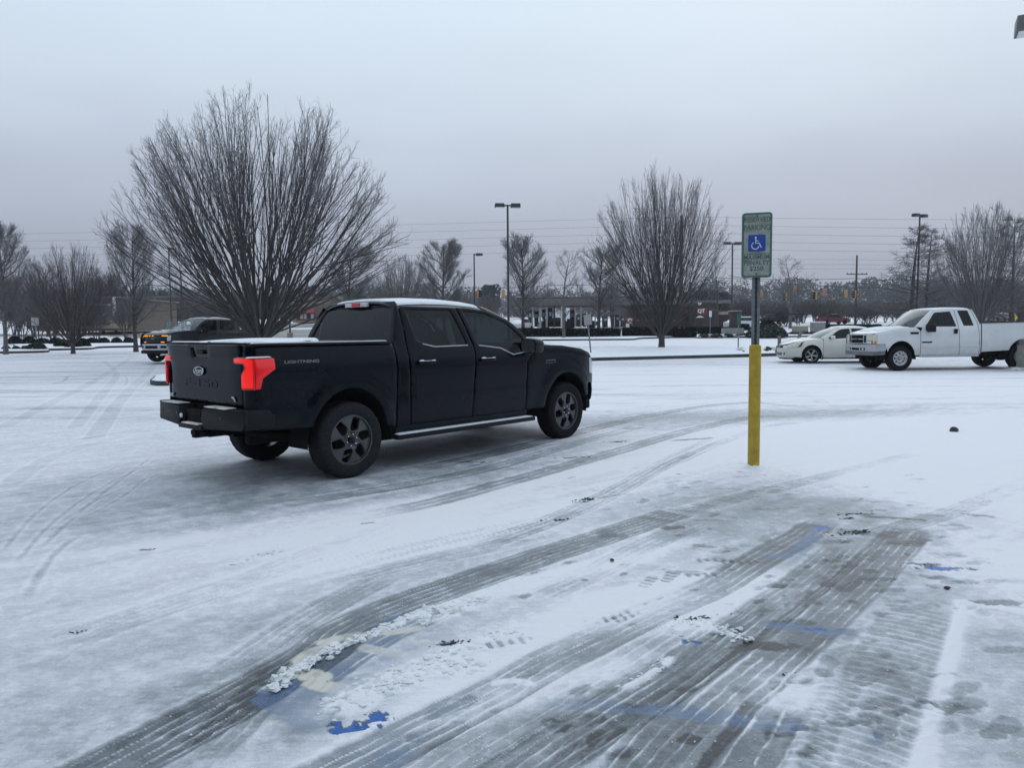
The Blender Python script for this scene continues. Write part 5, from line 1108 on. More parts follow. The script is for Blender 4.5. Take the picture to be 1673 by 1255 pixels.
def tubes(P, Ra, ns):
    n, K, _ = P.shape; tan = unit(np.gradient(P, axis=1)); ref = np.where(np.abs(tan[..., 2:3]) > .9, np.array([1., 0, 0]), np.array([0, 0, 1.]))
    a = unit(np.cross(tan, ref)); b = np.cross(tan, a); q = np.arange(ns)*2*math.pi/ns
    V = P[:, :, None]+(a[:, :, None]*np.cos(q)[None, None, :, None]+b[:, :, None]*np.sin(q)[None, None, :, None])*Ra[:, :, None, None]
    o = (np.arange(n)*K*ns)[:, None, None]+(np.arange(K-1)*ns)[None, :, None]; k = np.arange(ns)[None, None]; k2 = (k+1) % ns
    F = np.stack([o+k, o+k2, o+ns+k2, o+ns+k], -1).reshape(-1, 4); return V.reshape(-1, 3), F
def tree_meshes(name, kind, seed, dens=1., bark=None, twig=None, tw=1.):
    if kind != 'vase': tw *= .8
    """unit scale: metres; returns trunk mesh, crown mesh"""
    rs = np.random.RandomState(seed); parts = []   # (P, R, sides, mat)
    if kind == 'vase':     # short trunk breaking into a sheaf of long arching stems
        H = 10.; trunk = grow(rs, np.zeros((1, 3)), np.array([[0, 0, 1.]]), [1.15], 4, 0, .01); tr = [(trunk, np.array([[.36, .29, .26, .27, .22]]), 10)]
        ns = 26; az_ = np.arange(ns)*2.399+rs.uniform(-.2, .2, ns); s = (np.arange(ns)+.5)/ns; inc = .05+1.10*s**.62
        d = np.stack([np.sin(inc)*np.cos(az_), np.sin(inc)*np.sin(az_), np.cos(inc)], 1)
        b0 = np.stack([.17*np.cos(az_)*s, .17*np.sin(az_)*s, .70+.40*rs.rand(ns)], 1)
        Ln = (8.7-1.3*s**2)*rs.uniform(.95, 1.02, ns); st = grow(rs, b0, d, Ln, 10, .05+.66*s, .045)
        k = np.linspace(0, 1, 11); R1 = (.078*rs.uniform(.7, 1.15, ns))[:, None]*(1-k*.93)[None]; parts.append((st, R1, 7, 0))
        i, t, p, dd = children(rs, st, 5, .10, .66, .36, .12); L2 = Ln[i]*(1-t)*rs.uniform(.84, 1.0, len(i)); P2 = grow(rs, p, dd, L2, 8, .30, .055)
        parts.append((P2, (.0062*L2)[:, None]*np.linspace(1, .15, 9)[None], 5, 0)); j1 = np.concatenate([np.arange(ns)])
        A = [(st, Ln), (P2, L2)]; P3l = []; L3l = []
        for (PP, LL), per in zip(A, (6, int(4.5*dens))):
            i, t, p, dd = children(rs, PP, per, .18, .86, .34, .12); L3 = LL[i]*(1-t)*rs.uniform(.6, .95, len(i))+.25; P3l.append(grow(rs, p, dd, L3, 6, .24, .06)); L3l.append(L3)
        P3 = np.concatenate(P3l); L3 = np.concatenate(L3l); parts.append((P3, np.maximum(.0046*tw, .005*L3)[:, None]*np.linspace(1, .35, 7)[None], 4, 0))
        i, t, p, dd = children(rs, P3, int(6*dens), .15, .97, .50, .16); L4 = (L3[i]*(1.05-t)*.34+.20)*rs.uniform(.6, 1.2, len(i)); P4 = grow(rs, p, dd, L4, 4, .28, .08)
        parts.append((P4, .0046*tw*np.linspace(1, .5, 5)[None]*np.ones((len(P4), 1)), 3, 1))
        i, t, p, dd = children(rs, P4, int(3*dens), .25, .97, .6, .2); P5 = grow(rs, p, dd, rs.uniform(.10, .26, len(i)), 2, .2, .1)
        parts.append((P5, .0036*tw*np.ones((len(P5), 3)), 3, 1))
    elif kind == 'oval':   # single leader, ascending limbs, egg shaped head
        H = 9.; trunk = grow(rs, np.zeros((1, 3)), np.array([[0, 0, 1.]]), [8.2], 12, .1, .02); tr = [(trunk, (.17*(1-np.linspace(0, 1, 13)*.93)+.05*np.exp(-np.linspace(0, 1, 13)*30))[None], 9)]
        i, t, p, dd = children(rs, trunk, 38, .17, .93, .98, .14); L1 = (3.5*np.sin(np.clip((t-.05)/.95, .05, 1)*2.3+.35)**.8*(1.1-t*.55))*rs.uniform(.75, 1.1, len(i)); P1 = grow(rs, p, dd, L1*1.05, 7, .62, .05)
        parts.append((P1, (.014*L1+.008)[:, None]*np.linspace(1, .25, 8)[None], 5, 0))
        i, t, p, dd = children(rs, P1, int(9*dens), .15, .97, .55, .15); L2 = L1[i]*(1.1-t)*.48*rs.uniform(.6, 1.2, len(i))+.25; P2 = grow(rs, p, dd, L2, 5, .4, .06)
        parts.append((P2, (.006*L2+.004)[:, None]*np.linspace(1, .35, 6)[None], 3, 0))
        i, t, p, dd = children(rs, P2, int(6*dens), .15, 1., .6, .2); L3 = L2[i]*.30*rs.uniform(.6, 1.2, len(i))+.16; P3 = grow(rs, p, dd, L3, 3, .35, .08)
        parts.append((P3, .0065*tw*np.linspace(1, .5, 4)[None]*np.ones((len(P3), 1)), 3, 1))
        i, t, p, dd = children(rs, P3, int(2*dens+.5), .2, 1., .6, .2); P4 = grow(rs, p, dd, rs.uniform(.12, .3, len(i)), 2, .3, .08); parts.append((P4, .005*tw*np.ones((len(P4), 3)), 3, 1))
    elif kind == 'cypress':  # straight leader, wide level tiers of branches
        H = 10.; trunk = grow(rs, np.zeros((1, 3)), np.array([[0, 0, 1.]]), [9.8], 14, .1, .008); tr = [(trunk, (.22*(1-np.linspace(0, 1, 15)*.95)+.10*np.exp(-np.linspace(0, 1, 15)*25))[None], 9)]
        i, t, p, dd = children(rs, trunk, 60, .13, .985, 1.42, .12); L1 = (3.7*(1.02-t)**.85+.25)*rs.uniform(.7, 1.1, len(i)); P1 = grow(rs, p, dd, L1, 7, .12, .06)
        parts.append((P1, (.011*L1+.008)[:, None]*np.linspace(1, .25, 8)[None], 5, 0))
        i, t, p, dd = children(rs, P1, int(9*dens), .2, .97, .75, .15, .6); L2 = L1[i]*(1.1-t)*.45*rs.uniform(.6, 1.2, len(i))+.2; P2 = grow(rs, p, dd, L2, 4, .1, .08)
        parts.append((P2, (.005*L2+.004)[:, None]*np.linspace(1, .4, 5)[None], 3, 0))
        i, t, p, dd = children(rs, P2, int(7*dens), .2, 1., .8, .25, .3); P3 = grow(rs, p, dd, rs.uniform(.12, .38, len(i)), 2, -.1, .12); parts.append((P3, .008*tw*np.linspace(1, .7, 3)[None]*np.ones((len(P3), 1)), 3, 1))
    elif kind == 'open':   # rangy young tree with few ascending limbs
        H = 9.; trunk = grow(rs, np.zeros((1, 3)), np.array([[0, 0, 1.]]), [8.4], 12, .1, .03); tr = [(trunk, (.13*(1-np.linspace(0, 1, 13)*.93))[None], 8)]
        i, t, p, dd = children(rs, trunk, 18, .26, .95, .95, .15); L1 = (3.6*(1.08-t)**.7)*rs.uniform(.7, 1.1, len(i)); P1 = grow(rs, p, dd, L1, 7, .6, .06); parts.append((P1, (.012*L1+.006)[:, None]*np.linspace(1, .25, 8)[None], 5, 0))
        i, t, p, dd = children(rs, P1, int(6*dens), .2, .97, .6, .15); L2 = L1[i]*(1.1-t)*.5*rs.uniform(.6, 1.2, len(i))+.2; P2 = grow(rs, p, dd, L2, 4, .4, .07); parts.append((P2, (.006*L2+.004)[:, None]*np.linspace(1, .4, 5)[None], 3, 0))
        i, t, p, dd = children(rs, P2, int(4*dens), .2, 1., .6, .2); P3 = grow(rs, p, dd, rs.uniform(.2, .55, len(i)), 2, .3, .1); parts.append((P3, .006*tw*np.ones((len(P3), 3)), 3, 1))
    else:                  # 'bushy': low multi stemmed ornamental
        H = 5.; ns = 6; az_ = np.arange(ns)*2.399; d = np.stack([.30*np.cos(az_), .30*np.sin(az_), np.ones(ns)], 1); st0 = grow(rs, np.stack([.12*np.cos(az_), .12*np.sin(az_), 0*az_], 1), d, np.full(ns, 1.8), 4, .1, .05)
        tr = [(st0, np.full((ns, 5), .055)*np.linspace(1, .7, 5), 6)]
        i, t, p, dd = children(rs, st0, 6, .45, 1., .5, .2); L1 = rs.uniform(2., 3.4, len(i)); P1 = grow(rs, p, dd, L1, 6, .35, .07); parts.append((P1, (.010*L1+.004)[:, None]*np.linspace(1, .3, 7)[None], 4, 0))
        i, t, p, dd = children(rs, P1, int(9*dens), .15, .97, .6, .2); L2 = L1[i]*(1.1-t)*.42*rs.uniform(.6, 1.2, len(i))+.2; P2 = grow(rs, p, dd, L2, 4, .3, .08); parts.append((P2, (.005*L2+.005)[:, None]*np.linspace(1, .5, 5)[None], 3, 1))
        i, t, p, dd = children(rs, P2, int(8*dens), .15, 1., .6, .25); P3 = grow(rs, p, dd, rs.uniform(.15, .5, len(i)), 2, .2, .12); parts.append((P3, .0085*tw*np.ones((len(P3), 3)), 3, 1))
    def mk(nm, lst, mats):
        Vs = []; Fs = []; ms = []; o = 0
        for it in lst:
            V, F = tubes(it[0], it[1], it[2]); Vs.append(V); Fs.append(F+o); o += len(V); ms.append(np.full(len(F), it[3] if len(it) > 3 else 0))
        V = np.concatenate(Vs); me = rawmesh(nm, V, np.concatenate(Fs)); [me.materials.append(x) for x in mats]
        me.polygons.foreach_set('material_index', np.concatenate(ms).astype(np.int32)); return me, V
    bk = M[bark or 'bark']; tg = M[twig or 'twig']
    mt, _ = mk(name+'_trunk', tr, [bk]); mc, V = mk(name+'_crown', parts, [bk, tg])
    r = np.hypot(V[:, 0], V[:, 1]); return mt, mc, float(V[:, 2].max()), float(np.percentile(r, 98.6 if kind == 'vase' else 99.5))
TREES = {}
def tree(kind, variant, px, base_d, top_py, spread_px, label, seed=0, bark=None, twig=None, dens=1., tw=1., group=None, rz=None, cat='tree', zsink=.05, lean=0.):
    """placed at depth base_d under photo column px; height and spread come out of the photo"""
    key = (kind, variant, bark, twig)
    if key not in TREES: TREES[key] = tree_meshes(kind+'_tree', kind, seed or sum(map(ord, kind))+variant*13, dens*(1.15 if kind in ('oval', 'open') else 1.), bark, twig, tw)
    mt, mc, Hh, Rd = TREES[key]
    x, y, z = XY(px, base_d); hgt_ = Zat(px, top_py, base_d)-z; sc_w = spread_px/2*base_d/FPX/Rd; sc_h = hgt_/Hh
    root = thing('tree' if kind != 'bushy' else 'ornamental_tree', label, cat, (x, y, z-zsink), random.Random(px).uniform(0, 6.28) if rz is None else rz, group)
    root.scale = (sc_w, sc_w, sc_h)
    link('trunk', mt, root); link('crown', mc, root); return root
VT = 'bare trees of the parking islands'
tree('vase', 1, 425, 33.0, 148, 455, 'large bare vase shaped tree behind the black pickup', dens=1.3, tw=1.1, rz=1.9)
tree('vase', 2, 1081, 41.5, 262, 236, 'medium bare vase shaped tree on the snowy island left of the parking sign', tw=1.3, rz=1.4)
tree('vase', 3, 118, 43.5, 388, 150, 'reddish bare vase shaped tree among low evergreen mounds at the left', bark='bark_red', twig='twig_red', tw=1.5, dens=1.1)
tree('oval', 1, 8, 43.5, 350, 105, 'tall pale bare tree cut by the left edge of the photo', bark='bark_grey', twig='twig_grey', tw=1.4, dens=1.2)
tree('oval', 2, 221, 45.5, 356, 112, 'bare tree with a straight dark trunk at the end of the round shrubs', tw=1.4, dens=1.1)
tree('open', 1, 298, 92, 402, 105, 'thin open bare tree behind the grey pickup', tw=2.0)
tree('oval', 3, 570, 62, 384, 112, 'bare tree partly behind the right branches of the large vase tree', tw=1.8)
tree('vase', 4, 655, 60, 412, 112, 'broad low bare tree behind the black pickup roof', bark='bark_grey', twig='twig_grey', tw=1.9)
tree('oval', 1, 727, 64, 384, 98, 'bare round headed tree left of the single lamp post', bark='bark_grey', twig='twig_grey')
tree('oval', 2, 855, 63, 376, 108, 'bare tree beside the middle twin lamp post')
tree('open', 2, 921, 61, 403, 96, 'small bare tree with a pale trunk standing in the clipped hedge', tw=1.7, bark='bark_grey', twig='twig_grey')
tree('oval', 3, 978, 66, 388, 92, 'bare tree behind the tilted grey sign')
tree('open', 1, 1001, 67, 430, 76, 'small bare tree just left of the medium vase tree')
tree('open', 3, 1173, 72, 415, 62, 'slim bare tree right of the red storefront sign', tw=1.8)
tree('open', 2, 1291, 88, 413, 92, 'bare tree behind the cone shaped mound', rz=2.2, bark='bark_grey', twig='twig_grey')
tree('cypress', 1, 1487, 62, 362, 150, 'tall bare cypress just left of the right twin lamp post', tw=1.6)
tree('cypress', 2, 1511, 66, 366, 128, 'bare cypress just right of the right twin lamp post', tw=1.6)
tree('vase', 4, 1602, 51, 325, 150, 'tall bare tree with upswept grey limbs behind the white pickup bed', bark='bark_grey', twig='twig_grey')
tree('cypress', 1, 1652, 55, 345, 130, 'bare cypress at the right edge of the photo', rz=1.)
for k, (px, d, top, spd, lb) in enumerate([(35, 62, 470, 80, 'small dark bare tree left of the back of the grey sign'), (63, 66, 482, 76, 'small dark bare tree right behind the back of the grey sign'), (86, 63, 485, 80, 'small bare tree left of the reddish vase tree'), (158, 60, 470, 78, 'small bare tree in front of the tan building'), (205, 74, 480, 60, 'small bare tree behind the straight dark trunk')]):
    tree('bushy', 1+k % 3, px, d, top, spd, lb, tw=1.7, bark='bark_red', twig='twig_red')
# rows of small ornamental trees by the far road
rng = random.Random(3)
for k in range(24):
    px = 1205+k*13.5+rng.uniform(-6, 6); d = rng.uniform(98, 118)
    if px > 1520: continue
    tree('bushy', 1+k % 3, px, d, 484+rng.uniform(-7, 9), rng.uniform(44, 62), 'low dense bare ornamental tree in the row under the traffic signals', tw=1.7, bark='bark_red', twig='twig_red', group='low ornamental trees under the traffic signals')
for k in range(24):
    px = 228+k*10.5+rng.uniform(-5, 5); d = rng.uniform(118, 150)
    tree('bushy', 1+k % 3, px, d, 476+rng.uniform(-8, 10), rng.uniform(38, 55), 'small dark bare tree in the far grove left of the large vase tree', bark='bark_red', twig='twig_red', group='far grove at the left')
for k in range(14):
    px = 560+k*19+rng.uniform(-6, 6); d = rng.uniform(120, 150)
    tree('bushy', 1+k % 3, px, d, 478+rng.uniform(-8, 10), rng.uniform(38, 55), 'small dark bare tree in the far row above the black pickup roof', bark='bark_red', twig='twig_red', group='far row behind the black pickup')
for k in range(12):
    px = 1520+k*14+rng.uniform(-6, 6); d = rng.uniform(85, 115)
    tree('open' if k % 2 else 'bushy', 1+k % 3, px, d, 452+rng.uniform(-14, 16), rng.uniform(60, 90), 'dark bare tree in the wood behind the white pickup bed', bark='bark_red' if k % 2 == 0 else None, twig='twig_red' if k % 2 == 0 else None, group='wood behind the white pickup')
for k in range(9):
    px = 5+k*23+rng.uniform(-6, 6); d = rng.uniform(76, 92)
    tree('oval' if k % 3 == 0 else 'bushy', 1+k % 3, px, d, 440+rng.uniform(-18, 20), rng.uniform(60, 85), 'dark bare tree in the dense wood at the far left', bark='bark_red' if k % 3 else None, twig='twig_red' if k % 3 else None, group='wood at the far left')
# far off wooded ridge: one mass of small crowns
def leafmass(name, m, pts, sz, n, seed, kind='stuff', label=None):
    """many small leaf clumps around centre points (x,y,z,r)"""
    rs = np.random.RandomState(seed); pts = np.array(pts, float); c = pts[rs.randint(0, len(pts), n)]
    d = unit(rs.normal(0, 1, (n, 3)))*(rs.uniform(.35, 1, (n, 1))**.5); p = c[:, :3]+d*c[:, 3:4]*np.array([1, 1, .85])
    a = unit(rs.normal(0, 1, (n, 3))); b = unit(np.cross(a, rs.normal(0, 1, (n, 3)))); s = sz*rs.uniform(.5, 1.3, (n, 1))
    V = np.stack([p-a*s-b*s*.5, p+a*s-b*s*.5, p+b*s*.9], 1).reshape(-1, 3); F = np.arange(3*n).reshape(-1, 3)
    me = rawmesh(name, V, F, False); me.materials.append(m); return me
pts = []; rs = np.random.RandomState(8)
for k in range(420):
    x = rs.uniform(-230, 230); y = rs.uniform(250, 300); px_ = 836+x/y*FPX; hh = 9+4*vnoise(np.array([x*.03]), np.array([2.]), 3)[0]+rs.uniform(-1.5, 1.5)
    for q in range(3): pts.append((x+rs.uniform(-2, 2), y+rs.uniform(-2, 2), float(T(230))+hh*(.25+.3*q), 3.2))
rg = link('far_woods', leafmass('far_woods', mat('woods', (.085, .083, .092), .95, 0, 0, (.12, .3, (.10, .10, .108))), pts, .38, 170000, 4)); tag(rg, 'far off wooded ridge of bare crowns along the horizon', kind='stuff')
for k, (px, top, wpx, d) in enumerate([(800, 466, 40, 190), (1165, 478, 60, 150), (1120, 480, 40, 155), (580, 476, 44, 200), (505, 478, 30, 200), (262, 474, 34, 160)]):
    x, y, z = XY(px, d); h = Zat(px, top, d)-z; r = wpx/2*d/FPX; rr = np.random.RandomState(k)
    root = thing('pine_tree', ['dark pine between the lamp posts above the black pickup windscreen', 'dark pine rising behind the brick store roof', 'smaller dark pine left of the store roof unit', 'dark pine above the rear of the black pickup cab', 'dark pine above the red awning shop', 'dark evergreen beyond the straight dark trunk'][k], 'tree', (x, y, z-.1), 0)
    link('crown', leafmass('pine_crown', M['conifer'], [(rr.uniform(-r*.6, r*.6), rr.uniform(-r*.4, r*.4), h*q, r*.42) for q in np.linspace(.35, .90, 9) for _ in range(3)], r*.09, 5200, k), root)
    MB().tube([(0, 0, 0), (0, 0, h*.8)], [.25, .10], 7).build('trunk', M['bark'], root)
# ---------------------------------------------------------------- islands, kerbs
def gp(px, py): g = G(px, py); return (float(g[0]), float(g[1]))
def island(name, pix, h=.14, cap=True, label='', col='snow', inset=.14):
    pts = [gp(*p) for p in pix]; c = np.array(pts).mean(0)
    P = np.array(densify(rounded(pts, .8, 4), .8)); n = len(P); cc = P.mean(0)
    d = unit(cc-P); Q = P+d*inset; z0 = T(P[:, 1])
    mb = MB(); V = [(p[0], p[1], z-.1) for p, z in zip(P, z0)]+[(p[0], p[1], z+h) for p, z in zip(P, z0)]+[(q[0], q[1], z+h+.002) for q, z in zip(Q, T(Q[:, 1]))]
    mb.add(V, [(k, (k+1) % n, n+(k+1) % n, n+k) for k in range(n)]+[(n+k, n+(k+1) % n, 2*n+(k+1) % n, 2*n+k) for k in range(n)])
    o = mb.build('kerb', M['kerb']); tag(o, label or 'concrete kerb edging a snowy island', kind='structure')
    V2, F2, dep = panel([tuple(q) for q in P+d*.05], (), 1.1, .12)
    zz_ = T(V2[:, 1])+h+.035-dep*.3+.05*fbm(V2[:, 0]*.6, V2[:, 1]*.6, 3, 7)*(edist(V2, [P+d*.05]) > .3)
    me = rawmesh('island_snow', np.stack([V2[:, 0], V2[:, 1], zz_], 1), F2); me.materials.append(M[col]); o2 = link('island_snow', me); tag(o2, 'snow lying on a raised parking island', kind='structure'); return o
island('isl', [(905, 592), (960, 590), (1220, 583.5), (1300, 581), (1390, 578), (1390, 569), (1220, 570), (1080, 571), (930, 577)], .14)
island('isl', [(-60, 578), (0, 578), (78, 576.5), (82, 574), (60, 570), (-60, 569)], .13)
island('isl', [(40, 572), (84, 573), (150, 571.5), (160, 569), (200, 568), (262, 567), (300, 566), (300, 561), (180, 561), (90, 563), (20, 566)], .13)
island('isl', [(880, 557), (1000, 556), (1035, 556), (1045, 554), (1140, 551), (1190, 550), (1190, 547), (1000, 548), (850, 549), (850, 557)], .12)
island('isl', [(1135, 553), (1210, 552), (1240, 552), (1420, 549), (1420, 546), (1210, 546.5), (1140, 549)], .12)
island('isl', [(244, 629), (262, 631), (300, 629), (330, 622), (300, 618), (255, 619.5)], .13)
island('isl', [(330, 603), (420, 607), (560, 600), (560, 585), (430, 582), (350, 588)], .14)
# ---------------------------------------------------------------- hedges and shrubs
def leafy(nm, m, body, outline_pts, n, sz, seed, root):
    pass
def hedge_mesh(L_, W, Hh, seed, mound=False):
    rs = np.random.RandomState(seed); n = int(5200*min(2.5, max(.35, L_*Hh/1.2)))
    u = rs.uniform(-.5, .5, n); v = rs.uniform(-.5, .5, n); w_ = rs.uniform(0, 1, n)
    if mound:
        d = unit(rs.normal(0, 1, (n, 3))); d[:, 2] = np.abs(d[:, 2]); P = d*np.array([L_/2, W/2, Hh])*rs.uniform(.86, 1.03, (n, 1)); bump_ = 1+.12*(fbm(d[:, 0]*3+seed, d[:, 1]*3+d[:, 2]*2, 3, seed)-.5)*2; P = P*bump_[:, None]
    else:
        f = rs.rand(n); P = np.stack([u*L_, v*W, w_*Hh], 1); top = f < .35; P[top, 2] = Hh; fr_ = (f >= .35) & (f < .75); P[fr_, 1] = -W/2*np.sign(rs.rand(fr_.sum())-.15); en = f >= .93; P[en, 0] = L_/2*np.sign(rs.rand(en.sum())-.5)
        P += rs.normal(0, .025, P.shape); P[:, 2] *= 1+.10*(fbm(P[:, 0]*1.3+seed, P[:, 0]*0+1., 3, seed)-.5)
    a = unit(rs.normal(0, 1, (n, 3))); b = unit(np.cross(a, rs.normal(0, 1, (n, 3)))); s = .05*rs.uniform(.5, 1.3, (n, 1))
    V = np.stack([P-a*s-b*s*.5, P+a*s-b*s*.5, P+b*s*.9], 1).reshape(-1, 3); V[:, 2] = np.maximum(V[:, 2], 0); F = np.arange(3*n).reshape(-1, 3)
    return V, F
def shrub(px, py, wpx, hpx, label, m='hedge', seed=0, mound=True, depth=None, name='shrub', group=None, cat='shrub', mesh=None):
    g = gp(px, py); W = wpx*g[1]/FPX; Hh = hpx*g[1]/FPX; D = depth or W*.9
    core = MB()
    if mound: core.lathe([(W/2*.90*math.cos(a), Hh*.90*math.sin(a)) for a in np.linspace(0, 1.57, 7)], 16); core.v = [(x, y*D/W, z) for x, y, z in core.v]
    else: core.box((0, 0, Hh*.47), (W*.985, D*.96, Hh*.94))
    o = core.build(name, M[m], None, smooth=mound); o.location = (g[0], g[1]+D/2*0, float(T(g[1]))+.06); tag(o, label, cat, group)
    V, F = hedge_mesh(W, D, Hh, seed+int(px), mound); me = rawmesh('foliage', V, F, False); me.materials.append(M[m]); link('foliage', me, o); return o
for k, (a, b, py, h, lb) in enumerate([(838, 917, 553.5, 15, 'long clipped hedge left of the pale trunked small tree'), (925, 1012, 553, 14, 'clipped hedge between the pale trunk and the tilted sign'), (1018, 1135, 552, 15, 'long clipped hedge passing behind the medium vase tree trunk'), (1137, 1192, 549, 12, 'clipped hedge right of the medium vase tree in front of the brick store')]):
    shrub((a+b)/2, py, b-a, h, lb, 'hedge', k, False, 1.1, 'hedge', cat='hedge')
for k, px in enumerate([24, 48]): shrub(px, 563, 22, 12, ['round clipped shrub just right of the pale left edge tree', 'round clipped shrub behind the back of the grey sign'][k], 'hedge', k, group='round clipped shrubs at the left')
for k, (px, w_) in enumerate([(70, 24), (92, 24), (134, 20), (151, 23), (170, 20), (191, 18), (211, 19)]):
    shrub(px, 565-k*.2, w_, 11, ['round clipped shrub left of the reddish vase tree', 'round clipped shrub directly behind the left mounds', 'round clipped shrub just right of the reddish vase trunk', 'second round shrub right of the reddish vase trunk', 'third round shrub right of the reddish vase trunk', 'fourth round shrub right of the reddish vase trunk', 'round shrub against the straight dark trunk'][k], 'hedge', k+9, group='round clipped shrubs at the left')
for k, (px, py, w_, h, lb) in enumerate([(103, 570, 28, 14, 'dark mound shrub left of the reddish vase tree base'), (120, 571, 26, 13, 'dark mound shrub in front of the reddish vase tree base'), (137, 570, 22, 11, 'dark mound shrub right of the reddish vase tree base'), (60, 575, 30, 13, 'large low green mound shrub on the left island'), (42, 575, 16, 8, 'small low green mound shrub beside the large mound'), (27, 575, 14, 7, 'smaller green mound shrub near the pale tree base'), (10, 575, 14, 8, 'green mound shrub at the pale tree base')]):
    shrub(px, py, w_, h, lb, 'hedge' if k < 3 else 'shrub', k+20)
for k, (px, py, w_, h) in enumerate([(1150, 552.5, 18, 6), (1170, 552.5, 20, 6), (1190, 552, 16, 6), (1212, 551, 20, 6)]): shrub(px, py, w_, h, 'low spreading shrub along the kerb by the small green sign', 'shrub', k+30, group='low spreading shrubs')
shrub(1252, 552, 66, 20, 'frosted cone shaped mound of low juniper', 'shrub', 41); shrub(1254, 549, 40, 24, 'dark clipped shrub behind the cone shaped mound', 'hedge', 42)
shrub(1306, 549, 40, 7, 'low grey green shrub left of the concrete sign wall', 'shrub', 44); shrub(1330, 549, 26, 6, 'low grey green shrub beneath the concrete sign wall', 'shrub', 45)
shrub(1208, 541, 26, 10, 'dark clipped hedge behind the green sign', 'hedge', 46, False, 1.2, 'hedge', cat='hedge'); shrub(1385, 541, 100, 9, 'dark low hedge above the white sedan roof', 'hedge', 47, False, 1.2, 'hedge', cat='hedge')
# ---------------------------------------------------------------- the reserved parking sign
g = G(1231, 764); sz = 0.
rp_ = thing('parking_sign', 'reserved parking sign with wheelchair symbol on a post in a yellow sleeve', 'sign', (g[0], g[1], 0), 0)
ssc = g[1]/FPX
MB().lathe([(.0, -.05), (.066, -.05), (.0655, .8), (.066, 1.37), (.060, 1.395), (.045, 1.405), (.0, 1.405)], 32).build('bollard_sleeve', M['yellow'], rp_, smooth=True)
mb = MB(); mb.prism([(-.045, 0), (-.045, .008), (-.020, .010), (-.016, .040), (.016, .040), (.020, .010), (.045, .008), (.045, 0), (.015, 0), (.011, .033), (-.011, .033), (-.015, 0)], 1.36, 2.86); ps = mb.build('post', M['galv'], rp_)
mb = MB()
for k in range(26): mb.lathe([(0, -.002), (.006, -.002), (.006, .0)], 8, 'y', (0, -.0055+.038, 1.45+k*.054))
mb.build('post_hole', M['dark'], ps)
top, bot = Zat(1229, 348, g[1]), Zat(1229, 454, g[1]); Wd, Hd = .322, top-bot; zc_ = (top+bot)/2
srot = Matrix.Translation((-.012, -.035, 0)) @ Matrix.Rotation(R(-16), 4, 'Z')
# face looks towards -y, turned a little so that its right edge shows
def sfr(u, v, w): return tuple(srot @ Vector((u, -w, zc_+v)))
mb = MB(); mb.prism(rounded([(-Wd/2, -Hd/2), (Wd/2, -Hd/2), (Wd/2, Hd/2), (-Wd/2, Hd/2)], .04, 6), -.03, 0, sfr); brd = mb.build('sign_board', M['dark'], rp_)
mb = MB(); mb.prism(rounded([(-Wd/2, -Hd/2), (Wd/2, -Hd/2), (Wd/2, Hd/2), (-Wd/2, Hd/2)], .04, 6), .0005, .004, sfr); mb.build('sign_border', M['signrim'] if 'signrim' in M else mat('sign_rim', (.10, .22, .18), .4, .2, 0, (25, .25)), brd)
mb = MB(); i_ = .016; mb.prism(rounded([(-Wd/2+i_, -Hd/2+i_), (Wd/2-i_, -Hd/2+i_), (Wd/2-i_, Hd/2-i_), (-Wd/2+i_, Hd/2-i_)], .03, 6), .0045, .006, sfr); mb.build('sign_frame', M['green'], brd)
face = mat('sign_face', (.26, .275, .27), .5, 0, 0, (7, .38, (.30, .31, .29)))
mb = MB(); i_ = .022; mb.prism(rounded([(-Wd/2+i_, -Hd/2+i_), (Wd/2-i_, -Hd/2+i_), (Wd/2-i_, Hd/2-i_), (-Wd/2+i_, Hd/2-i_)], .026, 6), .0065, .008, sfr); fc_ = mb.build('sign_face', face, brd)
gtx = mat('sign_lettering', (.045, .14, .10), .5, 0, 0, (30, .3))
for body, v, s, sx, bo in (('RESERVED', .285, .082, .775, .001), ('PARKING', .195, .082, .83, .001), ('MAXIMUM', -.135, .072, .81, .0008), ('PENALTY', -.20, .072, .90, .001), ('$250', -.265, .066, 1.1, .0015)):
    put_text('lettering', body, s*1.0, gtx, fc_, lambda u, vv, w, v=v: sfr(u, vv+v*Hd/.73, .009+w), ext=.0006, sx=sx, bold=bo)
MB().prism([(-Wd/2+.03, -.098), (Wd/2-.03, -.098), (Wd/2-.03, -.092), (-Wd/2+.03, -.092)], .0085, .0095, sfr).build('sign_line', gtx, fc_)
bl_ = MB().prism(rounded([(-.092, -.068), (.092, -.068), (.092, .115), (-.092, .115)], .016, 4), .0085, .0105, sfr).build('symbol_panel', M['sblue'], fc_)
mb = MB(); W_ = M['white']; cx, cy = -.012, -.004
mb.lathe([(0, 0), (.011, 0), (.011, .0012), (0, .0012)], 16); mb.v = [sfr(x-.012, y+.083, .011+z) for x, y, z in mb.v]
for pl, r in (([(-.012, .070), (-.012, .022), (.026, .020), (.044, -.026), (.058, -.020)], .006), ([(-.012, .048), (.018, .046)], .0045), ([(-.016+.038*math.cos(a), -.006+.038*math.sin(a)) for a in np.linspace(2.1, 6.15, 16)], .0055)):
    t = MB().tube([sfr(u, v, .0125) for u, v in pl], r, 6); mb.add(t.v, t.f)
mb.build('wheelchair_symbol', W_, bl_, smooth=True)
for v in (.325, -.325): MB().lathe([(0, 0), (.007, 0), (.007, .003), (0, .004)], 10).build('bolt', M['dark'], fc_, xf=Matrix.Translation(sfr(0, v*Hd/.73, .009)) @ Matrix.Rotation(R(90), 4, 'X'))
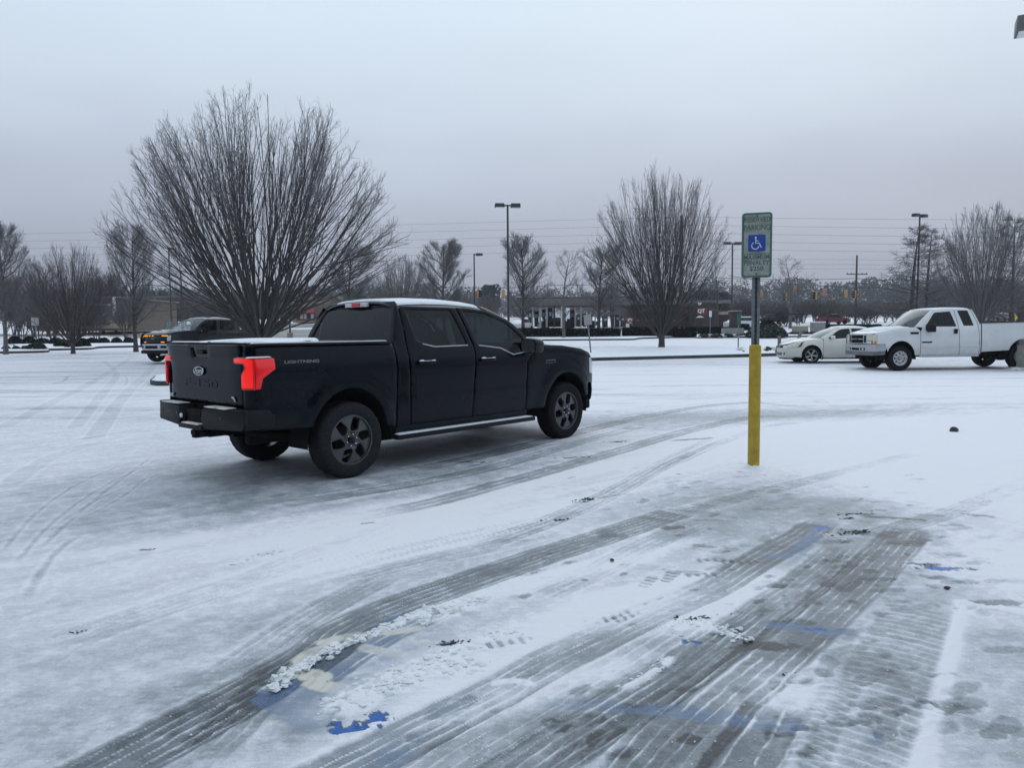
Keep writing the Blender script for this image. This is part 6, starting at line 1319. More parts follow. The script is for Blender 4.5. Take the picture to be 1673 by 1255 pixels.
# crumbs of snow against the sleeve
shp = thing('snow_clump', 'crusty snow scuffed up around the foot of the yellow sleeve', 'snow', (g[0], g[1], 0)); mb = MB(); rr = random.Random(4)
V = []; F = []
for k in range(25):
    a = k/24*2*math.pi
    for q, (r, h) in enumerate([(.066, .03+.012*rr.random()), (.09+.02*rr.random(), .018), (.13+.05*rr.random(), -.004)]): V.append((r*math.cos(a), r*math.sin(a), h))
F = [(k*3+q, k*3+q+1, (k+1)*3+q+1, (k+1)*3+q) for k in range(24) for q in range(2)]; mb.add(V, F).build('crust', M['snow'], shp, smooth=True)
# ---------------------------------------------------------------- lamp posts
def lamp(px, d, top_py, heads, label, yaw=0., m='pole_dark', hw=.62, rad=.075):
    x, y, z = XY(px, d, 545); h = Zat(px, top_py, d)-z
    r = thing('lamp_post', label, 'lamp post', (x, y, z), yaw, 'shoebox lamp posts of the parking lot')
    MB().tube([(0, 0, -.1), (0, 0, h*.5), (0, 0, h-.05)], [rad*1.15, rad, rad*.85], 10).build('pole', M[m], r, smooth=True)
    MB().lathe([(.26, -.1), (.26, .55), (.22, .60), (0, .60)], 18).build('pole_base', M['concrete'], r, smooth=True)
    for s in heads:
        mb = MB(); mb.box((s*.12, 0, h-.10), (.24, .07, .09)); mb.box((s*(.20+hw/2), 0, h-.10), (hw, .42, .24), taper=.94); hd_ = mb.build('lamp_head', M[m], r, bevel=.015)
        MB().box((s*(.20+hw/2), 0, h-.226), (hw*.84, .34, .012)).build('lens', M['lamp_clear'], hd_)
    return r
lamp(831, 48, 333, (1, -1), 'tall twin head lamp post beyond the black pickup windscreen', .1); lamp(776, 72, 414, (1,), 'thin single head lamp post left of the tall twin lamp post', .2)
lamp(1195, 70, 396, (1, -1), 'twin head lamp post just left of the parking sign', .15); lamp(1497, 62, 350, (1, -1), 'twin head lamp post rising behind the white pickup cab', .5); lamp(281, 74, 404, (1,), 'slim dark lamp post behind the grey pickup windscreen', 1.4, hw=.3)
lamp(474, 66, 430, (1,), 'dark lamp post by the trunk of the large vase tree', 1.4, hw=.35)
# tall post whose lamp head reaches into the top right corner
x, y, z = XY(1749, 15.0, 545); hz0 = Zat(1700, 26, 15.0)
r = thing('lamp_post', 'big shoebox lamp head at the top right corner of the photo', 'lamp post', (x, y, z), R(-28)); MB().tube([(0, 0, -.1), (0, 0, hz0-z)], .09, 12).build('pole', M['pole_grey'], r, smooth=True)
mb = MB(); mb.box((-.25, 0, hz0-z), (.5, .08, .10)); mb.box((-.82, 0, hz0-z), (.62, .50, .30), taper=.98); hh_ = mb.build('lamp_head', M['pole_grey'], r, bevel=.012); MB().box((-.82, 0, hz0-z-.156), (.54, .42, .012)).build('lens', M['lamp_clear'], hh_)
# ---------------------------------------------------------------- utility poles, power lines, traffic signals
def upole(px, d, top_py, label, arms=(), rad=.15):
    x, y, z = XY(px, d); h = Zat(px, top_py, d)-z; r = thing('utility_pole', label, 'utility pole', (x, y, z), .1)
    MB().tube([(0, 0, -.2), (0, 0, h)], [rad*1.2, rad*.75], 10).build('pole', M['wood'], r, smooth=True)
    for py, w_ in arms:
        za = Zat(px, py, d)-z; a = MB().box((0, -.12, za), (w_, .10, .12)).build('crossarm', M['wood'], r)
        for u in (-.46, -.25, .25, .46): MB().lathe([(.03, 0), (.06, .04), (.04, .10), (.06, .14), (0, .18)], 8, 'z', (u*w_, -.12, za+.06)).build('insulator', M['pole_grey'], a, smooth=True)
    return r, h
upole(1397, 102, 417, 'wooden utility pole with two crossarms above the white sedan', ((448, 3.0), (463, 2.4)))
upole(1112, 96, 352, 'thick wooden utility pole seen through the medium vase tree', (), .24); upole(1127, 97, 461, 'short wooden pole right of the medium vase tree trunk', (), .18)
upole(-60, 130, 350, 'utility pole beyond the left edge', (), .2); upole(1760, 96, 352, 'utility pole beyond the right edge', (), .2)
def wire(pix, d0, d1, label, rad=.014, sag=0., group='power lines across the sky'):
    pts = []
    n = len(pix)
    for k in range(n-1):
        for t in np.linspace(0, 1, 9)[:-1 if k < n-2 else None]:
            px = pix[k][0]+(pix[k+1][0]-pix[k][0])*t; py = pix[k][1]+(pix[k+1][1]-pix[k][1])*t+sag*4*t*(1-t); f = (px-pix[0][0])/(pix[-1][0]-pix[0][0]); pts.append(AT(px, py, d0+(d1-d0)*f))
    me_ = MB().tube(pts, rad, 4, cap=False).build('power_line', M['pole_dark']); tag(me_, label, 'power line', group)
for k, (y0, y1, y2, y3) in enumerate([(384, 354, 356, 359), (396, 367, 370, 374), (408, 380, 383, 388), (420, 393, 397, 401), (432, 406, 410, 413)]):
    wire([(-60, y0), (1112, y1), (1760, y3)], 128, 97, ['topmost power line across the whole sky', 'second power line from the top', 'third power line from the top', 'fourth power line from the top', 'fifth power line from the top'][k], .013, 1.5)
for k, (y1, y3) in enumerate([(421, 426), (429, 433), (436, 441)]): wire([(1112, y1), (1397, y1+3), (1760, y3)], 97, 100, ['sixth power line, only right of the vase tree', 'seventh power line, only right of the vase tree', 'eighth power line, only right of the vase tree'][k], .010, 1.)
wire([(1112, 450), (1397, 455), (1760, 458)], 98, 102, 'thick low power line ending at the crossarm pole', .03, 4.)
wire([(1190, 450), (1260, 462), (1397, 470), (1560, 474)], 96, 100, 'cable that carries the traffic signals on the right', .03, 0, 'signal span cables'); wire([(650, 462), (776, 470), (900, 466), (1112, 458)], 98, 96, 'cable that carries the traffic signals on the left', .03, 2., 'signal span cables')
def signal(px, py, d, m, label, yaw=0., s=1.):
    p = AT(px, py, d); r = thing('traffic_signal', label, 'traffic signal', tuple(p), yaw, 'traffic signals hanging over the road')
    b = MB().box((0, 0, 0), (.36*s, .28, 1.02*s)).build('housing', M[m], r, bevel=.03); MB().tube([(0, 0, .5*s), (0, 0, .95*s)], .03, 6).build('hanger', M['pole_dark'], r)
    for k, z in enumerate((.32, 0, -.32)):
        v = MB().lathe([(.13*s, -.14), (.13*s, -.36)], 12, 'y', (0, 0, z*s)).build('visor', M['dark'], b); MB().lathe([(0, -.15), (.11*s, -.145)], 12, 'y', (0, 0, z*s)).build('lens', M['dark'], v)
    return r
for k, (px, py, m, yw, lb) in enumerate([(1243, 480, 'sig_o', 2.9, 'orange backed traffic signal just right of the parking sign'), (1283, 485, 'sig', -.9, 'traffic signal with black visors in front of the bare open tree'), (1299, 473, 'sig_o', 2.2, 'pale orange traffic signal highest in the row'), (1332, 483, 'sig', -1.0, 'traffic signal with black visors left of the wide pale signal'), (1347, 478, 'sig_o', 2.6, 'wide pale signal between two visor signals'),
                                        (1382, 480, 'sig', 3.0, 'pale yellow traffic signal just left of the crossarm pole'), (1396, 481, 'sig', -.8, 'traffic signal with black visors on the crossarm pole'), (782, 480, 'sig_o', .6, 'orange traffic signal beside the single head lamp post'), (822, 480, 'sig', 2.8, 'dull yellow traffic signal left of the tall twin lamp post')]): signal(px, py, 97, m, lb, yw)
# ---------------------------------------------------------------- small signs
def small_sign(px, py, top, wpx, hpx, label, m, post='galv', lean=0., two=False, thick=.03):
    g = gp(px, py); k = g[1]/FPX; r = thing('road_sign', label, 'sign', (g[0], g[1], float(T(g[1]))), 0); h = (py-top)*k*1.0
    r.rotation_euler.y = lean; W = wpx*k; Hh = hpx*k
    MB().tube([(0, 0, -.1), (0, 0, h)], .035, 8).build('post', M[post], r)
    for u in ((-.26, .26) if two else (0,)):
        b = MB().prism(rounded([(u*W*1.04-(W*.23 if two else W/2), h-Hh), (u*W*1.04+(W*.23 if two else W/2), h-Hh), (u*W*1.04+(W*.23 if two else W/2), h), (u*W*1.04-(W*.23 if two else W/2), h)], .03), 0, thick, lambda u_, v_, w_: (u_, -.04-w_, v_)).build('sign_plate', M[m], r)
    return r
small_sign(60, 565, 519, 12, 13, 'back of a square grey sign on a thin post at the left', 'sback', two=True)
ls = small_sign(966, 583, 514, 12, 17, 'tilted grey sign leaning left beyond the black pickup bonnet', 'sback', lean=-.10, two=False, thick=.12)
gs = small_sign(1206, 574, 512, 6, 19, 'narrow green sign on a pale post left of the yellow sleeve', 'green'); small_sign(1160, 552, 508, 4, 10, 'thin white sign on a post in front of the brick store', 'white')
small_sign(1511, 545, 505, 5, 5, 'small orange sign behind the white pickup windscreen', 'sig_o'); small_sign(1378, 545, 505, 4, 5, 'small sign on a post above the sedan', 'sig_o') if False else None
# wooden stub posts in the island, tilted rubble heap
for px, py, tp, ln, lb in ((1273, 575, 552, 0, 'upright grey stub post left of the sedan'), (1300, 572, 543, .28, 'leaning grey stub post above the sedan bonnet')):
    g2 = gp(px, py); k = g2[1]/FPX; o = MB().box((0, 0, (py-tp)*k/2), (.16, .12, (py-tp)*k)).build('stub_post', M['pole_grey'], None, bevel=.015); o.location = (g2[0], g2[1], float(T(g2[1]))+.1); o.rotation_euler.y = ln; tag(o, lb, 'post')
rb = random.Random(9); g2 = gp(1252, 579); V = []
root = thing('rubble_heap', 'heap of snowy brown rubble on the kerb left of the sedan', 'rubble', (g2[0], g2[1]-.2, float(T(g2[1]))+.1))
for k in range(46):
    mb = MB(); s = rb.uniform(.08, .22); mb.box((rb.gauss(0, 1.1), rb.gauss(0, .35), rb.uniform(.0, .22)), (s*rb.uniform(.7, 1.6), s, s*.7), Matrix.Rotation(rb.uniform(0, 3), 3, Vector((rb.random(), rb.random(), rb.random())).normalized())); mb.build('lump', M['crust'] if k % 3 else M['bark'], root, bevel=.02)
g2 = gp(1558, 705); o = MB().lathe([(0, -.01), (.05, .0), (.062, .03), (.045, .065), (.02, .085), (0, .08)], 9).build('dirt_clod', M['dark'], None, smooth=False)
mod = [v for v in o.data.vertices]
for v in mod: q = 1+.35*(math.sin(v.co.x*90+v.co.z*60)+math.cos(v.co.y*110))*.5; v.co.x *= q; v.co.y *= q
o.location = (g2[0], g2[1], 0); tag(o, 'dark clod of dirt lying alone on the clean snow at the right', 'clod'); o.data.materials[0] = M['bark']
for k, (px, py, s, lb) in enumerate([(1547, 963, .022, 'small dark clod near the clean blue paint patch'), (1000, 917, .02, 'small dark clod on the snow between two tyre tracks')]):
    g2 = gp(px, py); c = o.copy(); COL.objects.link(c); c.location = (g2[0], g2[1], .004); c.scale = (s/.062*.9, s/.062*.7, s/.062*.45); c.rotation_euler = (0, 0, k*2.); c['label'] = lb
# concrete block at the right edge
g2 = gp(1674, 604); k = g2[1]/FPX; root = thing('concrete_bin', 'square concrete planter block cut by the right edge', 'planter', (g2[0]-.04, g2[1], float(T(g2[1]))), .2)
MB().box((0, 0, .40), (.62, .62, .82), taper=.97).build('block', M['concrete'], root, bevel=.02); MB().lathe([(.20, .80), (.26, .82), (.27, .95), (.22, 1.0), (0, 1.02)], 14).build('lid', M['pole_grey'], root, smooth=True)
MB().lathe([(.62, 0), (.50, .06), (.36, .10), (.2, .1)], 16).build('dirt_skirt', M['crust'], root, smooth=True)

# loose crumbs and slabs of broken snow pushed up between the tracks
rs = np.random.RandomState(12); V = []; F = []
def crumb_at(x, y, s, fl=.6):
    o = len(V); n = 7; jit = rs.uniform(.5, 1.45, (2, n)); a0 = rs.uniform(0, 6.28); z0 = float(T(y))
    for q, (rr_q, zq) in enumerate(((1., -.1), (.72, fl))):
        for k in range(n): a = a0+2*math.pi*k/n; V.append((x+s*rr_q*jit[q, k]*math.cos(a), y+s*rr_q*jit[q, k]*math.sin(a), z0+s*zq*rs.uniform(.8, 1.15)))
    V.append((x, y, z0+s*fl*1.15)); 
    for k in range(n): k2 = (k+1) % n; F.append((o+k, o+k2, o+n+k2)); F.append((o+k, o+n+k2, o+n+k)); F.append((o+n+k, o+n+k2, o+2*n))
for px, wd, cnt, smx in (([(440, 1125), (490, 1092), (560, 1055), (640, 1024), (700, 998), (785, 985)], .05, 320, .030), ([(545, 1160), (620, 1122), (690, 1098), (770, 1085)], .10, 480, .030), ([(690, 1018), (725, 1003), (760, 990), (785, 983)], .05, 160, .036), ([(690, 1080), (740, 1066), (775, 1058)], .04, 50, .03),
                         ([(1085, 1032), (1130, 1018), (1180, 1028), (1215, 1045)], .07, 110, .02), ([(1010, 1130), (1060, 1105), (1100, 1070)], .04, 70, .014), ([(795, 1042), (830, 1036), (860, 1040)], .05, 40, .018), ([(380, 925), (430, 905), (460, 905)], .05, 50, .02), ([(1340, 872), (1370, 880), (1390, 884)], .05, 40, .012)):
    C = curve(px)
    for k in range(cnt):
        i = rs.randint(0, len(C)-1); t = rs.rand(); p = C[i]+(C[i+1]-C[i])*t+np.clip(rs.normal(0, wd*.5, 2), -wd, wd); crumb_at(p[0], p[1], smx*.72*rs.uniform(.15, 1)**1.8+.003, rs.uniform(.2, .6))
for k in range(260):
    g_ = G(rs.uniform(250, 1560), rs.uniform(860, 1254)); crumb_at(g_[0], g_[1], rs.uniform(.002, .005), .5)
me = rawmesh('snow_crumbs', np.array(V), np.array(F), True); me.materials.append(mat('snow_crumb', (.66, .69, .72), .8, 0, 0, (30, .10), (90, .004))); me.set_sharp_from_angle(angle=R(50)); tag(link('snow_crumbs', me), 'loose crumbs and slabs of broken snow between the tyre tracks', kind='stuff')

V = []; F = []
for px, py, sp_x, sp_y, cnt, sm in ((960, 816, .07, .03, 26, .016), (948, 821, .05, .02, 12, .012), (910, 850, .05, .02, 14, .012), (1400, 839, .10, .025, 22, .013), (1395, 870, .10, .04, 34, .014), (1384, 847, .05, .02, 12, .012), (1136, 1012, .07, .014, 40, .010), (1118, 1009, .03, .01, 12, .010), (735, 1052, .04, .018, 26, .012),
                                  (780, 757, .09, .03, 12, .014), (640, 733, .08, .03, 10, .012), (1012, 722, .14, .04, 18, .015), (930, 748, .10, .03, 12, .013), (1288, 1102, .02, .01, 6, .006), (122, 1033, .03, .012, 8, .008), (240, 898, .03, .012, 6, .008), (1500, 925, .08, .02, 16, .010), (1450, 948, .05, .02, 10, .008)):
    g_ = G(px, py)
    for k in range(cnt): dx_, dy_ = rs.normal(0, sp_x, 1)[0], rs.normal(0, sp_y, 1)[0]; crumb_at(g_[0]+dx_, g_[1]+dy_+dx_*.3, sm*rs.uniform(.25, 1), rs.uniform(.2, .5))
me = rawmesh('dirt_crumbs', np.array(V), np.array(F), True); me.materials.append(mat('dirt_crumb', (.03, .031, .034), .8, 0, 0, (40, .5))); me.set_sharp_from_angle(angle=R(50)); tag(link('dirt_crumbs', me), 'scattered dark crumbs of frozen dirt on the slush', kind='stuff')
# ---------------------------------------------------------------- buildings
def bxp(px0, px1, pyt, pyb, d, depth):
    """box spanning photo columns and rows at depth d -> centre, size"""
    a = AT(px0, pyb, d); b = AT(px1, pyt, d); return ((a[0]+b[0])/2, d+depth/2, (a[2]+b[2])/2), (b[0]-a[0], depth, b[2]-a[2])
def bpart(name, m, root, px0, px1, pyt, pyb, d, depth=.2, bevel=0.):
    c, s = bxp(px0, px1, pyt, pyb, d, depth); l = root.location; return MB().box((c[0]-l.x, c[1]-l.y, c[2]-l.z), s).build(name, M[m] if isinstance(m, str) else m, root, bevel=bevel)
def child_of(o, p): o.parent = p; return o
# petrol station store
d = 94.; x, y, z = XY(1115, d); st = thing('store_building', 'low brown brick store with a small red sign panel, behind the medium vase tree', 'building', (x, y, z-.3), 0)
wl = bpart('wall', 'brick', st, 1036, 1196, 497, 538, d, 14); bpart('roof', 'roof_grey', st, 1033, 1199, 490, 497, d-.6, 15); bpart('fascia', 'red_dull', st, 1108, 1134, 497, 500.5, d-.75, .3); bpart('plinth', 'stucco', st, 1036, 1196, 534, 538, d-.15, .14)
for a, b_ in ((1040, 1048), (1051, 1064), (1068, 1074), (1096, 1104)): w_ = bpart('window', 'win_dark', st, a, b_, 508, 523, d-.08, .07); bpart('sill', 'stucco', w_ if False else st, a, b_, 523, 524, d-.2, .19)
w_ = bpart('window', 'win_dark', st, 1115, 1124.5, 512, 523, d-.08, .07); bpart('window_panel', 'red', st, 1115, 1124, 505, 511, d-.10, .09)
pl = bpart('porch', 'brick', st, 1130, 1172, 494.5, 534, d-2.2, 2.1); bpart('porch_side', 'win_dark', st, 1130, 1134, 500, 533, d-2.27, .06)
sg_ = bpart('sign_panel', 'red_dull', st, 1138.5, 1155.5, 503, 515, d-2.4, .18); l = st.location
p = AT(1145.6, 508.3, d-2.42); put_text('lettering', 'QT', .62, M['white'], sg_, lambda u, v, w: (p[0]-l.x+u, p[1]-l.y-w, p[2]-l.z+v), ext=.02, bold=.02)
c, s = bxp(1137, 1150, 516, 519, d-2.6, .5); MB().prism([(-s[0]/2, -s[2]/2), (s[0]/2, -s[2]/2), (s[0]*.1, s[2]/2), (-s[0]*.1, s[2]/2)], 0, .4, lambda u, v, w: (c[0]-l.x+u, c[1]-l.y-w, c[2]-l.z+v)).build('door_canopy', M['white'], st)
bpart('door', 'win_dark', st, 1138, 1147, 526, 534, d-2.27, .06); bpart('rooftop_unit', 'white', st, 1141, 1146, 494, 498.5, d-2.4, 1.); bpart('arch_opening', 'win_dark', st, 1160, 1167, 515, 531, d-2.27, .06)
bpart('wing_wall', 'stucco', st, 1172, 1190, 509, 514, d-1.2, .3)
# fuel canopy with pumps
d = 88.; x, y, z = XY(950, d); cn_ = thing('fuel_canopy', 'wide flat fuel station canopy on pale columns behind the hedge', 'canopy', (x, y, z-.3), 0)
bpart('canopy_roof', mat('canopy', (.115, .105, .10), .7, 0, 0, (.6, .25)), cn_, 838, 1036, 486, 500, d, 12); bpart('canopy_snow', 'snow', cn_, 842, 1034, 484.6, 486, d+1, 10); bpart('canopy_edge', 'brick', cn_, 838, 1036, 498.5, 500.5, d-.1, .09)
for a, b_, m in ((869.5, 871.5, 'sback'), (881, 884.5, 'sback'), (892, 894.5, 'sback'), (916.5, 919.5, 'white'), (939, 940.5, 'sback'), (948.5, 950.5, 'sback'), (972, 973.5, 'sback'), (905, 907, 'brick'), (1000, 1004, 'brick')): bpart('column', m, cn_, a, b_, 500, 535 if b_-a < 4 or m == 'brick' else 530, d+.5, .4)
for k, (a, b_, t, bt, m) in enumerate([(863, 869, 506, 534, 'brick'), (873, 880, 508, 534, 'win_dark'), (886, 891, 505, 534, 'win_dark'), (896, 902, 503, 534, 'dark'), (920, 924.5, 512, 534, 'dark'), (931, 938.5, 506, 535, 'brick'), (942, 948, 514, 534, 'win_dark'), (953, 958, 512, 534, 'brick'), (960, 968, 514, 535, 'dark'), (985, 993, 516, 535, 'win_dark'), (1006, 1012, 514, 535, 'brick'), (1014, 1021, 516, 534, 'win_dark')]):
    c, s = bxp(a, b_, t, bt, d+2+(k % 3)*2, 1.0); o = MB().box((0, 0, 0), s).build('fuel_pump', M[m], None, bevel=.05); o.location = c; tag(o, 'dark fuel pump island standing under the fuel canopy', 'fuel pump', 'fuel pumps under the canopy')
    MB().box((0, -s[1]/2-.03, s[2]*.18), (s[0]*.6, .05, s[2]*.22)).build('display', M['lamp_clear'], o)
d = 86.; x, y, z = XY(929, d); t_ = thing('price_sign', 'white panelled price board standing among the pumps', 'sign', (x, y, z), 0); bpart('board', 'white', t_, 925, 931, 503, 521, d, .3); bpart('board_leg', 'dark', t_, 926, 930, 521, 534, d, .25)
d = 84.; x, y, z = XY(1030, d); t_ = thing('price_sign', 'small red roadside sign with a white letter', 'sign', (x, y, z), 0); sp_ = bpart('board', 'red', t_, 1024, 1034.5, 519, 529, d, .4); bpart('base', 'white', t_, 1023.5, 1028, 529, 536, d, .4); bpart('post', 'dark', t_, 1029, 1034, 529, 538, d, .3)
l2 = t_.location.copy(); p2 = AT(1029.2, 524, d-.03); put_text('lettering', 'Q', .62, M['white'], sp_, lambda u, v, w: (p2[0]-l2.x+u, p2[1]-l2.y-w, p2[2]-l2.z+v), ext=.01, bold=.03)
c, s = bxp(1032, 1034.5, 523, 532, d-1, .3); o = MB().box((0, 0, 0), s).build('flag_banner', M['green'], None); o.location = c; tag(o, 'small green banner beside the red roadside sign', 'banner')
# red awning shop
d = 150.; x, y, z = XY(490, d); sh = thing('shop_building', 'cream shop with a red awning behind the large vase tree', 'building', (x, y, z-.3), 0); bpart('wall', 'stucco', sh, 478, 514, 491, 527, d, 12); bpart('roof_edge', 'trim', sh, 477, 515, 490.5, 492.5, d-.3, .3); bpart('upper_block', mat('ochre', (.22, .165, .11), .85, 0, 0, (3, .2)), sh, 504, 552, 484, 527, d+6, 10); bpart('side_wing', 'brick_tan', sh, 514, 560, 496, 527, d+.5, 6)
a, b_ = AT(484, 511, d-1.6), AT(515, 501, d-.1); l = sh.location; aw = MB().add([(a[0]-l.x, a[1]-l.y, a[2]-l.z), (b_[0]-l.x, a[1]-l.y, a[2]-l.z), (b_[0]-l.x, d-.02-l.y, b_[2]-l.z), (a[0]+.5-l.x, d-.02-l.y, b_[2]-l.z), (a[0]-l.x, d-.02-l.y, a[2]-l.z), (b_[0]-l.x, d-.02-l.y, a[2]-l.z)], [(0, 1, 2, 3), (0, 3, 4), (1, 5, 2)]).build('awning', M['red'], sh)
bpart('shopfront', 'red_dull', sh, 484, 515, 511, 524, d-.06, .05)
for k in range(5): bpart('window', 'win_dark' if k % 3 == 0 else 'lamp_clear', sh, 485+k*5.8, 489+k*5.8, 513, 521, d-.14, .06)
# tan building at the left
d = 84.; x, y, z = XY(150, d); tb = thing('office_building', 'low tan brick building behind the reddish vase tree', 'building', (x, y, z-.3), 0); bpart('wall', 'brick_tan', tb, 60, 190, 488, 541, d, 15); bpart('parapet', 'roof_grey', tb, 58, 192, 484, 488, d-.3, 15.5); bpart('annex_wall', 'stucco', tb, 180, 193, 523, 536.5, d-2, 2); bpart('light_panel', 'white', tb, 184.5, 187, 485, 515, d-.6, .2); bpart('plinth', 'stucco', tb, 130, 180, 531, 537, d-.2, .18)
for a, b_ in ((143, 153), (162, 172), (100, 112), (118, 128), (70, 82)):
    bpart('window', 'win_dark', tb, a, b_, 516, 530, d-.08, .06); bpart('window_sill', 'stucco', tb, a-.5, b_+.5, 530, 531, d-.16, .14)
bpart('cornice', 'white', tb, 118, 178, 497, 499, d-.3, .28)
d = 135.; x, y, z = XY(270, d); b2 = thing('office_building', 'dark brown low building far behind the grey pickup', 'building', (x, y, z-.3), 0); bpart('wall', 'brick', b2, 252, 300, 486, 524, d, 12); bpart('roof', 'roof_grey', b2, 250, 302, 483, 487, d-.4, 13); bpart('brick_panel', 'red_dull', b2, 286, 298, 503, 509, d-.1, .09)
for a in (256, 264, 272, 280): bpart('window', 'win_dark', b2, a, a+5, 508, 520, d-.1, .08)
# long dark low roofs and houses behind the signals
for k, (p0, p1, t, bt, d, m, rm, lb) in enumerate([(1212, 1236, 519, 530, 120, 'roof_grey', 'white', 'small grey shed with a snowy roof right of the green sign'), (1290, 1316, 514, 530, 122, 'white', 'white', 'small white hut behind the cone shaped mound'), (1186, 1222, 506, 524, 180, 'stucco', 'white', 'pale house with a snowy roof far behind the twin lamp post'), (1345, 1420, 508, 526, 180, 'stucco', 'white', 'long pale house far behind the ornamental trees'),
                                                 (1625, 1648, 514, 530, 95, 'stucco', 'white', 'grey booth with a snowy roof behind the white pickup bed'), (1655, 1700, 505, 532, 110, 'brick', 'roof_grey', 'dark building at the right edge behind the pickup bed')]):
    x, y, z = XY((p0+p1)/2, d); hs = thing('house', lb, 'building', (x, y, z-.3), 0); bpart('wall', m, hs, p0, p1, t, bt+3, d, 6); c, s = bxp(p0-1.5, p1+1.5, t-3, t, d-.6, 7.2); l = hs.location
    MB().prism([(-s[0]/2, 0), (s[0]/2, 0), (s[0]/2*.7, s[2]), (-s[0]/2*.7, s[2])], 0, s[1], lambda u, v, w: (c[0]-l.x+u, d-.6-l.y+w, c[2]-s[2]/2-l.z+v)).build('roof', M['snow'] if rm == 'white' else M[rm], hs)
    n_ = max(1, int((p1-p0)/9))
    for q in range(n_): u0 = p0+(p1-p0)*(q+.3)/n_; bpart('window', 'win_dark', hs, u0, u0+(p1-p0)/n_*.38, t+(bt-t)*.3, t+(bt-t)*.75, d-.08, .06)
# concrete sign walls behind the sedan
for k, (p0, p1, t, bt, d, m, lb) in enumerate([(1327, 1349, 527, 540, 62, 'concrete', 'pale concrete sign wall just above the sedan windscreen'), (1297, 1321, 533, 541, 64, 'stucco', 'low tan wall left of the pale concrete wall')]):
    c, s = bxp(p0, p1, t, bt+2, d, .5); o = MB().box((0, 0, 0), s).build('sign_wall', M[m], None, bevel=.03); o.location = c; tag(o, lb, 'wall'); MB().box((0, 0, s[2]/2+.04), (s[0]*1.02, .56, .08)).build('snow_cap', M['snow'], o)
x, y, z = XY(1204, 62); pr = thing('brick_pier', 'red brick pier with a low base behind the green sign', 'pier', (x, y, z), 0); bpart('pier', 'brick', pr, 1196, 1211, 508, 543, 62, .9, .03); bpart('base', 'concrete', pr, 1188, 1216, 536, 546, 61.6, 1.8, .05); bpart('cap', 'stucco', pr, 1195, 1212, 507, 509, 61.9, 1.1)
# bus shelter like roof on dark posts
x, y, z = XY(1306, 84); bs = thing('shelter', 'flat dark shelter roof on two posts behind the cone shaped mound', 'shelter', (x, y, z), 0); bpart('roof', 'dark', bs, 1291, 1315, 512.5, 514, 84, 2.5); bpart('back_panel', 'pole_dark', bs, 1301, 1312, 515, 519.5, 84.5, .2); bpart('post', 'pole_dark', bs, 1302, 1303.3, 514, 535, 84, .12); bpart('post', 'pole_dark', bs, 1305.5, 1306.8, 514, 535, 84, .12)
# green board and yellow crossing sign beyond the pickup bed
x, y, z = XY(1617, 70); gb = thing('shop_sign', 'green roadside board with a round emblem beyond the white pickup bed', 'sign', (x, y, z), 0); bd = bpart('board', 'green', gb, 1606, 1621, 505, 518, 70, .3, .02); bpart('board_strip', 'white', gb, 1605, 1620, 518.5, 524, 70, .28); bpart('post', 'pole_dark', gb, 1612, 1614, 524, 545, 70.1, .2)
x, y, z = XY(1655, 60); yc = thing('crossing_sign', 'yellow diamond pedestrian crossing sign near the right edge', 'sign', (x, y, z), 0); zc2 = Zat(1655, 519, 60)-z
MB().tube([(0, .03, -.1), (0, .03, zc2+.4)], .035, 8).build('post', M['galv'], yc); yb = MB().prism(rounded([(0, -.46), (.33, 0), (0, .46), (-.33, 0)], .05), 0, .02, lambda u, v, w: (u, -w, zc2+v)).build('sign_plate', mat('sign_yellow', (.62, .50, .04), .5, 0, 0, (8, .1)), yc)
mb = MB(); mb.tube([(0, -.03, zc2+.12), (0, -.03, zc2-.05)], .045, 6); mb.tube([(0, -.03, zc2-.03), (.09, -.03, zc2-.24)], .026, 6); mb.tube([(0, -.03, zc2-.03), (-.07, -.03, zc2-.24)], .026, 6); mb.tube([(-.11, -.03, zc2), (0, -.03, zc2+.09), (.10, -.03, zc2+.02)], .022, 6); mb.lathe([(0, -.05), (.045, 0), (0, .05)], 10, 'z', (0, -.03, zc2+.19)); mb.build('walking_figure', M['dark'], yb)
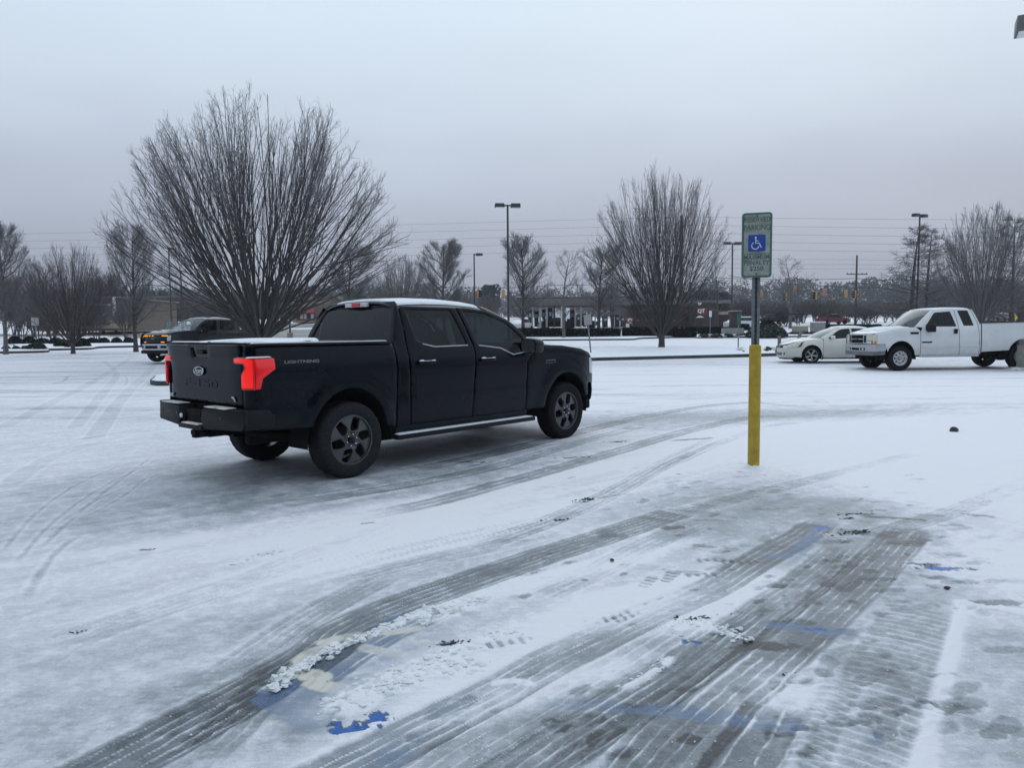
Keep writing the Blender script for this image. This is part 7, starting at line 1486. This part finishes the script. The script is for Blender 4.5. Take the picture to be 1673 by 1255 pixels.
# parked cars far off
def far_car(px, py, d, m, label, yaw=0., L_=4.5, group=None):
    x, y, z = XY(px, d); r = thing('parked_car', label, 'car', (x, y, z), yaw, group); h = .0
    prof = [(-2.2, .30), (-2.22, .85), (-1.75, .98), (-1.05, 1.42), (.35, 1.44), (1.05, 1.0), (1.95, .85), (2.2, .62), (2.2, .30)]
    b = MB().prism([(u*L_/4.5, v) for u, v in prof], -.86, .86, lambda u, v, w: (u, w, v)).build('body', M[m], r, bevel=.06)
    MB().prism([(-1.5, 1.0), (-.98, 1.36), (.28, 1.37), (.85, 1.0)], -.88, .88, lambda u, v, w: (u, w, v)).build('window', M['win_dark'], b)
    MB().box((-.35, 0, 1.455), (1.3, 1.4, .04)).build('snow_layer', M['snow'], b, bevel=.015)
    for u in (-1.35, 1.35):
        for w in (.80, -.80): MB().lathe([(0, -.1), (.20, -.11), (.31, -.09), (.33, 0), (.31, .09), (.2, .11), (0, .1)], 20, 'y', (u, w, .33)).build('wheel', M['rubber'], r, smooth=True)
far_car(908, 533, 91, 'black_paint', 'dark car parked under the fuel canopy', .2); far_car(1216, 534, 84, 'white_paint', 'white car with snow on it right of the brick pier', .3); far_car(1360, 534, 106, 'red_dull', 'dark red car far behind the ornamental trees', .1); far_car(1262, 532, 110, 'black_paint', 'dark car behind the cone shaped mound', .15)
far_car(850, 532, 84, 'white_paint', 'white car just right of the black pickup windscreen', 1.2); far_car(950, 533, 96, 'grey_paint', 'grey car behind the fuel pumps', .1); far_car(1590, 533, 80, 'black_paint', 'dark car behind the white pickup cab', .2)
# ---------------------------------------------------------------- unseen store front added behind the camera to darken reflections and near snow
sb = thing('unseen_store_front', 'long unseen brick store front added behind the camera to darken reflections', 'building', (0, -9, 0), 0)
MB().box((0, -6, 4.2), (90, 12, 8.6)).build('wall', M['brick_tan'], sb); MB().box((0, 1.2, 4.4), (60, 2.4, .5)).build('canopy', M['concrete'], sb)
for k in range(9): MB().box((-28+k*7, 2.1, 2.0), (.5, .5, 4.4)).build('pillar', M['brick'], sb)
for k in range(8): MB().box((-24.5+k*7, .05, 1.8), (4.6, .06, 3.2)).build('shop_window', M['win_dark'], sb)
# ---------------------------------------------------------------- winter air
hz_ = MB().box((0, 140, 7), (760, 420, 40)).build('haze', mat('haze_tmp', (1, 1, 1)))
hm = bpy.data.materials.new('haze'); hm.use_nodes = True; nt = hm.node_tree; nt.nodes.clear(); pv = nt.nodes.new('ShaderNodeVolumePrincipled'); pv.inputs['Density'].default_value = .0006; pv.inputs['Color'].default_value = (.86, .90, .97, 1); pv.inputs['Anisotropy'].default_value = 0
o_ = nt.nodes.new('ShaderNodeOutputMaterial'); nt.links.new(pv.outputs[0], o_.inputs['Volume']); hz_.data.materials[0] = hm; tag(hz_, 'thin cold winter haze', kind='stuff')
